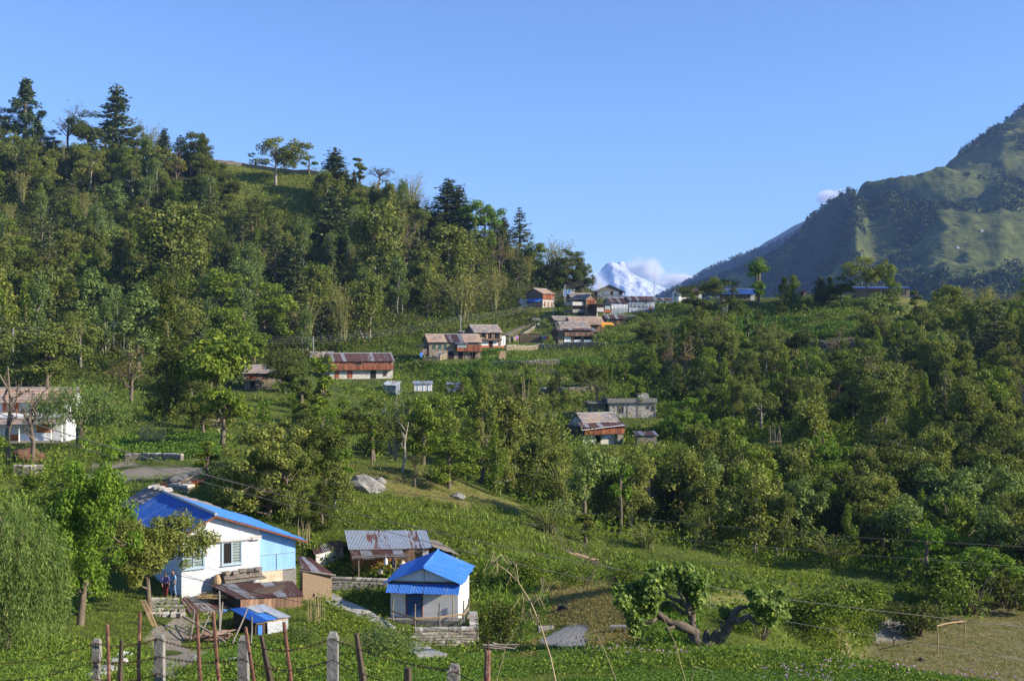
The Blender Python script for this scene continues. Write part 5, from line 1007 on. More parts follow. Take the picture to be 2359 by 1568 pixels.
cover('potato_plants', 'potato_leaf', np.concatenate([pot[fbm(pot[:, 0], pot[:, 1], 3.2, 3, 7) > -.3], pot2[fbm(pot2[:, 0], pot2[:, 1], 2.5, 3, 8) > -.25]]), 12, .095, .10, .72, .12, up=.1, flat=.9)
fl = pot[fbm(pot[:, 0], pot[:, 1], 5, 3, 17) > .12]; fl = fl[rng.random(len(fl)) < .03].copy(); fl[:, 2] += .38
cover('potato_flowers', 'flower', fl, 6, .09, .02, .8, .05, flat=.8)
cover('ferns', 'fern_leaf', np.concatenate([scatter(1500, [(1480, 1380), (1610, 1400), (1600, 1495), (1490, 1495)], 45, 70), scatter(1500, [(-20, 1460), (160, 1470), (420, 1540), (420, 1620), (-20, 1620)], 25, 60)[::2], scatter(2200, [(1100, 1280), (1300, 1300), (1240, 1480), (1110, 1480)], 52, 92, (HOUSES, GRAV))[::4]]), 12, .42, .26, .14, .22, up=1.1)
cover('maize_stalks', 'grass_blade', scatter(1800, [(760, 1150), (1000, 1160), (1200, 1190), (1330, 1290), (1180, 1330), (1080, 1290), (1000, 1210), (780, 1210)], 70, 112, (HOUSES, SOIL)), 5, .55, .3, .14, .12, up=1.8)
cover('soil_seedlings', 'grass_blade', np.concatenate([scatter(5000, [(1190, 1195), (1430, 1285), (1430, 1310), (1250, 1245)], 80, 112), scatter(6000, [(1600, 1300), (1910, 1316), (1915, 1342), (1620, 1335)], 85, 112)]), 3, .3, .08, .22, .08, up=1.5)

# far woods on the mountains, each one mass
def farwood(name, X, D, Z, n, test, size, hh, mat='far_leaf', dens=None):
    i = rng.integers(0, X.shape[0] - 1, n); j = rng.integers(0, X.shape[1] - 1, n); x, y, z = X[i, j], D[i, j], Z[i, j]
    px = x / y * F + CX; py = CY + (CZ - z) / y * F; k = test(px, py, x, y)
    x, y, z = x[k], y[k], z[k]; s = rng.uniform(.6, 1.5, len(x)); b = 10
    C = np.repeat(np.stack([x, y, z], 1), b, 0); sr = np.repeat(s, b); q = ball(len(C)); C = C + q * np.array([hh * .42, hh * .42, hh * .55]) * sr[:, None] + np.array([0, 0, hh * .4]) * sr[:, None] + np.repeat(rng.uniform(-4, 4, (len(x), 3)) * np.array([1, 1, 0]), b, 0)
    V = leaf_quads(C, size, .75, nrm=q * .8 + np.array([0, 0, .5]), nj=.4); tag(mobj(name, fmesh(name, V, quads(V)), M[mat]), kind='stuff')
farwood('mountain_forest', X1, D1, Z1, 80000, lambda px, py, x, y: (px > 1440) & (px < 2440) & ((px < 2095 - (py < 480) * 60) | (fbm(x, y, 130, 4, 77) > -.04)) & (fbm(x, y, 60, 3, 78) > -.2), 4.2, 9)
farwood('far_mountain_forest', X2, D2_, Z2, 12000, lambda px, py, x, y: (px > 1400) & (px < 2100), 6.5, 13)

by = {}
for t, l_, w_ in TREES: by.setdefault(t['label'], []).append(t)
for k, v in by.items():                                  # plants nothing tells apart form one group
    if len(v) > 1:
        for t in v: t['group'] = 'look-alikes: ' + k
# ------------------------------------------------------------------ building helpers
def prism(mb, pts, axis, a0, a1):
    """Outline (u, z) pulled along x or y."""
    n = len(pts); f = (lambda u, z, a: (u, a, z)) if axis == 'y' else (lambda u, z, a: (a, u, z))
    V = [f(u, z, a0) for u, z in pts] + [f(u, z, a1) for u, z in pts]
    Fc = [tuple(range(n)), tuple(range(2 * n - 1, n - 1, -1))] + [(i, i + n, (i + 1) % n + n, (i + 1) % n) for i in range(n)]
    if axis == 'x': Fc = [tuple(reversed(q)) for q in Fc]
    mb.add(V, Fc)
def window(root, loc, w_, h_, rz=0.0, fm='grey_wood', pm='glass_dark', mull=1, bars=0, ft=.07, name='window', sill=False):
    mb = MB(); a, t = w_ / 2, ft
    mb.bx(-a - t, -a, -.07, .02, -t, h_ + t); mb.bx(a, a + t, -.07, .02, -t, h_ + t); mb.bx(-a, a, -.07, .02, h_, h_ + t); mb.bx(-a, a, -.07, .02, -t, 0)
    for k in range(mull): x = -a + (k + 1) * w_ / (mull + 1); mb.bx(x - t * .35, x + t * .35, -.06, .01, 0, h_)
    f = mb.build(name, M[fm], root); f.location = loc; f.rotation_euler = (0, 0, rz)
    p = MB(); p.bx(-a, a, -.02, .012, 0, h_); p.build('pane', M[pm], f)
    if bars:
        b_ = MB()
        for k in range(bars): z = h_ * (k + .7) / (bars + .4); b_.bx(-a, a, -.045, -.03, z - .012, z + .012)
        b_.build('grille', M['black_rubber'], f)
    if sill: s_ = MB(); s_.bx(-a - .16, a + .16, -.14, .0, -.14, -t - .003); s_.build('sill', M[fm], f)
    return f
def door(root, loc, w_, h_, rz=0.0, fm='red_wood', lm='brown_planks', handle=True):
    mb = MB(); a = w_ / 2; mb.bx(-a - .06, -a, -.06, .02, 0, h_ + .06); mb.bx(a, a + .06, -.06, .02, 0, h_ + .06); mb.bx(-a, a, -.06, .02, h_, h_ + .06)
    p = MB(); p.planks(-a, a, .0, .02, h_, .22, .03, .006); o = p.build('door', M[lm], root); o.location = loc; o.rotation_euler = (0, 0, rz)
    mb.build('frame', M[fm], o)
    if handle: q = MB(); q.box((a * .72, -.07, h_ * .48), (.10, .05, .04)); q.build('handle', M['tan_wood'], o)
    return o
def gable_roof(root, x0, x1, y0, y1, z, rise, oh=.45, ohx=.35, mat='slate', kind='tiles', ridge='x', drop=None, n=None, name='roof'):
    """Two slopes; ridge along x or y."""
    drop = rise / ((y1 - y0) / 2) * oh if ridge == 'x' else rise / ((x1 - x0) / 2) * oh
    mb = MB(); e = .06
    if ridge == 'x':
        ym = (y0 + y1) / 2; A, B = x0 - ohx, x1 + ohx
        q1 = [(A, y0 - oh, z - drop + e), (B, y0 - oh, z - drop + e), (B, ym, z + rise + e), (A, ym, z + rise + e)]; q2 = [(B, y1 + oh, z - drop + e), (A, y1 + oh, z - drop + e), (A, ym, z + rise + e), (B, ym, z + rise + e)]; L_ = B - A
        rg = [(A, ym, z + rise + .1), (B, ym, z + rise + .1)]
    else:
        xm = (x0 + x1) / 2; A, B = y0 - ohx, y1 + ohx
        q1 = [(x0 - oh, B, z - drop + e), (x0 - oh, A, z - drop + e), (xm, A, z + rise + e), (xm, B, z + rise + e)]; q2 = [(x1 + oh, A, z - drop + e), (x1 + oh, B, z - drop + e), (xm, B, z + rise + e), (xm, A, z + rise + e)]; L_ = B - A
        rg = [(xm, A, z + rise + .1), (xm, B, z + rise + .1)]
    for q in (q1, q2):
        if kind == 'tiles': mb.tiles(q, *(n or (max(5, int(L_ / .62)), 6)), t=.055)
        else: mb.corr(q, .14 if L_ > 6 else .1, .022)
    r = mb.build(name, M[mat], root)
    c = MB(); c.tube(rg, .09, 6); c.build('ridge_cap', M['slab_stone' if kind == 'tiles' else 'steel_grey'], r)
    return r
def posts(root, xs, y, z0, z1, r=.06, mat='dark_wood'):
    for x in xs: p = MB(); p.tube([(x, y, z0), (x, y, z1)], r, 5); p.build('post', M[mat], root)
def balcony(root, x0, x1, y0, z0, z1, mat='brown_planks', depth=.9, rail=.85, n=4, open_=True, pmat='dark_wood'):
    f = MB(); f.bx(x0, x1, y0 - depth, y0 - .003, z0 - .14, z0); b_ = f.build('balcony', M['dark_wood'], root)
    p = MB(); p.planks(x0, x1, y0 - depth, z0, z0 + rail, .16, .03, .02); p.build('railing', M[mat], b_)
    h = MB(); h.bx(x0 - .02, x1 + .02, y0 - depth - .07, y0 - depth + .05, z0 + rail + .003, z0 + rail + .09); h.build('handrail', M['grey_wood'], b_)
    for k in range(n + 1):
        x = x0 + .06 + (x1 - x0 - .12) * k / n; q = MB(); q.bx(x - .05, x + .05, y0 - depth + .055, y0 - depth + .16, z0, z1); q.build('post', M[pmat], b_)
    return b_
def sheet_wall(root, x0, x1, y, z0, z1, mat, name='tarpaulin', amp=.05, rz=0.0, loc=None):
    """Hanging sheet with folds, a few centimetres thick."""
    nx, nz = max(6, int((x1 - x0) * 5)), 6; V = []
    for s_ in (0, 1):
        for j in range(nz + 1):
            for i in range(nx + 1):
                u, v = i / nx, j / nz; V.append((x0 + (x1 - x0) * u, y - .03 - amp * (.5 + .5 * math.sin(u * (x1 - x0) * 5.3 + 2 * math.sin(v * 3 + u * 4))) * (1.1 - v) + s_ * .02, z0 + (z1 - z0) * v + (random.uniform(-.05, .05) if j == 0 else 0)))
    W1 = nx + 1; o = W1 * (nz + 1); Q_ = [(j * W1 + i, j * W1 + i + 1, (j + 1) * W1 + i + 1, (j + 1) * W1 + i) for j in range(nz) for i in range(nx)]; Q_ += [tuple(o + k for k in reversed(q)) for q in Q_]
    mb = MB(); mb.add(V, Q_); ob = mb.build(name, M[mat], root, True)
    if loc is not None: ob.location = loc; ob.rotation_euler = (0, 0, rz)
    return ob
def house(label, px, py, d, deg, w_, dep, h, rise, roof='slate', kind='tiles', wall='village_stone', ridge='x', oh=.5, name='stone_house', found=2.5, cat='house', upper=None, hl=None):
    """Body with gables, roof and footing; the origin is the middle of the front wall at its foot."""
    r = thing(name, label, cat, P(px, py, d), R(deg)); mb = MB(); a = w_ / 2
    ul = h if hl is None else hl
    if ridge == 'x': out = [(0, -found), (dep, -found), (dep, h), (dep / 2, h + rise), (0, h)]; prism(mb, out, 'x', -a, a)
    else: out = [(-a, -found), (a, -found), (a, h), (0, h + rise), (-a, h)]; prism(mb, out, 'y', 0, dep)
    mb.build('wall', M[wall], r)
    if roof: gable_roof(r, -a, a, 0, dep, h, rise, oh, .4, roof, kind, ridge)
    return r

# ------------------------------------------------------------------ village houses
h = house('long house with red brown plank balcony under a rusty tin roof', 833, 871, 240, 20, 14.0, 6.0, 3.9, 1.5, 'brown_tin', 'corr', 'soiled_whitewash', name='balcony_house')
balcony(h, -6.9, 6.9, 0, 1.9, 3.75, 'red_planks', 1.0, 1.0, 8)
p = MB(); p.planks(-6.9, 6.9, -.04, 2.0, 3.8, .3); p.build('plank_wall', M['red_planks'], h)
for x in (-.7,): window(h, (x, -.09, 2.2), 1.2, 1.2, fm='dark_wood', pm='dark_void', mull=0)
door(h, (-5.4, 0, 0), .9, 1.7, lm='red_planks'); door(h, (-2.6, 0, 0), 1.0, 1.7, lm='red_planks'); window(h, (2.6, 0, 0), 1.1, 1.65, fm='dark_wood', pm='dark_void', mull=0, name='doorway'); window(h, (5.2, 0, .5), .7, .8, fm='red_wood')
q = MB(); q.corr([(-9.0, 1.5, 3.2), (-7.6, 1.2, 3.3), (-7.4, 4.8, 4.6), (-9.0, 4.8, 4.4)]); q.build('side_roof', M['rusty_tin'], h)

h = house('long terraced row with three green windows in its stone front and a rusty middle roof', 1048, 826, 258, 17, 12.4, 6.2, 4.1, 1.6, None, name='terraced_house')
for a, b_, mt, kd in ((-6.6, -2.0, 'warm_slate', 'tiles'), (-1.98, 2.1, 'brown_tin', 'corr'), (2.12, 6.6, 'warm_slate', 'tiles')):
    gable_roof(h, a + .4, b_ - .4, 0, 6.2, 4.1, 1.6, .5, .4, mt, kd)
for x in (-5.0, -3.6, -2.3): window(h, (x, 0, 2.45), .52, .95, fm='frame_teal', pm='glass_dark', mull=1, sill=True)
door(h, (-3.7, 0, 0), .95, 1.5, fm='cloth_white', lm='grey_wood'); window(h, (-3.0, 0, 0), .7, 1.4, fm='grey_wood', pm='dark_void', mull=0, name='doorway')
q = MB(); q.bx(.2, 2.7, -1.1, -.003, 1.75, 3.75); bay = q.build('bay', M['dark_wood'], h); q = MB(); q.planks(.2, 2.7, -1.1, 1.75, 2.5, .2); q.build('panel', M['red_planks'], bay); window(bay, (1.45, -1.1, 2.6), 2.2, .85, fm='red_wood', pm='pane_green', mull=3)
balcony(h, 2.8, 6.2, 0, 1.75, 3.7, 'red_planks', 1.0, 1.5, 5); posts(h, (2.9, 4.0, 5.1, 6.1), -.95, -.1, 1.6)
q = MB(); q.corr([(-.2, -1.5, 3.5), (2.9, -1.5, 3.5), (2.9, 0, 4.0), (-.2, 0, 4.0)]); q.build('awning', M['tin'], h)
window(h, (-.9, 0, 0), 1.2, 1.6, fm='dark_wood', pm='dark_void', mull=0, name='doorway'); window(h, (1.4, 0, 0), 1.0, 1.6, fm='dark_wood', pm='dark_void', mull=0, name='doorway'); window(h, (4.4, 0, 0), 1.0, 1.6, fm='dark_wood', pm='dark_void', mull=0, name='doorway')
q = MB(); q.corr([(-6.9, 4.6, 3.2), (-8.0, 4.6, 2.9), (-8.0, -.6, 2.9), (-6.6, -.6, 3.3)][::-1]); q.build('side_roof', M['rusty_tin'], h)
q = MB(); q.bx(-8.0, -6.23, .2, 4.4, 1.3, 1.5); sb_ = q.build('side_balcony', M['dark_wood'], h)
for x, y in ((-7.9, .3), (-7.9, 4.2)): q = MB(); q.tube([(x, y, -1), (x, y, 3.0)], .07, 5); q.build('post', M['dark_wood'], sb_)
sheet_wall(sb_, -7.9, -6.6, .2, 1.0, 2.3, 'brown_tin', 'sheet'); sheet_wall(sb_, -8.4, -7.7, .1, .5, 1.5, 'blue_plastic', 'tarpaulin')

h = house('gable house with orange and white lower wall and an open upper balcony', 1124, 800, 276, 22, 7.0, 6.4, 3.9, 1.7, 'slate', name='gable_house')
q = MB(); q.bx(-3.5, 2.7, -.06, -.003, 0, 1.75); lw = q.build('lower_wall', M['terracotta'], h); q = MB(); q.bx(-2.0, .1, -.09, -.063, .5, 1.65); q.bx(1.3, 2.6, -.09, -.063, .45, 1.7); q.build('white_patch', M['plaster_white'], lw)
window(h, (0.8, -.06, 0), .8, 1.65, fm='red_wood', pm='dark_void', mull=0, name='doorway')
q = MB(); q.bx(-3.0, 3.2, -.03, -.003, 1.95, 3.7); q.build('recess_shade', M['dark_void'], h)  # flat near-black slab on the wall paints the shade behind the balcony
balcony(h, -3.3, 3.4, 0, 1.85, 3.8, 'brown_planks', 1.1, .25, 6)
for k, (x, w2) in enumerate(((-2.2, .7), (-.3, .5), (1.3, .8))): q = MB(); q.bx(x - w2 / 2, x + w2 / 2, -.25, -.035, 1.9, 3.3); q.build('panel', M['tan_wood'], h)
q = MB(); q.tube([(-3.3, -1.05, 2.3), (-1.4, -1.05, 2.3)], .2, 8); q.build('rolled_mat', M['tan_wood'], h)
window(h, (-3.5, 3.2, 2.1), .6, .8, rz=R(-90), fm='dark_wood', pm='dark_void', mull=0)
q = MB(); q.bx(3.52, 5.0, .6, 3.6, -2, 2.9); an = q.build('annex', M['plaster_white'], h); window(an, (4.2, .6, .8), .7, 1.4, fm='frame_blue', pm='plaster_white', mull=0); q = MB(); q.bx(3.5, 5.02, .57, .597, -1.2, .4); q.build('plinth', M['terracotta'], an)

h = house('two storey stone house with white plastic sheets in its ground floor openings', 1326, 790, 285, 12, 9.2, 6.2, 3.6, 1.4, None, name='stone_house')
gable_roof(h, -3.6, 3.6, .9, 5.6, 4.0, 1.5, .4, .4, 'slate'); q = MB(); prism(q, [(1.0, 3.58), (5.5, 3.58), (5.5, 4.0), (3.2, 5.4), (1.0, 4.0)], 'x', -3.6, 3.6); q.build('attic', M['dark_stone'], h)
q = MB(); q.corr([(-5.2, -1.2, 3.3), (5.2, -1.2, 3.3), (5.0, .9, 3.95), (-5.0, .9, 3.95)], .16); q.build('pent_roof', M['rusty_tin'], h)
q = MB(); q.bx(-3.2, 4.5, -.03, -.003, 1.9, 3.5); q.build('recess_shade', M['dark_void'], h); balcony(h, -3.2, 4.6, 0, 1.85, 3.4, 'brown_planks', .8, .9, 6); q = MB(); q.planks(-.2, 4.5, -.06, 1.9, 3.5, .25); q.build('plank_wall', M['brown_planks'], h)  # the near-black slab paints the gallery's shade; the wall has no hollow
for x, w2, z in ((-2.2, 1.7, .4), (.5, 1.7, .1), (3.2, 1.8, .1)): window(h, (x, 0, .1), w2, 1.55, fm='dark_wood', pm='dark_void', mull=0, name='opening'); sheet_wall(h, x - w2 / 2, x + w2 / 2, -.03, z - .1, z + (1.45 if z > .3 else .75), 'white_plastic', 'plastic_sheet', .08)
q = MB(); q.bx(-4.9, -4.62, .3, 5.9, 1.9, 3.4); q.build('side_balcony', M['dark_wood'], h)
for k in range(4): q = MB(); q.tube([(4.7 + k * .15, -.3, 2.6 - k * .2), (5.7 + k * .25, -1.0, -.2)], .05, 5); q.build('leaning_pole', M['grey_wood'], h)

h = house('slate roofed house with a low front, partly hidden behind the plastic windowed stone house', 1352, 764, 300, 10, 9.0, 6.0, 2.6, 1.5, 'warm_slate', name='slate_house')
q = MB(); q.tiles([(-4.9, -1.4, 1.9), (4.9, -1.4, 1.9), (4.7, -.1, 2.5), (-4.7, -.1, 2.5)], 14, 3); q.build('pent_roof', M['warm_slate'], h); q = MB(); q.planks(1.5, 4.4, -.03, 0, 2.0, .3); q.build('plank_wall', M['brown_planks'], h)
h = house('stone house with plank gallery and a blue tarp awning at the wood edge', 1263, 707, 340, 46, 5.2, 7.0, 4.2, 1.5, 'warm_slate', wall='dark_stone', name='stone_house')
q = MB(); q.planks(-2.6, 2.7, -.1, 2.2, 4.2, .2, .05); q.build('plank_gallery', M['red_planks'], h); q = MB(); q.bx(-2.6, 2.65, -.06, -.003, -.4, 2.15); q.build('lower_wall', M['soiled_whitewash'], h)
for x in (-1.6, 0, 1.6): door(h, (x, -.06, 0), .8, 1.6, lm='brown_planks', handle=False)
q = MB(); q.corr([(-4.3, 6.2, 1.7), (-4.3, -.2, 1.6), (-2.62, -.2, 2.5), (-2.62, 6.2, 2.5)], .2, .04); q.build('tarp_awning', M['bright_blue_tin'], h)
for y in (.2, 3.1, 6.0): q = MB(); q.tube([(-4.2, y, -1.6), (-4.2, y, 1.6)], .07, 5); q.build('post', M['dark_wood'], h)
h = thing('concrete_hut', 'small flat roofed block hut with blue door beside the blue tarp awning', 'hut', P(1213, 706, 341), R(14)); q = MB(); q.bx(-2.2, 2.2, 0, 3.0, -1.5, 2.5); q.build('wall', M['plaster_grey'], h); q = MB(); q.bx(-2.5, 2.5, -.3, 3.2, 2.503, 2.65); q.build('roof', M['dark_wood'], h); door(h, (.6, 0, 0), .9, 2.1, fm='frame_blue', lm='door_blue'); window(h, (1.65, 0, 1.4), .5, .5)
h = house('tall narrow stone house with an orange plank top storey and long side balconies', 1362, 732, 325, 32, 3.6, 7.5, 5.6, 1.3, 'slate', name='tall_house', ridge='y')
q = MB(); q.planks(-1.5, 1.5, -.03, 3.7, 5.6, .25); q.build('plank_wall', M['red_planks'], h)
for x, z in ((-.9, .3), (.9, .3), (-.9, 2.0), (.9, 2.0)): window(h, (x, 0, z), .55, 1.2, fm='red_wood', mull=1)
for x in (-.7, .0, .7): window(h, (x, -.06, 4.5), .3, .5, fm='red_wood', pm='dark_void', mull=0)
for z, t_, mt in ((3.8, .9, 'plaster_grey'), (1.7, .8, 'concrete')): q = MB(); q.bx(-6.0, -1.83, 1.0, 5.2, z - .12, z); sl = q.build('side_balcony', M['old_concrete'], h); q = MB(); q.bx(-6.0, -1.85, .9, .997, z - .2, z + t_); q.bx(-6.1, -6.003, .9, 5.2, z - .2, z + t_); q.build('parapet', M[mt], sl)
q = MB(); q.corr([(-6.4, .4, 5.3), (-1.2, .4, 5.5), (-1.2, 4.8, 5.9), (-6.4, 4.8, 5.7)], .16); q.build('side_roof', M['rusty_tin'], h); q = MB(); q.bx(-5.2, -3.6, 1.6, 3.4, -2, 1.57); q.build('pillar_room', M['village_stone'], h)
for x in (-5.9, -4.0, -2.2): q = MB(); q.tube([(x, 1.1, -1.5), (x, 1.1, 5.4)], .08, 5); q.build('post', M['dark_wood'], h)
h = thing('stilt_house', 'small plank house on tall concrete stilts beside the tall narrow house', 'house', P(1390, 735, 322), R(25)); q = MB(); q.bx(-2.2, 2.6, 0, 4.5, 1.9, 4.3); q.build('wall', M['dark_wood'], h); q = MB(); q.corr([(-2.6, -.5, 4.2), (3.0, -.5, 4.2), (3.0, 4.8, 4.7), (-2.6, 4.8, 4.7)]); q.build('roof', M['brown_tin'], h)
q = MB(); q.bx(.2, 2.6, -.06, -.003, 1.9, 2.9); q.build('panel', M['red_planks'], h); q = MB(); q.bx(-2.2, .1, -.06, -.003, 2.2, 3.3); q.build('panel', M['plaster_grey'], h); window(h, (1.4, -.02, 3.0), 1.6, 1.0, fm='frame_blue', pm='pane_green', mull=3); window(h, (-1.0, 0, 3.4), 1.4, .6, pm='dark_void')
for x in (-2.0, 0.3, 2.4): q = MB(); q.box((x, .2, .2), (.28, .28, 3.4)); q.build('stilt', M['plaster_grey'], h)
h = house('gable fronted house wrapped in grey tarpaulin under the snow peak', 1405, 690, 372, 4, 8.6, 7.0, 3.0, 1.9, 'slate', wall='dark_stone', ridge='y', oh=1.0, name='gable_house')
for x0, x1, z0, z1, mt in ((-4.3, -2.4, .9, 2.5, 'grey_tarp'), (-2.2, .9, 0, 1.4, 'grey_tarp'), (-2.1, .2, 1.6, 2.9, 'grey_tarp'), (1.1, 3.0, 1.6, 2.9, 'grey_tarp'), (1.0, 4.9, 0.1, 1.5, 'grey_tarp')): sheet_wall(h, x0, x1, 0, z0, z1, mt)
for x in (.65, 3.7): window(h, (x, 0, 1.7), .7, 1.0, fm='dark_wood', pm='dark_void', mull=0)
posts(h, (-4.9, 4.9), -.6, -1.0, 2.4)
h = house('rusty red roofed house with grey tarpaulin hung over its front', 1426, 722, 350, 18, 6.0, 5.0, 3.6, 1.4, 'brown_tin', 'corr', wall='plaster_grey', name='tarp_house')
sheet_wall(h, -2.6, 3.0, -.02, 1.7, 3.2, 'silver_sheet', amp=.12); sheet_wall(h, -2.6, 2.8, -.02, -.3, 1.4, 'grey_tarp', amp=.10); window(h, (-.4, 0, 3.2), 1.5, .3, pm='dark_void', mull=0); window(h, (-3.0, 2.5, 2.2), .7, .9, rz=R(-90), pm='dark_void')
h = house('longer tarp clad house with patched rusty roof and a tall pole at its corner', 1478, 719, 352, 10, 8.8, 5.0, 3.9, 1.2, 'rusty_tin', 'corr', wall='grey_tarp', name='tarp_house')
sheet_wall(h, -4.3, 1.7, -.02, 1.8, 3.7, 'grey_tarp', amp=.14); sheet_wall(h, 1.9, 4.3, -.02, 1.7, 3.7, 'silver_sheet', amp=.14); sheet_wall(h, -4.2, -1.2, -.02, -.1, 1.5, 'silver_sheet', amp=.1); door(h, (3.0, 0, 0), .8, 1.5, lm='red_planks'); posts(h, (2.2, 4.2), -1.1, -1.0, 1.9, .09, 'plaster_grey')
h = house('low whitewashed block with a half grey half rust roof on the village skyline', 1533, 703, 370, 4, 7.8, 4.0, 1.7, .7, 'rusty_tin', 'corr', wall='plaster_white', name='low_block')
for x in (-2.6, -.2, 2.4): window(h, (x, 0, .5), .8, .7, pm='dark_void')
h = house('house with a white end wall and rusty roof half hidden by the very dark tree', 1590, 692, 345, 18, 8.0, 4.8, 2.8, 1.1, 'rusty_tin', 'corr', wall='plaster_white', name='end_wall_house'); window(h, (-4.0, 2.3, 1.2), .6, 1.0, rz=R(-90), fm='dark_wood'); window(h, (-2.5, 0, 1.0), .7, .9)
h = house('long low house under a bright blue tin roof on the crest', 1702, 692, 328, -3, 9.6, 5.0, 2.1, 1.4, 'blue_tin', 'corr', name='blue_roof_house')
for x in (-3.4, -1.2, 2.6): window(h, (x, 0, .9), .7, .9, fm='red_wood')
door(h, (.6, 0, 0), .9, 1.8); q = MB(); q.bx(3.4, 4.6, -.05, -.003, 0, 2.0); q.build('white_patch', M['plaster_white'], h)
h = thing('stone_kiosk', 'tiny flat roofed stone kiosk beside the twin oval trees on the crest', 'hut', P(1850, 684, 322), R(-6)); q = MB(); q.bx(-1.1, 1.1, 0, 2.0, -1, 1.8); q.build('wall', M['village_stone'], h); q = MB(); q.bx(-1.4, 1.4, -.4, 2.3, 1.803, 1.95); q.build('roof', M['old_concrete'], h); window(h, (-.3, 0, 0), .7, 1.4, pm='dark_void', mull=0, name='doorway')
h = house('long flat roofed stone house with blue roof edge on the crest', 2033, 684, 318, -4, 15.4, 5.5, 2.5, .45, 'blue_tin', 'corr', name='stone_house', oh=.9)
for x in (-6.0, -3.4, .4, 3.4, 6.2): window(h, (x, 0, .8), .9, 1.2, fm='red_wood', pm='glass_dark', mull=1)
for x in (-1.6,): door(h, (x, 0, 0), 1.0, 1.9)
q = MB(); q.bx(-7.72, 7.72, -.05, -.003, 2.1, 2.3); q.build('band', M['tan_wood'], h)
h = thing('block_hut', 'white block hut with two blue doors against the wood above the village', 'hut', P(1311, 681, 362), R(10)); q = MB(); q.bx(-1.9, 1.9, 0, 2.2, -1, 2.1); q.build('wall', M['worn_whitewash'], h); q = MB(); q.bx(-2.05, 2.05, -.2, 2.4, 2.103, 2.22); q.build('roof', M['frame_teal'], h)
for x in (-1.1, .1): door(h, (x, 0, 0), .8, 1.8, fm='frame_blue', lm='blue_plastic')
window(h, (1.3, 0, 1.4), .4, .35)
h = thing('rubble_house', 'flat roofed house of pale cobbles with concrete parapet below the village', 'house', P(1457, 960, 196), R(6)); q = MB(); q.bx(-4.2, 4.2, 0, 6, -2, 2.5); q.build('wall', M['cobble_stone'], h)
q = MB(); q.bx(-4.6, 4.4, -.4, 6.2, 2.503, 2.62); q.build('roof', M['old_concrete'], h); q = MB(); q.bx(-4.6, 4.4, -.42, -.2, 2.623, 3.35); q.bx(-4.6, -4.38, -.19, 6.2, 2.623, 3.35); q.build('parapet', M['concrete'], h)
q = MB(); q.bx(1.1, 3.1, .6, 2.6, 2.623, 4.1); q.build('stair_tower', M['cobble_stone'], h); window(h, (-2.1, 0, .75), .85, 1.2, fm='concrete', pm='dark_void', mull=2, ft=.12); window(h, (2.8, 0, 1.5), .35, .35, pm='dark_void', mull=0); window(h, (3.8, 0, 1.1), .55, .8, pm='glass_dark')
for x in (-4.1, -.9, 1.0, 4.1): q = MB(); q.bx(x - .14, x + .14, -.05, -.003, 0, 2.49); q.build('pilaster', M['concrete'], h)
q = MB(); q.bx(-7.5, -4.61, 1.2, 6, -2, 2.4); q.build('shaded_porch', M['dark_stone'], h); q = MB(); q.bx(-7.9, -4.62, .2, 6.1, 2.403, 2.55); q.build('side_roof', M['old_concrete'], h)  # solid block; dark stone puts the set-back porch's shade into the colour
h = house('stone house with a dark red wooden upper storey and slate roof below the rubble house', 1388, 1021, 176, 20, 6.9, 5.8, 2.9, 1.3, None, wall='soiled_whitewash', name='wooden_house')
gable_roof(h, -2.9, 2.9, .9, 5.0, 3.5, 1.15, .4, .4, 'slate', n=(9, 5)); q = MB(); prism(q, [(1.0, 2.88), (4.9, 2.88), (4.9, 3.5), (2.95, 4.5), (1.0, 3.5)], 'x', -2.9, 2.9); q.build('attic', M['dark_stone'], h)
q = MB(); q.corr([(-4.3, -1.3, 2.75), (4.0, -1.3, 2.75), (3.7, .9, 3.4), (-4.0, .9, 3.4)], .16); q.build('pent_roof', M['rusty_tin'], h)
balcony(h, -3.5, 3.45, 0, 1.6, 2.85, 'red_planks', .9, 1.1, 5); q = MB(); q.planks(-3.4, 3.4, -.04, 1.65, 2.9, .24); q.build('plank_wall', M['red_planks'], h)
window(h, (-.8, 0, 0), .8, 1.5, pm='dark_void', mull=0, name='doorway'); q = MB(); q.bx(-.2, .9, -.95, -.02, 1.15, 1.2); q.build('awning', M['blue_plastic'], h); q = MB(); q.bx(2.3, 3.3, -.8, -.05, -1.5, 1.45); q.build('pillar', M['dry_stone'], h)
q = MB(); q.tube([(-4.2, -1.35, 2.35), (3.2, -1.35, 2.95)], .05, 6); q.build('drain_pipe', M['white_plastic'], h); q = MB(); q.bx(-4.4, -3.55, .2, 5.2, 1.45, 2.75); q.build('side_balcony', M['dark_wood'], h)
h = house('small stone house with tall wooden shutters and slate roof beside the large leafy tree', 594, 895, 206, 14, 5.0, 4.6, 3.1, 1.2, 'slate', name='stone_house')
q = MB(); q.planks(-1.9, -.2, -.03, 1.75, 3.0, .3); q.build('shutter', M['red_planks'], h); window(h, (1.4, 0, 1.8), 1.0, 1.0, fm='red_wood', mull=2); window(h, (-.9, 0, 0), .9, 1.4, pm='dark_void', mull=0, name='doorway'); q = MB(); q.bx(-2.6, 1.0, -.35, -.003, 1.5, 1.6); q.build('ledge', M['tan_wood'], h)
for k in range(7): q = MB(); q.tube([(.6 + k * .3, -.6, -.2), (.65 + k * .31, -.55, .75)], .035, 4); q.build('picket', M['grey_wood'], h)
h = thing('ruined_wall', 'roofless brown ruin wall with gaps above the small stone house', 'ruin', P(628, 870, 215), R(10))
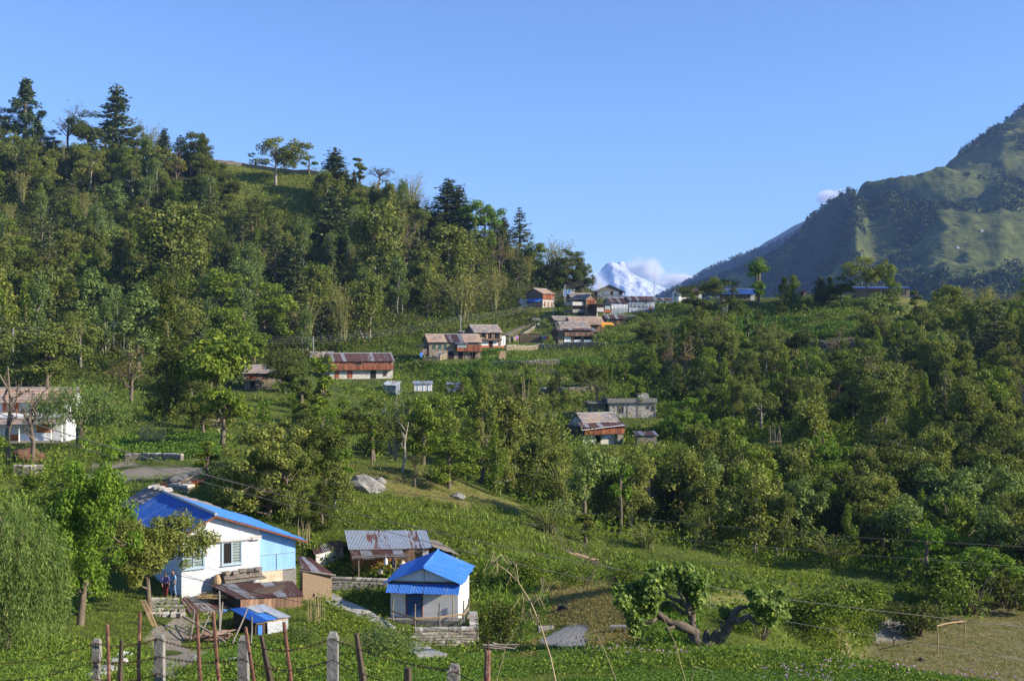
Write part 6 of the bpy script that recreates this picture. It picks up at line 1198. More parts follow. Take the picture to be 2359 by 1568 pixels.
for x, w2, z in ((-1.3, 1.0, 2.6), (.2, .7, 2.9), (1.7, 1.3, 2.7), (3.2, .6, 1.6)): q = MB(); q.box((x, 0, z / 2 - .6), (w2, .5, z + 1.2), taper=.94); q.build('wall_stump', M['dry_stone'], h)

h = thing('shuttered_house', 'long white house with orange shutters and two tiers of slate roof', 'house', P(70, 1014, 135), R(3)); q = MB(); prism(q, [(0, -1.5), (6, -1.5), (6, 4.9), (3.6, 6.2), (1.4, 4.75), (1.4, 3.4), (0, 3.0)], 'x', -7.2, 4.3); q.build('wall', M['whitewash'], h)
q = MB(); q.tiles([(-7.6, .85, 4.62), (4.7, .85, 4.62), (4.7, 3.7, 6.25), (-7.6, 3.7, 6.25)], 20, 5, .05); q.tiles([(4.7, 6.5, 4.6), (-7.6, 6.5, 4.6), (-7.6, 3.7, 6.25), (4.7, 3.7, 6.25)], 20, 5, .05); r_ = q.build('roof', M['warm_slate'], h); q = MB(); q.tube([(-7.6, 3.7, 6.3), (4.7, 3.7, 6.3)], .1); q.build('ridge_cap', M['slab_stone'], r_)
q = MB(); q.tiles([(-5.5, -1.5, 2.12), (4.5, -1.5, 2.12), (4.5, 1.38, 3.42), (-5.5, 1.38, 3.42)], 16, 5, .05); q.build('porch_roof', M['slate'], h)
for x in (-3.6, -2.2, -.2, 3.2): f_ = window(h, (x, 1.4, 3.62), .42, .92, fm='terracotta', pm='terracotta', mull=1, sill=True)
q = MB(); q.bx(.75, 2.7, -.05, -.003, .95, 2.2); q.build('orange_panel', M['terracotta'], h); sheet_wall(h, -1.2, 2.6, -.3, .0, .95, 'white_plastic', 'plastic_sheet', .1)
q = MB(); q.bx(-2.4, -1.3, -.05, -.003, 0, .75); q.build('plinth', M['terracotta'], h); posts(h, (-5.2, -2.4, -.9, 2.9, 4.2), -1.2, -1.0, 2.15, .09, 'plaster_white')
q = MB(); q.bx(-4.5, 5.0, -2.2, -.4, -1.6, -.03); q.build('terrace', M['dry_stone'], h)

def hut(label, px, py, d, deg, w_, dep, h_, roof, wall, name='shed', cat='shed', slope=.35, extra=None, rmode='corr'):
    t = thing(name, label, cat, P(px, py, d), R(deg)); a = w_ / 2; q = MB(); prism(q, [(0, -1), (dep, -1), (dep, h_ + slope), (0, h_)], 'x', -a, a); q.build('wall', M[wall], t)
    q = MB(); pts = [(-a - .25, -.3, h_ - .02), (a + .25, -.3, h_ - .02), (a + .25, dep + .25, h_ + slope + .12), (-a - .25, dep + .25, h_ + slope + .12)]
    (q.corr(pts, .12) if rmode == 'corr' else q.tiles(pts, 8, 4)); q.build('roof', M[roof], t); return t
t = hut('small red brown plank outhouse with a green door at the wood edge', 843, 788, 288, 12, 1.7, 1.7, 2.1, 'brown_tin', 'red_wood', 'outhouse', 'outhouse'); door(t, (.3, 0, 0), .8, 1.8, lm='frame_teal', handle=False)
t = hut('white sheeted hut with grey tin roof below the long balcony house', 975, 899, 222, 8, 3.6, 2.4, 1.4, 'tin', 'white_plastic'); posts(t, (-1.6, -.6, .5, 1.5), -.25, -1, 1.3, .05, 'tan_wood')
hut('grey sheet roofed hut half hidden by a bush below the long balcony house', 897, 897, 226, -14, 2.8, 2.6, .9, 'tin', 'grey_tarp', slope=.6)
t = hut('blue grey tarp shelter left of the path with the person in blue', 1053, 901, 224, 10, 3.8, 2.6, 1.5, 'silver_sheet', 'grey_tarp', 'tarp_shelter', 'shelter'); sheet_wall(t, -2.0, 2.0, -.05, -.2, 1.5, 'grey_tarp', amp=.15)
hut('dark low hut with a pale roof corner hidden among the right valley trees', 2033, 1036, 168, -8, 4.0, 3.0, 1.1, 'brown_tin', 'dark_wood', 'valley_hut', 'hut')
hut('small tin roofed lean-to beside the red wooden house', 1490, 1022, 175, 8, 3.2, 2.0, 1.4, 'rusty_tin', 'grey_wood', 'lean_to', 'shed')
hut('small flat roofed lean-to with pale front behind the stilt house', 1440, 742, 335, 6, 7.0, 4.0, 1.7, 'grey_tarp', 'plaster_grey', 'lean_to', 'shed', rmode='tiles')
hut('dark plank shed beside the village terraces under the crest', 1740, 768, 296, 0, 2.6, 2.2, 1.9, 'brown_tin', 'dark_wood')
hut('tiny white edged hut at the far side of the shuttered house', 8, 792, 235, 0, 1.6, 2, 2.0, 'brown_tin', 'terracotta', 'outhouse', 'outhouse')
hut('grey stone hut behind the pole and the golden olive tree', 62, 812, 232, 10, 3.4, 3, 2.6, 'slate', 'village_stone', 'stone_hut', 'hut', rmode='tiles')
t = thing('bamboo_pen', 'pale open bamboo pen beside the washing line below the village path', 'pen', P(1221, 788, 286), R(4))
for k in range(4): q = MB(); q.bx(-3.1, 3.1, -.04, .04, .35 + k * .5, .42 + k * .5); q.build('rail', M['tan_wood'], t)
for k in range(12): x = -3.0 + k * .545; q = MB(); q.tube([(x, -.06, -.3), (x + random.uniform(-.05, .05), -.06, 2.0)], .045, 4); q.build('picket', M['tan_wood'], t)
q = MB(); q.bx(-4.5, 3.4, -.3, 2.4, 2.35, 2.45); q.build('roof', M['tan_wood'], t); q = MB(); q.bx(-3.1, 3.1, 1.9, 2.2, -.5, 2.2); q.build('back_wall', M['dark_stone'], t)
for k, (px, cm, nm) in enumerate(((1191, 'cloth_pink', 'pink'), (1245, 'shirt_dark', 'dark grey'), (1254, 'shirt_violet', 'violet'), (1262, 'cloth_red', 'small red'), (1267, 'cloth_yellow', 'yellow'))):
    g = P(px, 778, 285); t = thing('laundry', '%s cloth hanging on the washing line by the bamboo pen' % nm, 'laundry', g); sheet_wall(t, -.4, .4, 0, -.4, .5, cm, 'cloth', .08)
t = thing('clothes_line', 'thin line with washing strung beside the plastic windowed stone house', 'clothes line', P(1230, 773, 285)); q = MB(); q.tube([P(1186, 773, 285) - t.location, P(1230, 774, 285) - t.location, P(1272, 773, 285) - t.location], .02, 4); q.build('line', M['grey_wire'], t)
t = thing('tarp_canopy', 'bright orange tarp canopy beside the slate roofed village house', 'canopy', P(1399, 757, 296), R(8)); q = MB(); q.slab([(-1.8, -1.1, 1.1), (1.8, -1.1, 1.0), (1.6, 1.2, 1.7), (-1.5, 1.2, 1.8)], .05); q.slab([(-1.85, -1.12, .5), (-1.0, -1.12, .5), (-.9, -1.12, 1.08), (-1.8, -1.12, 1.08)], .04); q.build('sheet', M['amber_tarp'], t); posts(t, (-1.6, 1.6), -1.0, -1, 1.0, .05, 'grey_wood')
t = thing('plastic_tunnel', 'white ribbed plastic tunnel greenhouse among the trees below the crest', 'greenhouse', P(1619, 760, 300), R(-25)); q = MB(); V = []; n_ = 14
for j in range(9):
    for i in range(n_): a = math.pi * i / (n_ - 1); rr = 1.55 + .04 * (j % 2); V.append((-1.9 + j * .475, 1.5 - math.cos(a) * rr, math.sin(a) * rr - .1))
q.add(V, [(j * n_ + i, (j + 1) * n_ + i, (j + 1) * n_ + i + 1, j * n_ + i + 1) for j in range(8) for i in range(n_ - 1)]); q.build('cover', M['white_plastic'], t, True)
t = thing('water_tank', 'white box tank under the crest below the golden rounded tree', 'tank', P(1671, 716, 316)); q = MB(); q.bx(-.7, .7, 0, 1, -.3, 1.4); q.build('body', M['plaster_white'], t); q = MB(); q.bx(-1.1, .8, -.2, 1.2, 1.403, 1.48); q.build('lid', M['steel_grey'], t)
t = thing('wicker_screen', 'tan wicker screen standing on the terrace below the gable house', 'screen', P(1158, 826, 250), R(10)); q = MB(); q.box((0, 0, .8), (1.6, .25, 1.9), ry=.12, taper=.85); q.build('screen', M['tan_wood'], t)
def strip_path(pts, w_, mat, name, label=None, cat=None, kind=None, thick=.12, up=.02, n=None):
    """Flagstone strip: stones laid one after another along the ground."""
    mb = MB()
    for (p0, p1) in zip(pts[:-1], pts[1:]):
        a, b_ = G(*p0), G(*p1); L_ = (b_ - a).length; k = max(1, int(L_ / .8)); dr = (b_ - a).normalized(); sd = Vector((-dr.y, dr.x, 0)).normalized() * w_ / 2
        for i in range(k):
            c0 = a.lerp(b_, (i + .03) / k); c1 = a.lerp(b_, (i + .97) / k); j = [random.uniform(.85, 1.1) for _ in range(4)]
            z0, z1 = hz(c0), hz(c1); c0.z = z0 + up + thick; c1.z = z1 + up + thick; mb.slab([c0 - sd * j[0], c0 + sd * j[1], c1 + sd * j[2], c1 - sd * j[3]][::-1], thick + .2)
    return tag(mb.build(name, M[mat]), label, cat, None, kind)
strip_path([(1165, 776), (1190, 762), (1222, 748), (1248, 738), (1262, 728)], 1.5, 'dark_stone', 'stone_path', kind='structure', thick=.5)
def stonewall(label, pts, hgt_, thick=.5, mat='dry_stone', name='stone_wall', dmin=25):
    t = thing(name, label, 'wall', G(pts[0][0], pts[0][1], dmin)); o = t.location; c = MB(); bs = MB()
    for p0, p1 in zip(pts[:-1], pts[1:]):
        a, b_ = G(*p0, dmin), G(*p1, dmin); k = max(2, int((b_ - a).length / .45)); dr = (b_ - a).normalized(); ang = math.atan2(dr.y, dr.x)
        for i in range(k):
            c0 = a.lerp(b_, (i + .5) / k); L_ = (b_ - a).length / k; z = hz(c0)
            bs.box(Vector((c0.x, c0.y, z + hgt_ / 2 - .3)) - o, (L_ * 1.02, thick, hgt_ + .5 + random.uniform(-.04, .04)), rz=ang)
            c.box(Vector((c0.x, c0.y, z + hgt_ - .02)) - o, (L_ * random.uniform(.7, 1.15), thick * random.uniform(.9, 1.25), random.uniform(.1, .2)), rz=ang + random.uniform(-.2, .2))
    bs.build('body', M[mat], t); c.build('coping', M['stones'], t); return t
stonewall('dry stone wall along the bare ridge top', [(490, 376), (560, 384), (600, 390), (660, 398), (740, 405)], 1.4, 1.0, dmin=200)
stonewall('low dry stone wall along the village path', [(1170, 792), (1200, 778), (1225, 762), (1240, 752)], 1.0, .6, 'village_stone', dmin=200)
stonewall('tumbled stone bank under the terraced house row', [(975, 836), (1010, 832), (1045, 826)], 1.3, .8, 'village_stone', dmin=200)
stonewall('low stone wall round the field beside the bean pole frame', [(420, 1060), (330, 1058), (290, 1060)], .6, .5, dmin=80)

h = house('dark timber house squeezed between the tall narrow house and the grey wrapped gable house', 1340, 708, 352, 12, 7.0, 5.0, 3.4, 1.2, 'slate', wall='dark_stone', name='timber_house'); balcony(h, -3.4, 3.4, 0, 1.6, 3.3, 'brown_planks', .8, .9, 4)
h = house('low slate roofed byre on the terrace left of the tall narrow house', 1300, 752, 312, 18, 5.5, 4.2, 1.9, 1.0, 'slate', wall='dark_stone', name='byre', cat='shed'); door(h, (0, 0, 0), .9, 1.5)
h = house('small dark shed with rusty roof behind the terraced house row', 1085, 792, 283, 20, 4.6, 4.0, 2.3, .9, 'brown_tin', 'corr', wall='dark_wood', name='shed', cat='shed')
h = house('dark plank house with rusty roof beside the slate roofed village house', 1418, 752, 318, 8, 5.6, 4.4, 2.4, 1.0, 'rusty_tin', 'corr', wall='dark_wood', name='plank_house'); window(h, (-1.2, 0, .8), .8, .9); door(h, (.8, 0, 0), .9, 1.7)
h = house('slate roofed cowshed low behind the long balcony house', 742, 846, 262, 12, 5.0, 4.2, 2.6, 1.0, 'slate', wall='dark_stone', name='cowshed', cat='shed')
stonewall('long dry stone terrace wall under the plastic windowed stone house', [(1165, 806), (1240, 802), (1310, 800), (1395, 798)], 1.1, .6, 'village_stone', dmin=200)
stonewall('lower dry stone terrace wall below the gable house fields', [(1130, 842), (1200, 840), (1290, 838)], .9, .6, 'village_stone', dmin=180)
stonewall('rough stone terrace wall above the grey rubble house', [(1240, 908), (1310, 905), (1390, 902)], 1.0, .6, 'village_stone', dmin=170)
t = thing('water_barrel', 'black water barrel beside the plank house on the village terrace', 'barrel', P(1440, 752, 316)); q = MB(); q.lathe([(0, -.3), (.5, -.3), (.55, .5), (.5, 1.1), (.2, 1.25), (0, 1.25)], n=12); q.build('barrel', M['black_rubber'], t, True)
# ------------------------------------------------------------------ the near farmstead
h = thing('white_house', 'white stone gable house with blue tin roof and two blue framed windows', 'house', (-18.46, 68.0, CZ - 15.6), R(32.5))
q = MB(); prism(q, [(-2.0, -1.5), (2.94, -1.5), (2.94, 3.66), (0, 4.74), (-2.0, 3.82)], 'y', 0, 15.2); q.build('wall', M['whitewash'], h)
q = MB(); q.corr([(-2.75, 11.6, 3.46), (-2.75, -.4, 3.46), (.0, -.4, 4.86), (.0, 11.6, 4.86)], .2, .02, 4); ra = q.build('roof', M['blue_tin'], h)  # left slope: its shade is put into the colour as a darker blue
q = MB(); q.corr([(5.97, -.4, 2.70), (5.97, 11.6, 2.70), (.0, 11.6, 4.86), (.0, -.4, 4.86)], .2, .02, 4); q.build('roof', M['bright_blue_tin'], h)  # sunlit slope of the same roof, its light put into a brighter blue
q = MB(); q.tiles([(-2.7, 15.5, 3.42), (-2.7, 11.7, 3.42), (0, 11.7, 4.82), (0, 15.5, 4.82)], 7, 6); q.tiles([(4.0, 11.7, 3.38), (4.0, 15.5, 3.38), (0, 15.5, 4.82), (0, 11.7, 4.82)], 7, 6); q.build('slate_roof', M['slate'], h)
q = MB(); q.tube([(0, -.42, 4.9), (0, 4, 4.91), (0, 11.6, 4.9)], .10, 8); q.build('ridge_cap', M['steel_grey'], ra)
q = MB(); [q.box((.2 + random.uniform(-.3, .3), 11.8 + k * .4, 4.95), (random.uniform(.4, .9), .36, .14), rz=random.uniform(-.3, .3)) for k in range(9)]; q.build('ridge_stones', M['stones'], ra)
q = MB(); q.bx(-2.06, 2.98, -.16, -.003, 3.08, 3.17); q.bx(2.4, 2.98, -.2, -.17, 3.05, 3.3); q.build('ledge', M['soiled_whitewash'], h)
q = MB(); q.slab([(-2.75, -.42, 3.42), (0, -.42, 4.82), (0, -.38, 4.82), (-2.75, -.38, 3.42)], .1); q.slab([(0, -.42, 4.82), (5.97, -.42, 2.66), (5.97, -.38, 2.66), (0, -.38, 4.82)], .1); q.build('barge_board', M['red_wood'], h)
window(h, (-1.27, 0, 1.72), 1.16, 1.28, fm='frame_blue', pm='pane_green', mull=1, bars=7, ft=.11, sill=True); w_ = window(h, (1.12, 0, 1.72), 1.10, 1.28, fm='frame_blue', pm='pane_green', mull=1, bars=7, ft=.11, sill=True)
q = MB(); q.bx(-.5, -.05, -.028, -.021, .02, 1.25); q.build('sash_gap_shade', M['dark_void'], w_)  # black sheet over the pane, painted as the unlit gap of the open half
q = MB(); prism(q, [(2.95, .9), (5.37, .9), (5.37, 2.78), (2.95, 3.6)], 'y', .15, 10.5); q.build('extension', M['pale_blue_sheet'], h)
q = MB(); q.bx(2.93, 5.37, .1, .14, 1.95, 1.98); q.bx(2.93, 5.40, .1, .14, .9, .96); q.bx(2.93, 2.98, .1, .14, .97, 3.5); q.bx(4.1, 4.13, .11, .14, .97, 1.94); q.build('batten', M['frame_blue'], h)
q = MB(); q.bx(2.95, 5.45, .2, 6.0, -1.8, .88); q.build('under_wall', M['concrete'], h); sheet_wall(h, 3.0, 4.5, .18, .2, .95, 'beige_tarp', amp=.12)
q = MB(); [q.box((1.65 + random.uniform(-.08, .08), -.75 + k * .2, .95 + .12 * (k % 2)), (2.6 + random.uniform(-.3, .2), .17, .15), rz=random.uniform(-.06, .06)) for k in range(5)]; [q.box((.6 + k * .5, -.6, 1.22 + random.uniform(0, .15)), (.45, .4, .16), rz=random.uniform(-.5, .5)) for k in range(5)]; q.bx(.4, 3.0, -1.0, -.05, .68, .82); q.build('timber_stack', M['grey_wood'], h)
q = MB(); q.lathe([(.0, 0), (.27, 0), (.25, .5), (.16, .8), (.1, .86), (0, .88)], (.05, -.5, .35), 10); q.build('basket', M['tan_wood'], h)

def lean(name, label, cat, c, roof, wall, drop, inset=.22, kind='corr', pitch=.1, thick=.06):
    """Pent roofed shed; c = roof corners back left, back right, front right, front left."""
    c = [Vector(p) for p in c]; o = sum(c, Vector()) / 4; zb = o.z - drop; r = thing(name, label, cat, (o.x, o.y, zb)); O = Vector((o.x, o.y, zb)); ins = [o + (p - o) * (1 - inset / max((p - o).length, .1)) for p in c]
    V = [p - O - Vector((0, 0, .06)) for p in ins]; B = [Vector((v.x, v.y, -.9)) for v in V]; q = MB(); q.add(B + V, [(0, 1, 2, 3), (7, 6, 5, 4), (4, 5, 1, 0), (5, 6, 2, 1), (6, 7, 3, 2), (7, 4, 0, 3)]); q.build('wall', M[wall], r)
    q = MB(); L_ = [c[3] - O, c[2] - O, c[1] - O, c[0] - O]
    if kind == 'corr': q.corr(L_, pitch, .02)
    elif kind == 'tiles': q.tiles(L_, 7, 5)
    elif kind == 'boards': q.tiles(L_, 16, 2, .03)
    if kind != 'none': q.build('roof', M[roof], r)
    return r, O, V
def board_front(r, V, mat, i=3, j=2, name='plank_wall', wd=.2, z0=-.6, out=.05, t0=0.0, t1=1.0):
    """Upright boards along the wall from corner i to corner j."""
    a, b_ = V[i].lerp(V[j], t0), V[i].lerp(V[j], t1); n = max(2, int(Vector((b_.x - a.x, b_.y - a.y)).length / wd)); dr = (b_ - a); ang = math.atan2(dr.y, dr.x); nm = Vector((dr.y, -dr.x, 0)).normalized() * out; q = MB()
    for k in range(n):
        p = a.lerp(b_, (k + .5) / n) + nm; z1 = p.z - .02; q.box((p.x, p.y, (z0 + z1) / 2 + random.uniform(-.03, .0)), (Vector((dr.x, dr.y)).length / n * .94, .03, z1 - z0), rz=ang)
    return q.build(name, M[mat], r)
r, O, V = lean('plank_shed', 'brown plank shed with striped rusty and grey roof before the white gabled house', 'shed', [P(480.5, 1346, 66), P(674.5, 1336.7, 69), P(702, 1372, 67.3), P(548, 1378.4, 64)], 'rusty_tin', 'dark_wood', 2.2)
board_front(r, V, 'brown_planks', wd=.3); board_front(r, V, 'brown_planks', 2, 1, 'side_planks', wd=.3)
r, O, V = lean('low_shed', 'low rusty roofed shed with straw on top and a blue tarp wall', 'shed', [P(413, 1378.4, 65.5), P(498, 1362.4, 67), P(561, 1389.6, 65), P(438.8, 1415.3, 62.8)], 'brown_tin', 'dry_stone', 1.1, pitch=.3)
a, b_ = V[3].lerp(V[2], .52), V[3].lerp(V[2], .95); ang = math.atan2((b_ - a).y, (b_ - a).x); sheet_wall(r, 0, (b_ - a).length * .6, -.06, -.5, .85, 'blue_plastic', 'blue_tarp', loc=(a.x, a.y, 0), rz=ang); sheet_wall(r, (b_ - a).length * .62, (b_ - a).length * 1.05, -.06, -.5, .85, 'silver_sheet', 'grey_sheet', loc=(a.x, a.y, 0), rz=ang)
t = thing('straw_heap', 'loose brown straw and twigs lying on the low rusty shed roof', 'straw', P(506, 1376, 65.3)); q = MB()
for k in range(90): a = random.uniform(-.5, .4); c = Vector((random.uniform(-.9, .9), random.uniform(-.5, .5), random.uniform(.02, .25))); l = random.uniform(.3, .8); q.tube([c - Vector((math.cos(a), math.sin(a), .05)) * l, c + Vector((math.cos(a), math.sin(a), 0)) * l], random.uniform(.012, .03), 4)
q.build('straw', M['straw'], t)
r, O, V = lean('patchwork_shed', 'small shed patched with blue and silver sheets in front of the plank shed', 'shed', [P(529, 1402, 61.5), P(609, 1393, 62.7), P(671, 1421.7, 61.2), P(586, 1434.5, 59.8)], None, 'dark_wood', 1.25, kind='none')
cs = [Vector(p) for p in (P(529, 1402, 61.5), P(609, 1393, 62.7), P(671, 1421.7, 61.2), P(586, 1434.5, 59.8))]; cs = [p - O for p in cs]
for t0, t1, mt, pt in ((0, .36, 'bright_blue_tin', .11), (.34, .70, 'blue_plastic', .6), (.66, 1.0, 'silver_sheet', .7)):
    q = MB(); e = Vector((0, 0, .05 if mt == 'silver_sheet' else .03 if mt == 'blue_plastic' else 0)); q.corr([cs[3].lerp(cs[2], t0) + e, cs[3].lerp(cs[2], t1) + e, cs[0].lerp(cs[1], t1 if mt != 'blue_plastic' else .5) + e, cs[0].lerp(cs[1], t0) + e], pt, .022 if pt < .2 else .012); q.build('roof_sheet', M[mt], r)
q = MB(); q.corr([cs[0].lerp(cs[1], .45) + Vector((0, 0, .07)) + (cs[3] - cs[0]) * .5, cs[0].lerp(cs[1], .72) + Vector((0, 0, .07)) + (cs[3] - cs[0]) * .5, cs[0].lerp(cs[1], 1) + Vector((0, 0, .07)), cs[0].lerp(cs[1], .42) + Vector((0, 0, .07))], .7, .012); q.build('roof_sheet', M['silver_sheet'], r)
a, b_ = V[3].lerp(V[2], .35), V[2]; ang = math.atan2((b_ - a).y, (b_ - a).x); sheet_wall(r, 0, (b_ - a).length, -.05, -.45, 1.0, 'silver_sheet', 'silver_wall', .12, loc=(a.x, a.y, 0), rz=ang)
a, b_ = V[3], V[3].lerp(V[2], .3); q = MB(); q.box(((a.x + b_.x) / 2, (a.y + b_.y) / 2 - .05, .3), (.25, .05, 1.2), rz=ang); q.build('blue_door', M['blue_plastic'], r); board_front(r, V, 'tan_wood', 3, 2, 'beam', wd=2.2, z0=1.08, out=.1)
r, O, V = lean('wicker_hut', 'round wicker walled hut with a rusty and grey sheet roof between white house and cottage', 'hut', [P(684, 1280, 74), P(714, 1283, 75.2), P(772, 1324, 73.2), P(694, 1309, 71.5)], 'rusty_tin', 'wicker', 2.0, .3, pitch=.13)
board_front(r, V, 'tan_wood', 2, 1, 'slats', wd=.14, t0=0, t1=.5)
q = MB(); q.tube([V[3] + Vector((-.2, -.2, -.02)), V[2] + Vector((.3, -.1, -.05))], .06, 6); q.build('eave_pole', M['grey_wood'], r)

r, O, V = lean('metal_roof_house', 'low orange mud walled house under a large grey corrugated roof', 'house', [P(793, 1221, 85.6), P(982, 1220.5, 85.6), P(996, 1261.5, 82.3), P(802.5, 1265, 82.3)], 'tin', 'ochre_mud', 2.6, .35, pitch=.11)
board_front(r, V, 'brown_planks', t0=.62, t1=.93, wd=.26); board_front(r, V, 'ochre_mud', t0=.12, t1=.6, wd=.55, out=.03, name='mud_panel')
q = MB(); p = V[3].lerp(V[2], .965); q.box((p.x, p.y - .08, .95), (.42, .2, 2.2)); q.build('white_pillar', M['worn_whitewash'], r)
aw = [P(804, 1266.5, 82.1) - O, P(925, 1265, 82.2) - O, P(933, 1283.6, 80.4) - O, P(813, 1288.5, 80.2) - O]; q = MB(); q.corr([aw[3], aw[2], aw[1], aw[0]], .11, .02); av = q.build('awning', M['rusty_tin'], r)
for p0, p1 in (((805, 1268, 82), (936, 1266, 82)), ((812, 1284, 80.5), (938, 1278, 80.5)), ((810, 1287, 80.3), (940, 1282, 80.4))): q = MB(); q.tube([P(*p0) - O + Vector((0, 0, .07)), P(*p1) - O + Vector((0, 0, .07))], .05, 6); q.build('weight_pole', M['grey_wood'], av)
for px in (826, 911): q = MB(); q.tube([P(px, 1286, 80.3) - O, P(px, 1347, 80.3) - O], .05, 6); q.build('post', M['grey_wood'], r)
q = MB(); a = P(735, 1327, 79.0) - O; b_ = P(1000, 1330, 79.0) - O; q.bx(a.x, b_.x, a.y, a.y + 5, -1.5, .10); q.build('floor_terrace', M['tan_mud'], r)
r, O, V = lean('stone_wing', 'whitewashed stone wing with a low rusty roof left of the metal roofed house', 'shed', [P(718, 1257, 84.5), P(782, 1243, 86), P(799, 1257, 84.2), P(723, 1277, 82.2)], 'brown_tin', 'worn_whitewash', 1.75, .3, pitch=.16)
r, O, V = lean('wooden_wing', 'dark wooden wing with a bent board roof right of the metal roofed house', 'shed', [P(984, 1242, 86), P(1008, 1244, 87), P(1056, 1276, 84), P(996, 1258, 82.5)], 'grey_wood', 'dark_wood', 2.0, .25, kind='boards')
for px, py, lab, mt, s in ((889, 1288, 'white cloth bag hanging under the awning of the metal roofed house', 'cloth_white', .16), (905, 1290, 'black bag hanging under the awning of the metal roofed house', 'shirt_dark', .2)):
    t = thing('hanging_bag', lab, 'bag', P(px, py, 80.4)); q = MB(); q.lathe([(.01, .3), (.03, .22), (s * .7, 0), (s, -.25), (s * .7, -.42), (0, -.45)], n=10); q.build('bag', M[mt], t, True); q = MB(); q.tube([(0, 0, .28), (0, 0, .55)], .012, 4); q.build('strap', M['grey_wood'], t)
for px, py, lab in ((878, 1318, 'pale sack on the mud terrace of the metal roofed house'), (927, 1300, 'tan sack resting on the wooden table')):
    t = thing('sack', lab, 'sack', P(px, py, 80.6)); q = MB(); q.lathe([(0, -.14), (.2, -.13), (.28, 0), (.24, .16), (.1, .25), (.13, .3), (0, .3)], n=10); q.build('sack', M['beige_tarp'], t, True)
t = thing('table', 'dark rough table on the terrace of the metal roofed house', 'table', P(918, 1327, 80.6)); q = MB(); q.bx(-.55, .55, -.35, .35, .62, .7); q.build('tabletop', M['grey_wood'], t)
for x in (-.48, .48):
    for y in (-.28, .28): q = MB(); q.bx(x - .05, x + .05, y - .05, y + .05, -.1, .617); q.build('leg', M['dark_wood'], t)
def wallrun(label, a, b_, hgt_, thick=.45, mat='dry_stone', steps=14, name='stone_wall'):
    a, b_ = Vector(a), Vector(b_); t = thing(name, label, 'wall', a); body = MB(); c = MB(); dr = b_ - a; ang = math.atan2(dr.y, dr.x)
    for k in range(steps):
        p = dr * ((k + .5) / steps); body.box((p.x, p.y, p.z + hgt_ / 2 - .3), (dr.length / steps * 1.01, thick, hgt_ + .6), rz=ang)
        for r_ in range(max(2, int(hgt_ / .16))): 
            for m_ in range(2): u = (k + random.random()) / steps; w2 = random.uniform(.2, .45); p2 = dr * u; c.box((p2.x + math.sin(ang) * thick * .47, p2.y - math.cos(ang) * thick * .47, p2.z + r_ * .16 + .05), (w2, .12, random.uniform(.08, .15)), rz=ang + random.uniform(-.08, .08))
        p2 = dr * ((k + .5) / steps); c.box((p2.x, p2.y, p2.z + hgt_ + .04), (dr.length / steps * random.uniform(.8, 1.15), thick * 1.1, .12), rz=ang + random.uniform(-.1, .1))
    body.build('body', M[mat], t); c.build('stones', M['stones'], t); return t
wallrun('dry stone terrace wall below the metal roofed house', P(738, 1354, 78.6), P(905, 1360, 78.4), .72)
wallrun('dry stone yard wall under the blue cottage', P(955, 1484, 63.2), P(1092, 1482, 63.6), .85)
wallrun('short return of the yard wall beside the blue cottage', P(1092, 1480, 64), P(1090, 1440, 68.2), .8, steps=6)

h = thing('blue_cottage', 'small white cottage with bright blue roof, awning and door', 'house', P(977.5, 1420, 70), R(-5.4)); q = MB(); prism(q, [(-2.18, -.6), (2.18, -.6), (2.18, 2.25), (0, 3.1), (-2.18, 2.25)], 'y', 0, 5.2); q.build('wall', M['plaster_white'], h)
for sx, nm, mt in ((-1, 'roof', 'bright_blue_tin'), (1, 'roof', 'bright_blue_tin')):
    q = MB(); c = [(sx * 2.55, 5.55, 2.16), (sx * 2.55, -.4, 2.16), (0, -.4, 3.2), (0, 5.55, 3.2)] if sx < 0 else [(2.55, -.4, 2.16), (2.55, 5.55, 2.16), (0, 5.55, 3.2), (0, -.4, 3.2)]; q.corr(c, .2, .02, 4); rf = q.build(nm, M[mt], h)
q = MB(); q.tube([(0, -.42, 3.24), (0, 5.57, 3.24)], .07, 8); q.build('ridge_cap', M['bright_blue_tin'], rf)
q = MB(); q.corr([(-2.35, -.75, 1.66), (2.32, -.75, 1.62), (2.32, .02, 2.14), (-2.35, .02, 2.14)], .09, .022); q.build('awning', M['bright_blue_tin'], h)
q = MB(); q.bx(-2.18, 2.18, -.10, -.003, 2.15, 2.25); q.build('beam', M['dark_wood'], h); q = MB(); q.bx(-.03, .03, -.03, -.003, 2.26, 3.05); q.build('gable_seam', M['plaster_grey'], h)
q = MB(); q.bx(-.48, .48, -.05, .02, 0, 1.78); dd = q.build('door', M['door_blue'], h); dd.location = (-.64, 0, .02); q = MB(); q.bx(-.55, -.483, -.06, .02, 0, 1.85); q.bx(.483, .55, -.06, .02, 0, 1.85); q.bx(-.482, .482, -.06, .02, 1.785, 1.85); q.build('frame', M['red_wood'], dd); q = MB(); q.box((.34, -.08, .85), (.05, .05, .2)); q.build('handle', M['tan_wood'], dd); q = MB(); q.bx(-.2, -.02, -.06, -.053, 1.45, 1.68); q.build('notice', M['cloth_white'], dd)
q = MB(); q.tube([(1.95, -.7, 0), (1.95, -.7, 1.66)], .035, 6); q.build('post', M['tan_wood'], h); q = MB(); q.bx(-2.3, 2.5, -.75, -.02, -.55, -.02); q.build('plinth', M['concrete'], h)
t = thing('bamboo_fence', 'thin bamboo pole fence with chicken wire round the yard of the blue cottage', 'fence', P(985, 1440, 66)); O = t.location
fp = [(905.5, 1433, 1379, 68.5), (956.5, 1461, 1390, 65.2), (1013, 1453, 1387, 65.4), (1068.6, 1446, 1382, 66), (1080, 1420, 1377, 69.5)]
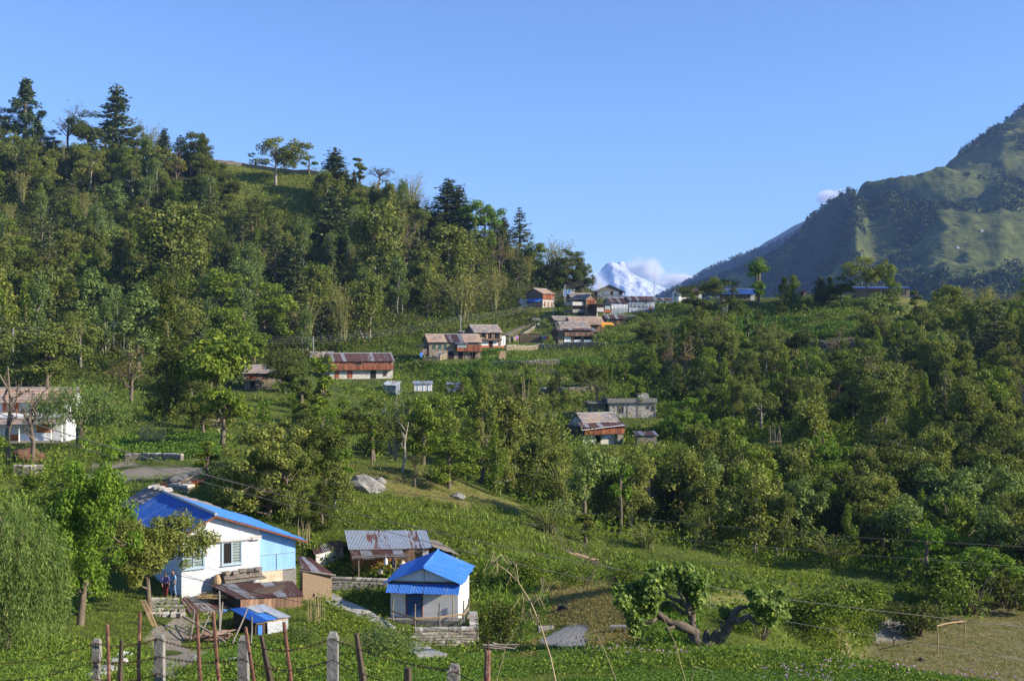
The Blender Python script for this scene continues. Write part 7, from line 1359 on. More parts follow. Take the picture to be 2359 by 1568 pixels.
for px, b0, t0, d in fp: q = MB(); q.tube([P(px, b0 + 6, d) - O, P(px - 1, (b0 + t0) / 2, d) - O, P(px, t0, d) - O], [.055, .05, .045], 6); q.build('post', M['grey_wood'], t)
for dz, ks in ((.47, range(5)), (.5, range(4)), (.06, range(1, 5))): q = MB(); q.tube([P(px, b0 * (1 - dz - .02 * (k % 2)) + t0 * (dz + .02 * (k % 2)), d - .06) - O for k, (px, b0, t0, d) in enumerate(fp) if k in ks], .035, 6); q.build('rail', M['tan_wood'], t)
q = MB()
for k in range(1, 4):
    (xa, ba, ta, da), (xb, bb, tb, db) = fp[k], fp[k + 1]; A0, A1, B0, B1 = P(xa, ba, da) - O, P(xa, ta + 20, da) - O, P(xb, bb, db) - O, P(xb, tb + 20, db) - O; n_ = 12
    for i in range(n_): 
        q.tube([A0.lerp(B0, i / n_), A1.lerp(B1, (i + 3) / (n_ + 3))], .006, 3); q.tube([A0.lerp(B0, (i + 3) / (n_ + 3)), A1.lerp(B1, i / n_)], .006, 3)
q.build('wire_netting', M['mesh_wire'], t)
strip_path([(746, 1370), (779, 1391), (808, 1402), (836, 1417), (868, 1434), (892, 1450)], 1.15, 'slab_stone', 'path', kind='structure')
strip_path([(937, 1488), (968, 1502), (998, 1518)], 1.3, 'slab_stone', 'path', kind='structure', thick=.2)
t = thing('stone_steps', 'broad stone steps with grass joints leading to the white gabled house', 'steps', G(380, 1405, 40)); q = MB(); O = t.location
for k in range(5):
    for m_ in range(5): c = P(350 + m_ * 17 + random.uniform(-3, 3) + k * 1.5, 1409 - k * 8.2, 62.6 + k * .85) - O; q.box((c.x, c.y, c.z - .13), (random.uniform(.28, .42), random.uniform(.4, .6), .2), rz=random.uniform(-.25, .25))
q.build('tread', M['stones'], t)

# ------------------------------------------------------------------ people
def figure(label, px, py, d, face, shirt, legs, hgt_=1.65, stride=.16, arm=.1):
    """Standing person: skin body, shirt, trousers, hair; built from a jointed skin."""
    t = thing('person', label, 'person', P(px, py, d), face); k = hgt_ / 1.7
    def skin(name, J, E, mat, par):
        me = bpy.data.meshes.new(name); me.from_pydata([tuple(Vector(j[0]) * k) for j in J], E, []); o = mobj(name, me, M[mat], par)
        md = o.modifiers.new('skin', 'SKIN'); sv = me.skin_vertices[0].data if me.skin_vertices else None
        if sv is None: bm = bmesh.new(); bm.from_mesh(me); bm.verts.layers.skin.verify(); bm.to_mesh(me); bm.free(); sv = me.skin_vertices[0].data
        for i, j in enumerate(J): sv[i].radius = (j[1] * k, (j[2] if len(j) > 2 else j[1]) * k)
        sv[0].use_root = True; s2 = o.modifiers.new('sub', 'SUBSURF'); s2.levels = 1; s2.render_levels = 2; return o
    a, s = arm, stride
    J = [((0, 0, .95), .12, .09), ((0, 0, 1.2), .13, .09), ((0, 0, 1.40), .12, .075), ((0, 0, 1.49), .05), ((0, -.01, 1.55), .06), ((0, -.015, 1.63), .08), ((0, -.005, 1.70), .055),
         ((-.19, 0, 1.38), .05), ((-.25, .02, 1.12), .038), ((-.24, -.08 - a, .90), .03), ((-.24, -.10 - a, .80), .028), ((.19, 0, 1.38), .05), ((.25, .02, 1.12), .038), ((.24, -.06 + a * .5, .90), .03), ((.24, -.07 + a * .5, .80), .028),
         ((-.10, 0, .88), .085), ((-.11, -s * .5, .48), .055), ((-.11, -s * .2, .09), .038), ((-.11, -s * .2 - .15, .03), .035), ((.10, 0, .88), .085), ((.11, s * .3, .48), .055), ((.11, s * .8, .09), .038), ((.11, s * .8 - .15, .03), .035), ((0, -.10, 1.615), .016)]
    E = [(0, 1), (1, 2), (2, 3), (3, 4), (4, 5), (5, 6), (2, 7), (7, 8), (8, 9), (9, 10), (2, 11), (11, 12), (12, 13), (13, 14), (0, 15), (15, 16), (16, 17), (17, 18), (0, 19), (19, 20), (20, 21), (21, 22), (5, 23)]
    skin('body', J, E, 'skin', t)
    g = .022; up = [(j[0],) + tuple(x + g for x in j[1:]) for j in J]
    skin('shirt', [up[0], up[1], up[2], up[7], up[8], up[11], up[12]], [(0, 1), (1, 2), (2, 3), (3, 4), (2, 5), (5, 6)], shirt, t)
    skin('trousers', [up[0], up[15], up[16], up[17], up[19], up[20], up[21]], [(0, 1), (1, 2), (2, 3), (0, 4), (4, 5), (5, 6)], legs, t)
    skin('hair', [((0, .02, 1.66), .088), ((0, .0, 1.725), .06)], [(0, 1)], 'hair', t); return t
figure('person in a pale blue shirt standing on the village path', 1060, 946, 217, R(80), 'shirt_blue', 'shirt_dark')
figure('person in a violet top and dark red trousers on the steps of the white house', 381, 1377, 66.6, R(30), 'shirt_violet', 'trousers_red', 1.55)
figure('person in blue jeans beside the corner of the white house', 399, 1375, 66.4, R(-40), 'shirt_blue', 'jeans', 1.62)
figure('dark clothed person before the tiny stone kiosk on the crest', 1845, 690, 320, R(20), 'shirt_dark', 'shirt_dark', 1.65)
figure('person in blue at the tiny white edged hut beside the first utility pole', 22, 797, 233, R(60), 'shirt_violet', 'jeans', 1.6)

# ------------------------------------------------------------------ poles and lines
UP = [(30, 842, 750, 205, 'grey utility pole in front of the golden olive tree'), (262, 815, 739, 235, 'grey utility pole beside the two tiered juniper'), (722, 826, 774, 262, 'grey utility pole behind the long balcony house'), (1061, 775, 725, 285, 'grey utility pole behind the gable house with orange lower wall'), (1275, 745, 683, 325, 'leaning grey utility pole beside the tall narrow village house'), (1301, 690, 655, 350, 'grey utility pole in front of the block hut with blue doors')]
tops = []
for px, b0, t0, d, lab in UP:
    o = P(px, b0, d); hh = (b0 - t0) / F * d; t = thing('utility_pole', lab, 'utility pole', o, 0, 'utility poles of the village line'); q = MB(); q.tube([(0, 0, -1), (0, 0, hh)], [.13, .09], 8); q.build('pole', M['steel_grey'], t)
    for k in range(4): q = MB(); q.bx(-.3, .3, -.05, .05, hh - .25 - k * .3 - .03, hh - .25 - k * .3 + .03); q.build('bracket', M['steel_grey'], t)
    tops.append(o + Vector((0, 0, hh - .25)))
tops = [P(-60, 738, 205)] + tops + [P(1345, 640, 370)]
for i in range(len(tops) - 1):
    for k in range(4):
        a, b_ = tops[i] - Vector((0, 0, .5 * k)), tops[i + 1] - Vector((0, 0, .5 * k)); sg = (b_ - a).length * .018
        pts = [a.lerp(b_, u) - Vector((0, 0, 4 * sg * u * (1 - u))) for u in np.linspace(0, 1, 12)]; q = MB(); q.tube(pts, .011, 4)
        pole_ = ('the golden olive tree', 'the two tiered juniper', 'the long balcony house', 'the gable house', 'the tall narrow house', 'the block hut', 'the last dark pine')[min(i, 6)]
        tag(q.build('power_line', M['grey_wire']), '%s thin grey wire of four strung to the pole by %s' % (('topmost', 'second', 'third', 'lowest')[k], pole_), 'power line', 'village power lines')
def cable(label, pts, r):
    W_ = [P(*p) for p in pts]; out = []
    for i in range(len(W_) - 1):
        p0, p1, p2, p3 = W_[max(i - 1, 0)], W_[i], W_[i + 1], W_[min(i + 2, len(W_) - 1)]
        for u in np.linspace(0, 1, 8)[:-1 if i < len(W_) - 2 else None]: out.append(.5 * ((2 * p1) + (p2 - p0) * u + (2 * p0 - 5 * p1 + 4 * p2 - p3) * u * u + (3 * p1 - p0 - 3 * p2 + p3) * u ** 3))
    q = MB(); q.tube(out, r, 5); tag(q.build('cable', M['black_cable']), label, 'cable', 'black cables over the farmstead')
cable('thick black cable sweeping over the white house roof past the fig tree', [(-120, 915, 40), (0, 953, 41), (565, 1118, 46), (1095, 1245, 50), (1613, 1346, 54), (1843, 1384, 56), (2359, 1444, 60), (2480, 1456, 61)], .020)
cable('thinner black cable just below the thick one, crossing in front of the fig tree', [(-120, 946, 40), (0, 979, 41), (565, 1136, 46), (1095, 1275, 50), (1613, 1391, 54), (1843, 1436, 56), (2359, 1519, 60), (2480, 1538, 61)], .014)
cable('upper far cable in front of the valley trees', [(460, 1058, 62), (691, 1103, 64), (1152, 1161, 68), (1843, 1227, 74), (2359, 1259, 78), (2480, 1266, 79)], .014)
cable('lower far cable in front of the ploughed strip and valley trees', [(460, 1090, 62), (691, 1137, 64), (1152, 1199, 68), (1843, 1266, 74), (2359, 1305, 78), (2480, 1314, 79)], .014)
cable('lowest thin cable running in front of the sheds to the potato field', [(98, 1243, 44), (339, 1308, 44), (720, 1392, 44), (1095, 1463, 44), (1500, 1524, 44), (1920, 1568, 44), (2100, 1584, 44)], .011)
for k in range(3): a, b_ = P(-80, 362 + k * 17, 420), P(110 - k * 12, 318 + k * 3, 446); q = MB(); q.tube([a.lerp(b_, u) - Vector((0, 0, 5 * u * (1 - u))) for u in np.linspace(0, 1, 9)], .07, 4); tag(q.build('power_line', M['grey_wire']), '%s pale wire rising to the ridge by the column conifer' % ('top', 'middle', 'low')[k], 'power line', 'ridge power lines')

# ------------------------------------------------------------------ barbed wire fence on the near slope
t = thing('barbed_wire_fence', 'barbed wire fence of concrete posts and rusty iron stakes before the farmstead', 'fence', P(560, 1700, 14.5)); O = t.location
CP = [(223, 1467, 15.0, .12), (368, 1456, 15.0, .12), (561, 1461, 14.6, .125), (767, 1451, 12.2, .12), (1045, 1524, 10.4, .12)]
for k, (px, t0, d, w2) in enumerate(CP):
    p = P(px, t0, d) - O - Vector((0, 0, .2)); hh = 1.6; q = MB()
    for j in range(7): z = p.z - hh + hh * j / 6; ww = w2 * (1 + random.uniform(-.03, .03)) * (random.uniform(.55, .95) if k == 0 and j > 1 else 1); q.bx(p.x - ww / 2 + random.uniform(-.004, .004), p.x + ww / 2, p.y - ww / 2, p.y + ww / 2, z - hh / 12 + .0005, z + hh / 12 - .0005)
    q.box((p.x + (.01 if k == 4 else 0), p.y, p.z + hh / 12 + .02), (w2 * .9, w2 * .9, .05), ry=.1, taper=.7); q.build('post', M['old_concrete' if k in (0, 4) else 'concrete'], t)
for px, t0, dx, d in ((247.5, 1437, 2, 14.6), (323, 1409, 1, 14.6), (453.7, 1414, 9, 14.4), (491.5, 1409, 14, 14.4), (565.6, 1443, 19, 14.0), (654, 1432, 15, 13.4), (1124, 1497, 0, 10.2)):
    a = P(px, t0, d) - O; b_ = P(px + dx * 1.7, t0 + 250, d) - O; m_ = a.lerp(b_, .5) + Vector((random.uniform(-.03, .03), 0, 0)); q = MB(); q.tube([a, m_, b_], [.022, .026, .026] if px < 1000 else [.03, .032, .032], 7); q.build('stake', M['rust'], t)
for px, t0, dx, d, w2 in ((280, 1473, -5, 14.6, .045), (602, 1463, 30, 14, .05), (820.7, 1458, 22, 12.2, .045), (939.5, 1537, 0, 11, .06), (1124.5, 1474, 0, 10.2, .012)):
    a = P(px, t0, d) - O; b_ = P(px + dx * 1.6, t0 + 240, d) - O; q = MB(); q.tube([a, a.lerp(b_, .45), b_], [w2 * .6, w2, w2], 6); q.build('picket', M['dark_wood' if w2 > .02 else 'wire_rust'], t)
for k in range(4):
    pts = []; ch = [(-120, 1510, 15.2, 0)] + CP + [(1500, 1640, 9.5, 0)]
    for i in range(len(ch) - 1):
        a = P(ch[i][0], ch[i][1], ch[i][2]) - Vector((0, .07, .07 + .235 * k)); b_ = P(ch[i + 1][0], ch[i + 1][1], ch[i + 1][2]) - Vector((0, .07, .07 + .235 * k)); sg = random.uniform(.05, .16)
        for u in np.linspace(0, 1, 12)[:-1]: pts.append(a.lerp(b_, u) - Vector((0, 0, 4 * sg * u * (1 - u) + random.uniform(-.006, .006))) - O)
    q = MB(); q.tube(pts, .0045, 4)
    for i in range(len(pts) - 1):
        for u in (.2, .7): c = pts[i].lerp(pts[i + 1], u); q.tube([c + Vector((-.012, 0, -.022)), c + Vector((.012, 0, .022))], .004, 3); q.tube([c + Vector((.016, 0, -.016)), c + Vector((-.016, 0, .016))], .004, 3)
    q.build('wire', M['wire_rust'], t)
SK = [([(1119, 1315), (1130, 1299), (1142, 1298), (1168, 1314), (1195, 1342), (1222, 1385), (1245, 1440), (1268, 1512), (1295, 1640), (1310, 1760)], 'tall pale dry grass stalk arching over with a drooping tip'), ([(1313, 1312), (1250, 1364), (1208, 1416), (1165, 1491), (1140, 1580), (1120, 1740)], 'thin dry stalk crossing behind the arching grass stalk'), ([(1369, 1451), (1390, 1490), (1423, 1575), (1445, 1740)], 'reddish thin dry stem in front of the gravel patch'), ([(1524, 1413), (1556, 1482), (1580, 1570), (1610, 1740)], 'reddish thin dry stem before the slab bench and the fig tree'), ([(1640, 1585), (1642, 1545), (1600, 1535), (1592, 1575), (1588, 1700)], 'small curled dry stalk low among the potato plants')]
for pts, lab in SK:
    W_ = [P(x, y, 8.0) for x, y in pts]; o = W_[-1]; t = thing('dry_stalk', lab, 'stalk', o); q = MB(); n_ = len(W_); q.tube([p - o for p in W_], [(.0025 + .0055 * i / n_) * (1 if n_ > 7 else .5) for i in range(n_)], 5)
    if n_ > 5:
        for i in range(1, n_ - 3):
            p = W_[i] - o
            for s_ in range(3): e = p + Vector((random.uniform(-.16, .16), random.uniform(-.1, .1), random.uniform(-.02, .16))); q.tube([p, p.lerp(e, .6) + Vector((0, 0, .04)), e - Vector((0, 0, .05))], [.004, .003, .0015], 3)
    q.build('stem', M['dry_stem'], t)
# ------------------------------------------------------------------ gnarled fig tree
Z4 = lambda x, y, dy=0.0: P((2400 + x / 2.621) / 1.7364, (2150 + y / 2.621) / 1.7364, 52.0 + dy)
t = thing('fig_tree', 'gnarled lopped fig tree with thick twisted limbs and big bright leaves', 'tree', Z4(1085, 1140)); O = t.location
LB = [([(1060, 1230), (1030, 1130), (990, 1020), (975, 950)], (.34, .30, .24, .17), 0), ([(990, 1010), (930, 950), (830, 915), (740, 890), (640, 820), (600, 790)], (.19, .17, .16, .13, .11, .09), -.2), ([(640, 830), (590, 850), (540, 880), (470, 895), (395, 910)], (.10, .07, .075, .05, .04), -.5), ([(830, 915), (760, 935), (685, 965)], (.10, .06, .055), -.6),
      ([(985, 1000), (972, 900), (962, 800), (935, 735)], (.17, .14, .14, .13), .2), ([(950, 790), (880, 790), (800, 735), (760, 690), (640, 685), (605, 640)], (.09, .08, .07, .075, .07, .05), .3), ([(930, 740), (860, 690), (790, 650), (700, 612), (680, 535)], (.12, .10, .09, .06, .04), .1), ([(872, 690), (862, 620), (800, 552)], (.07, .055, .04), -.2), ([(940, 735), (905, 630), (870, 555)], (.08, .07, .06), .4), ([(600, 795), (480, 740), (400, 700)], (.09, .07, .04), -.3), ([(620, 800), (560, 700), (540, 620)], (.07, .05, .03), .2),
      ([(1150, 1220), (1120, 1120), (1230, 1075), (1320, 975), (1362, 880), (1400, 800), (1450, 735), (1535, 720)], (.24, .22, .20, .19, .16, .15, .11, .06), .2), ([(1370, 880), (1480, 862), (1570, 815), (1605, 880), (1690, 905)], (.12, .11, .08, .06, .04), -.2), ([(1150, 1100), (1190, 1000), (1255, 955)], (.12, .07, .05), -.3), ([(1280, 960), (1268, 870)], (.06, .03), .3), ([(1080, 1180), (1110, 1060), (1130, 960)], (.20, .15, .06), .1), ([(990, 1150), (1100, 1130), (1200, 1150)], (.16, .2, .14), -.25), ([(1535, 720), (1640, 690), (1740, 740)], (.05, .04, .02), .1)]
q = MB()
for pts, rr, dy in LB:
    n_ = len(pts); fine = []; fr = []
    for i in range(n_ - 1):
        for u in (0, .33, .66): x = pts[i][0] * (1 - u) + pts[i + 1][0] * u + random.uniform(-7, 7); y = pts[i][1] * (1 - u) + pts[i + 1][1] * u + random.uniform(-7, 7); fine.append(Z4(x, y, dy * min(1, (i + u) / 1.5)) - O); fr.append((rr[i] * (1 - u) + rr[i + 1] * u) * random.uniform(.86, 1.2))
    fine.append(Z4(*pts[-1], dy) - O); fr.append(rr[-1]); q.tube(fine, [f_ * 1.3 for f_ in fr], 9)
q.build('trunk', M['gnarled_bark'], t, True)
parts = []
for x, y, r_, dy in ((285, 600, 115, -.4), (360, 560, 80, .1), (320, 760, 90, -.5), (370, 930, 70, -.6), (420, 830, 70, -.4), (590, 400, 120, .3), (540, 470, 100, 0), (560, 590, 90, -.2), (650, 450, 70, .2), (905, 380, 110, .4), (960, 450, 110, .2), (1010, 560, 100, 0), (1030, 650, 85, .3), (900, 540, 60, .4), (1620, 640, 100, .1), (1690, 600, 90, .4), (1740, 720, 120, -.1), (1850, 760, 110, .1), (1900, 800, 70, .3), (1780, 860, 80, -.3), (1310, 800, 50, .3), (700, 750, 50, .3), (470, 670, 60, -.4), (560, 720, 60, -.2), (1880, 580, 40, .2), (390, 1000, 45, -.6)):
    c0 = np.array(Z4(x, y, dy) - O); rr = r_ * .0050
    for s_ in range(4):
        c = c0 + ball(1, .3)[0] * rr * np.array([.85, .9, .75]); n_ = int(95 * (r_ / 100) ** 2) + 8; Q_ = c + np.clip(rng.normal(size=(n_, 3)), -2, 2) * rr * np.array([.34, .4, .3])
        parts.append(leaf_quads(Q_, .21, .85, nrm=unit(Q_ - c) * .7 + np.array([.3, -.3, .4]), tan=np.array([0, 0, -.9]), nj=.55, fold=.25))
me = leafmesh('crown', parts); mobj('crown', me, M['fig_leaf'], t)

# ------------------------------------------------------------------ things on the ball ground and the flat
a, b_ = G(2160, 1505, 60), G(2224, 1487, 60); t = thing('goal', 'crooked wooden football goal of two posts and a bent crossbar', 'goal', a); q = MB(); q.tube([(0, 0, -.3), (.02, 0, 1.0), (-.02, 0, 2.0)], .05, 7); q.build('post', M['tan_wood'], t); q = MB(); e = b_ - a; q.tube([e + Vector((0, 0, -.3)), e + Vector((-.02, 0, 1.8))], .045, 7); q.build('post', M['tan_wood'], t)
q = MB(); q.tube([(-.08, 0, 2.0), e * .25 + Vector((0, 0, 2.03)), e * .55 + Vector((0, 0, 1.98)), e + Vector((.1, 0, 1.86))], .05, 7); q.build('crossbar', M['tan_wood'], t)
g = G(2059, 1487, 60); t = thing('disc_sign', 'round black disc on a short stake at the foot of the gravel bank', 'disc', g, R(10)); q = MB(); q.box((0, 0, .2), (.07, .06, .7)); q.build('stake', M['dark_wood'], t); q = MB(); q.tube([(0, -.09, .62), (0, -.03, .62)], .2, 18); q.build('disc', M['black_rubber'], t); q = MB(); q.tube([(0, -.10, .62), (0, -.085, .62)], .07, 14); q.build('hub', M['steel_grey'], t)
def rockthing(label, px, py, size, mat='rock', name='rock', cat='rock', d=None, sub=3, amp=.28, dmin=25):
    g = G(px, py, dmin); bm = bmesh.new(); bmesh.ops.create_icosphere(bm, subdivisions=sub, radius=1); sd = random.uniform(0, 99)
    for v in bm.verts: n_ = fbm(np.array([v.co.x * 1.3 + sd + v.co.z]), np.array([v.co.y * 1.3 - sd + v.co.z * .7]), 1.0, 3, 4)[0]; v.co *= 1 + amp * n_ * 2; v.co = Vector((v.co.x * size[0] / 2, v.co.y * size[1] / 2, v.co.z * size[2] / 2))
    me = bpy.data.meshes.new(name); bm.to_mesh(me); bm.free(); o = mobj(name, me, M[mat]); o.location = (g.x, g.y, g.z + size[2] * .12); return tag(o, label, cat)
rockthing('dark flat stone lying on the ball ground in front of the goal', 2123, 1521, (.55, .4, .3), 'dark_wood', dmin=60)
rockthing('large grey boulder in the side of the grassy mound', 832, 1128, (3.4, 2.4, 1.9), dmin=60); rockthing('small pale boulder beside the large grey one', 872, 1112, (1.6, 1.3, 1.1), dmin=60); rockthing('pale broken rocks on the right shoulder of the grassy mound', 1052, 1146, (1.3, .9, .7), dmin=60); rockthing('black wrapped bundle at the corner of the dry grass flat', 1296, 1405, (.7, .5, .45), 'black_rubber', 'bundle', 'bundle', dmin=50); rockthing('heap of rubble stones on the steps side of the village path', 1238, 742, (4.2, 2.5, 2.0), 'rock', 'rubble_heap', 'heap', dmin=200)
g = G(1424, 1455, 50); t = thing('slab_bench', 'long pale concrete slab on low feet standing on the dry grass flat', 'bench', g); q = MB(); q.box((0, 0, .30), (.86, .34, .09)); q.build('slab', M['concrete'], t)
for x in (-.34, .34): q = MB(); q.box((x, 0, .1), (.1, .28, .306)); q.build('foot', M['concrete'], t)
g = G(1258, 1452, 50); t = thing('trough', 'pale stone trough at the edge of the gravel patch', 'trough', g, R(4)); q = MB(); q.bx(-.42, .42, -.24, -.16, -.1, .22); q.bx(-.42, .42, .16, .24, -.1, .22); q.bx(-.42, -.34, -.157, .157, -.1, .22); q.bx(.34, .42, -.157, .157, -.1, .22); q.bx(-.337, .337, -.157, .157, -.1, .05); q.build('basin', M['slab_stone'], t); q = MB(); q.box((0, 0, .12), (.2, .16, .1)); q.build('brick', M['terracotta'], t)
def poles(label, name, cat, pxs, b0, t0, d, n, r=.03, lean=.5, rails=0, mat='dry_stem', spread=.8, group=None):
    x0, x1 = pxs; o = G((x0 + x1) / 2, b0, max(25, d - 40)); s = o.y / F; hh = (b0 - t0) * s; w2 = (x1 - x0) * s; t = thing(name, label, cat, o)
    q = MB()
    for k in range(n): x = (-.5 + (k + .5) / n) * w2 + random.uniform(-.1, .1); y = random.uniform(-.5, .5) * spread; l = hh * random.uniform(.55, 1.0); q.tube([(x, y, -.4), (x + random.uniform(-.4, .4) * lean * .4, y, l * .5), (x + random.uniform(-.5, .5) * lean, y + random.uniform(-.3, .3) * lean, l)], [r, r * .8, r * .3], 4)
    q.build('poles', M[mat], t)
    for k in range(rails): q = MB(); z = hh * (.28 + .18 * k); q.tube([(-w2 * .55, -.45, z), (w2 * .55, -.45, z + .05)], r * 1.3, 5); q.build('rail', M['tan_wood'], t)
    return t
poles('dense rack of pale dry poles tied with two cross rails in the field', 'pole_rack', 'pole rack', (322, 380), 1026, 965, 118, 34, .035, .6, 2)
poles('stand of tall dry sticks fanning out beside the loose alder', 'pole_stack', 'pole stack', (1772, 1798), 1035, 970, 165, 12, .05, .9, 1, 'grey_wood')
poles('bundle of very tall bamboo poles leaning together in the middle valley', 'pole_bundle', 'pole bundle', (1200, 1222), 1012, 855, 185, 9, .045, .8, 0)
poles('dry bean poles behind the eave of the white gabled house', 'bean_poles', 'bean poles', (686, 716), 1262, 1188, 80, 16, .018, .5)
poles('thin dry bean poles in the bed before the wicker hut', 'bean_poles', 'bean poles', (706, 744), 1432, 1345, 66, 20, .013, .3)
poles('short propped sticks at the end of the path with the person in blue', 'stick_stack', 'sticks', (1120, 1150), 926, 898, 222, 9, .05, 1.2, 0, 'tan_wood')
poles('dark brown corn stalk bundle standing in the shade below the path', 'stalk_bundle', 'stalks', (1120, 1132), 1030, 980, 170, 9, .05, .5, 0, 'grey_wood')
poles('bundle of brown stalks above the plastic tunnel', 'stalk_bundle', 'stalks', (1596, 1604), 748, 728, 300, 8, .08, .4, 0, 'grey_wood')
poles('row of thin garden stakes beside the branching lopped tree', 'garden_stakes', 'stakes', (1130, 1180), 1125, 1070, 125, 6, .04, .2, 0, 'grey_wood')
t = thing('flag_pole', 'very tall thin bamboo pole with a wisp at its top beside the tarp clad houses', 'pole', P((2000 + 1615 / 2.621) / 1.7364, 690, 352))
q = MB(); hh = (690 - 608) / F * 352; q.tube([(0, 0, -1.5), (.1, 0, hh * .5), (.35, 0, hh * .85), (-.1, 0, hh)], [.07, .06, .04, .015], 5); q.build('pole', M['dry_stem'], t)
t = thing('prayer_flag', 'thin pole with a small white cloth before the grey wrapped gable house', 'flag', P((2000 + 1068 / 2.621) / 1.7364, 697, 350)); q = MB(); hh = (697 - 652) / F * 350; q.tube([(0, 0, -1), (0, 0, hh)], [.06, .03], 5); q.build('pole', M['dry_stem'], t); sheet_wall(t, -1.2, -.05, 0, hh - 1.7, hh - .3, 'cloth_white', 'flag', .12)
# orange tarp with gravel, heaps, firewood
g = G(412, 1117, 60); t = thing('tarpaulin', 'bright orange tarpaulin spread on the track under a gravel heap', 'tarpaulin', g); q = MB(); V = []; nx_ = 15
for j in range(nx_):
    for i in range(nx_): u, v = i / (nx_ - 1) - .5, j / (nx_ - 1) - .5; x, y = u * 3.7 + .4 * v, v * 2.7; V.append((x, y, hz(g + Vector((x, y, 0))) - g.z + .05 + .09 * math.sin(u * 21 + v * 5) * math.sin(v * 17) + .12 * (abs(u) > .43)))
q.add(V, [(j * nx_ + i, j * nx_ + i + 1, (j + 1) * nx_ + i + 1, (j + 1) * nx_ + i) for j in range(nx_ - 1) for i in range(nx_ - 1)]); o = q.build('sheet', M['orange_tarp'], t); sm = o.modifiers.new('thick', 'SOLIDIFY'); sm.thickness = .012
o = rockthing('grey gravel heap lying on the bright orange tarpaulin', 415, 1114, (2.0, 1.5, 1.5), 'gravel', 'gravel_heap', 'heap', dmin=60); o.location.z = g.z + .1
stonewall('tumbled low stone wall behind the blue roof beside the orange tarpaulin', [(392, 1128), (440, 1132)], .5, .9, dmin=60)
for k, (x0, y0, x1, y1) in enumerate(((395, 1128, 455, 1108), (405, 1122, 462, 1116), (390, 1118, 425, 1130))): t = thing('loose_pole', ('thin pole leaning over the stones by the orange tarpaulin', 'second pale pole lying across the stones by the orange tarpaulin', 'short dark pole beside the gravel heap')[k], 'pole', G(x0, y0, 60)); q = MB(); q.tube([Vector((0, 0, .3)), G(x1, y1, 60) - t.location + Vector((0, 0, .6 if k < 2 else .4))], .05, 5); q.build('pole', M['tan_wood'], t)
rockthing('heap of reddish brown dry leaves on a low stone wall below the shuttered house', 66, 1062, (3.0, 2.2, 1.9), 'brown_leaves', 'leaf_heap', 'heap', dmin=60); stonewall('low rough stone wall under the brown leaf heap', [(34, 1092), (70, 1094), (100, 1092)], .9, .6, dmin=60)
t = thing('wood_pile', 'pile of split firewood and branches before the low rusty shed', 'wood pile', G(485, 1478, 40)); q = MB()
for k in range(46): c = Vector((random.uniform(-.7, .8), random.uniform(-.4, .4), random.uniform(.03, .55))); a = random.uniform(-.4, .4); l = random.uniform(.3, .65); q.tube([c - Vector((math.cos(a), math.sin(a), .04)) * l, c + Vector((math.cos(a), math.sin(a), .06)) * l], random.uniform(.03, .06), 6)
q.build('logs', M['firewood'], t)
for pts, lab, r_ in (([(505, 1496), (505, 1362)], 'thick upright grey pole before the low rusty shed', .075), ([(498, 1500), (513, 1386)], 'second upright pole behind the thick one', .05), ([(540, 1470), (572, 1396)], 'slanting pole propped against the patchwork shed', .045), ([(440, 1462), (448, 1402)], 'short post at the corner of the low rusty shed', .05), ([(465, 1455), (488, 1400)], 'slanting stick by the low rusty shed', .04), ([(438, 1428), (520, 1478)], 'fallen dark beam leaning down before the low rusty shed', .07), ([(578, 1480), (580, 1420)], 'grey post at the open side of the patchwork shed', .05)):
    a, b_ = P(pts[0][0], pts[0][1], 57.5), P(pts[1][0], pts[1][1], 60.5 if pts[1][1] < 1450 else 57); z = hz(a); t = thing('prop_pole', lab, 'pole', a); q = MB(); e = b_ - a; q.tube([-e.normalized() * .5, e * .5 + Vector((.03, 0, 0)), e], [r_, r_, r_ * .8], 6); q.build('pole', M['grey_wood'], t)
t = thing('crate_lattice', 'dark lattice panel under the blue tarp wall of the low rusty shed', 'lattice', P(556, 1452, 60.5)); q = MB()
for k in range(9): q.bx(-.8 + k * .2 - .015, -.8 + k * .2 + .015, -.03, 0, -.3, .55)
for k in range(5): q.bx(-.82, .82, -.035, -.031, -.2 + k * .17 - .012, -.2 + k * .17 + .012)
q.build('lattice', M['black_rubber'], t)
t = thing('stick_bundle', 'bundle of orange brown sticks leaning beside the bushy tree', 'sticks', G(338, 1440, 40)); q = MB()
for k in range(12): x = random.uniform(-.15, .15); q.tube([(x + .5, x * .3, -.1), (x - .25 + random.uniform(-.05, .05), .2, 1.35)], .022, 5)
q.build('sticks', M['tan_wood'], t)
rockthing('small heap of white rags and rubbish in the grass by the fence', 284, 1509, (.55, .4, .25), 'white_plastic', 'rubbish', 'rubbish', amp=.5, dmin=30)
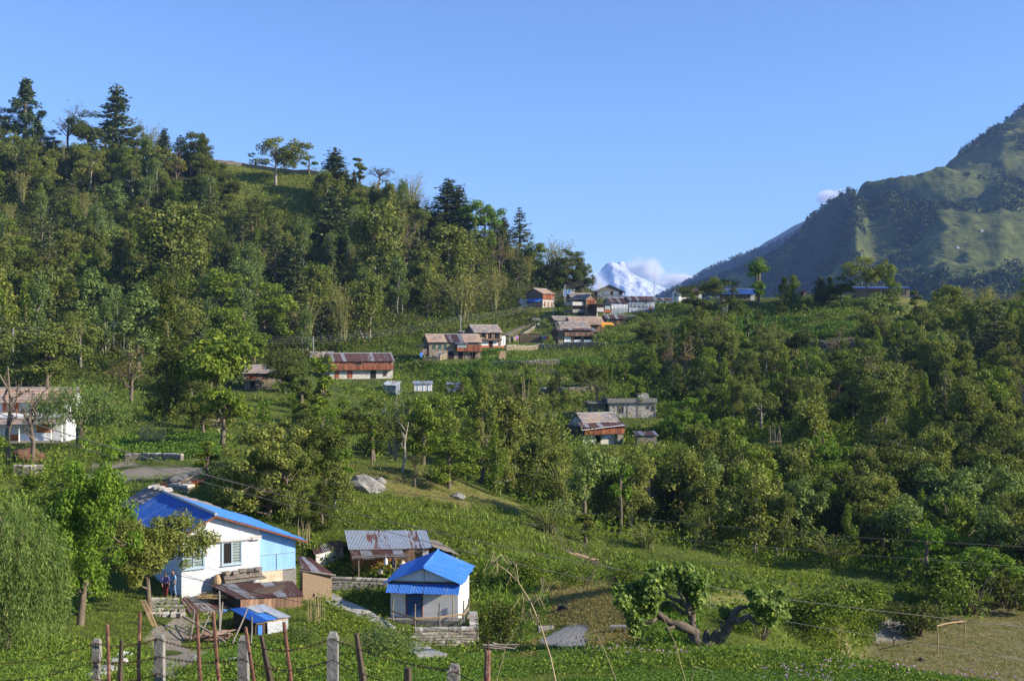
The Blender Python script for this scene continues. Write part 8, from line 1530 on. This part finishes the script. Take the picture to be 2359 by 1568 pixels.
for k, (px, py, s) in enumerate(((245, 1545, .9), (228, 1560, .8), (262, 1528, 1.0), (540, 1520, .5), (560, 1533, .35), (452, 1515, .4), (520, 1505, .3))): rockthing(('flat stone lying beside the broken concrete post', 'pale stone below the broken concrete post', 'broad dark flagstone by the broken concrete post', 'grey stone in the grass below the wood pile', 'small stone in the grass below the wood pile', 'stone at the edge of the farm path', 'little stone near the wood pile')[k], px, py, (s, s * .7, s * .35), 'slab_stone', 'stone', 'stone', sub=2, dmin=25)
t = thing('fallen_poles', 'two pale poles lying on the bank beside the dug field', 'poles', G(1310, 1282, 60)); q = MB(); e = G(1370, 1294, 60) - t.location; q.tube([(0, 0, .35), e * .5 + Vector((0, 0, .3)), e + Vector((0, 0, .2))], .06, 6); q.tube([(.5, .3, .3), e + Vector((.5, .2, .12))], .045, 6); q.build('pole', M['tan_wood'], t)
t = thing('board_pile', 'grey boards and poles stacked on the grass right of the fence end', 'boards', P(1140, 1492, 40)); q = MB()
for k, (x0, z0, x1, z1) in enumerate(((-.45, .12, .75, -.08), (-.4, -.02, .35, -.12), (-.3, .06, .9, .0), (-.1, .1, .4, -.1))): q.tube([(x0, k * .12, z0), (x1, k * .12 + .2, z1)], .035, 5)
q.build('boards', M['grey_wood'], t)
# small far roofs on the mountain and the pale wall on the ridge
for px, py, lab in ((2206, 572, 'tiny white roofed house alone on the far mountain meadow'), (2262, 535, 'tiny grey hut high on the far mountain side')):
    X_, Y_ = None, None; a = (px - CX) / F; j = int(np.argmin(np.abs(X1[0] / D1[0] - a))); k = np.nonzero(CY + (CZ - Z1[:, j]) / D1[:, 0] * F < py)[0]
    if len(k): i = int(k[0]); t = thing('mountain_house', lab, 'house', (X1[i, j], D1[i, j], Z1[i, j])); q = MB(); q.bx(-1.8, 1.8, -1.5, 1.5, -3, 1.6); q.build('wall', M['plaster_white'], t); gable_roof(t, -1.8, 1.8, -1.5, 1.5, 1.6, .8, .3, .3, 'tin', 'tiles', n=(4, 2))
t = thing('ridge_building', 'white washed building glimpsed behind the layered ridge pine', 'building', P(268, 362, 462), R(6)); q = MB(); q.bx(-9, 9, 0, 6, -4, 2.6); q.build('wall', M['whitewash'], t); q = MB(); q.bx(-9.4, 9.4, -.4, 6.4, 2.603, 2.8); q.build('roof', M['tin'], t)
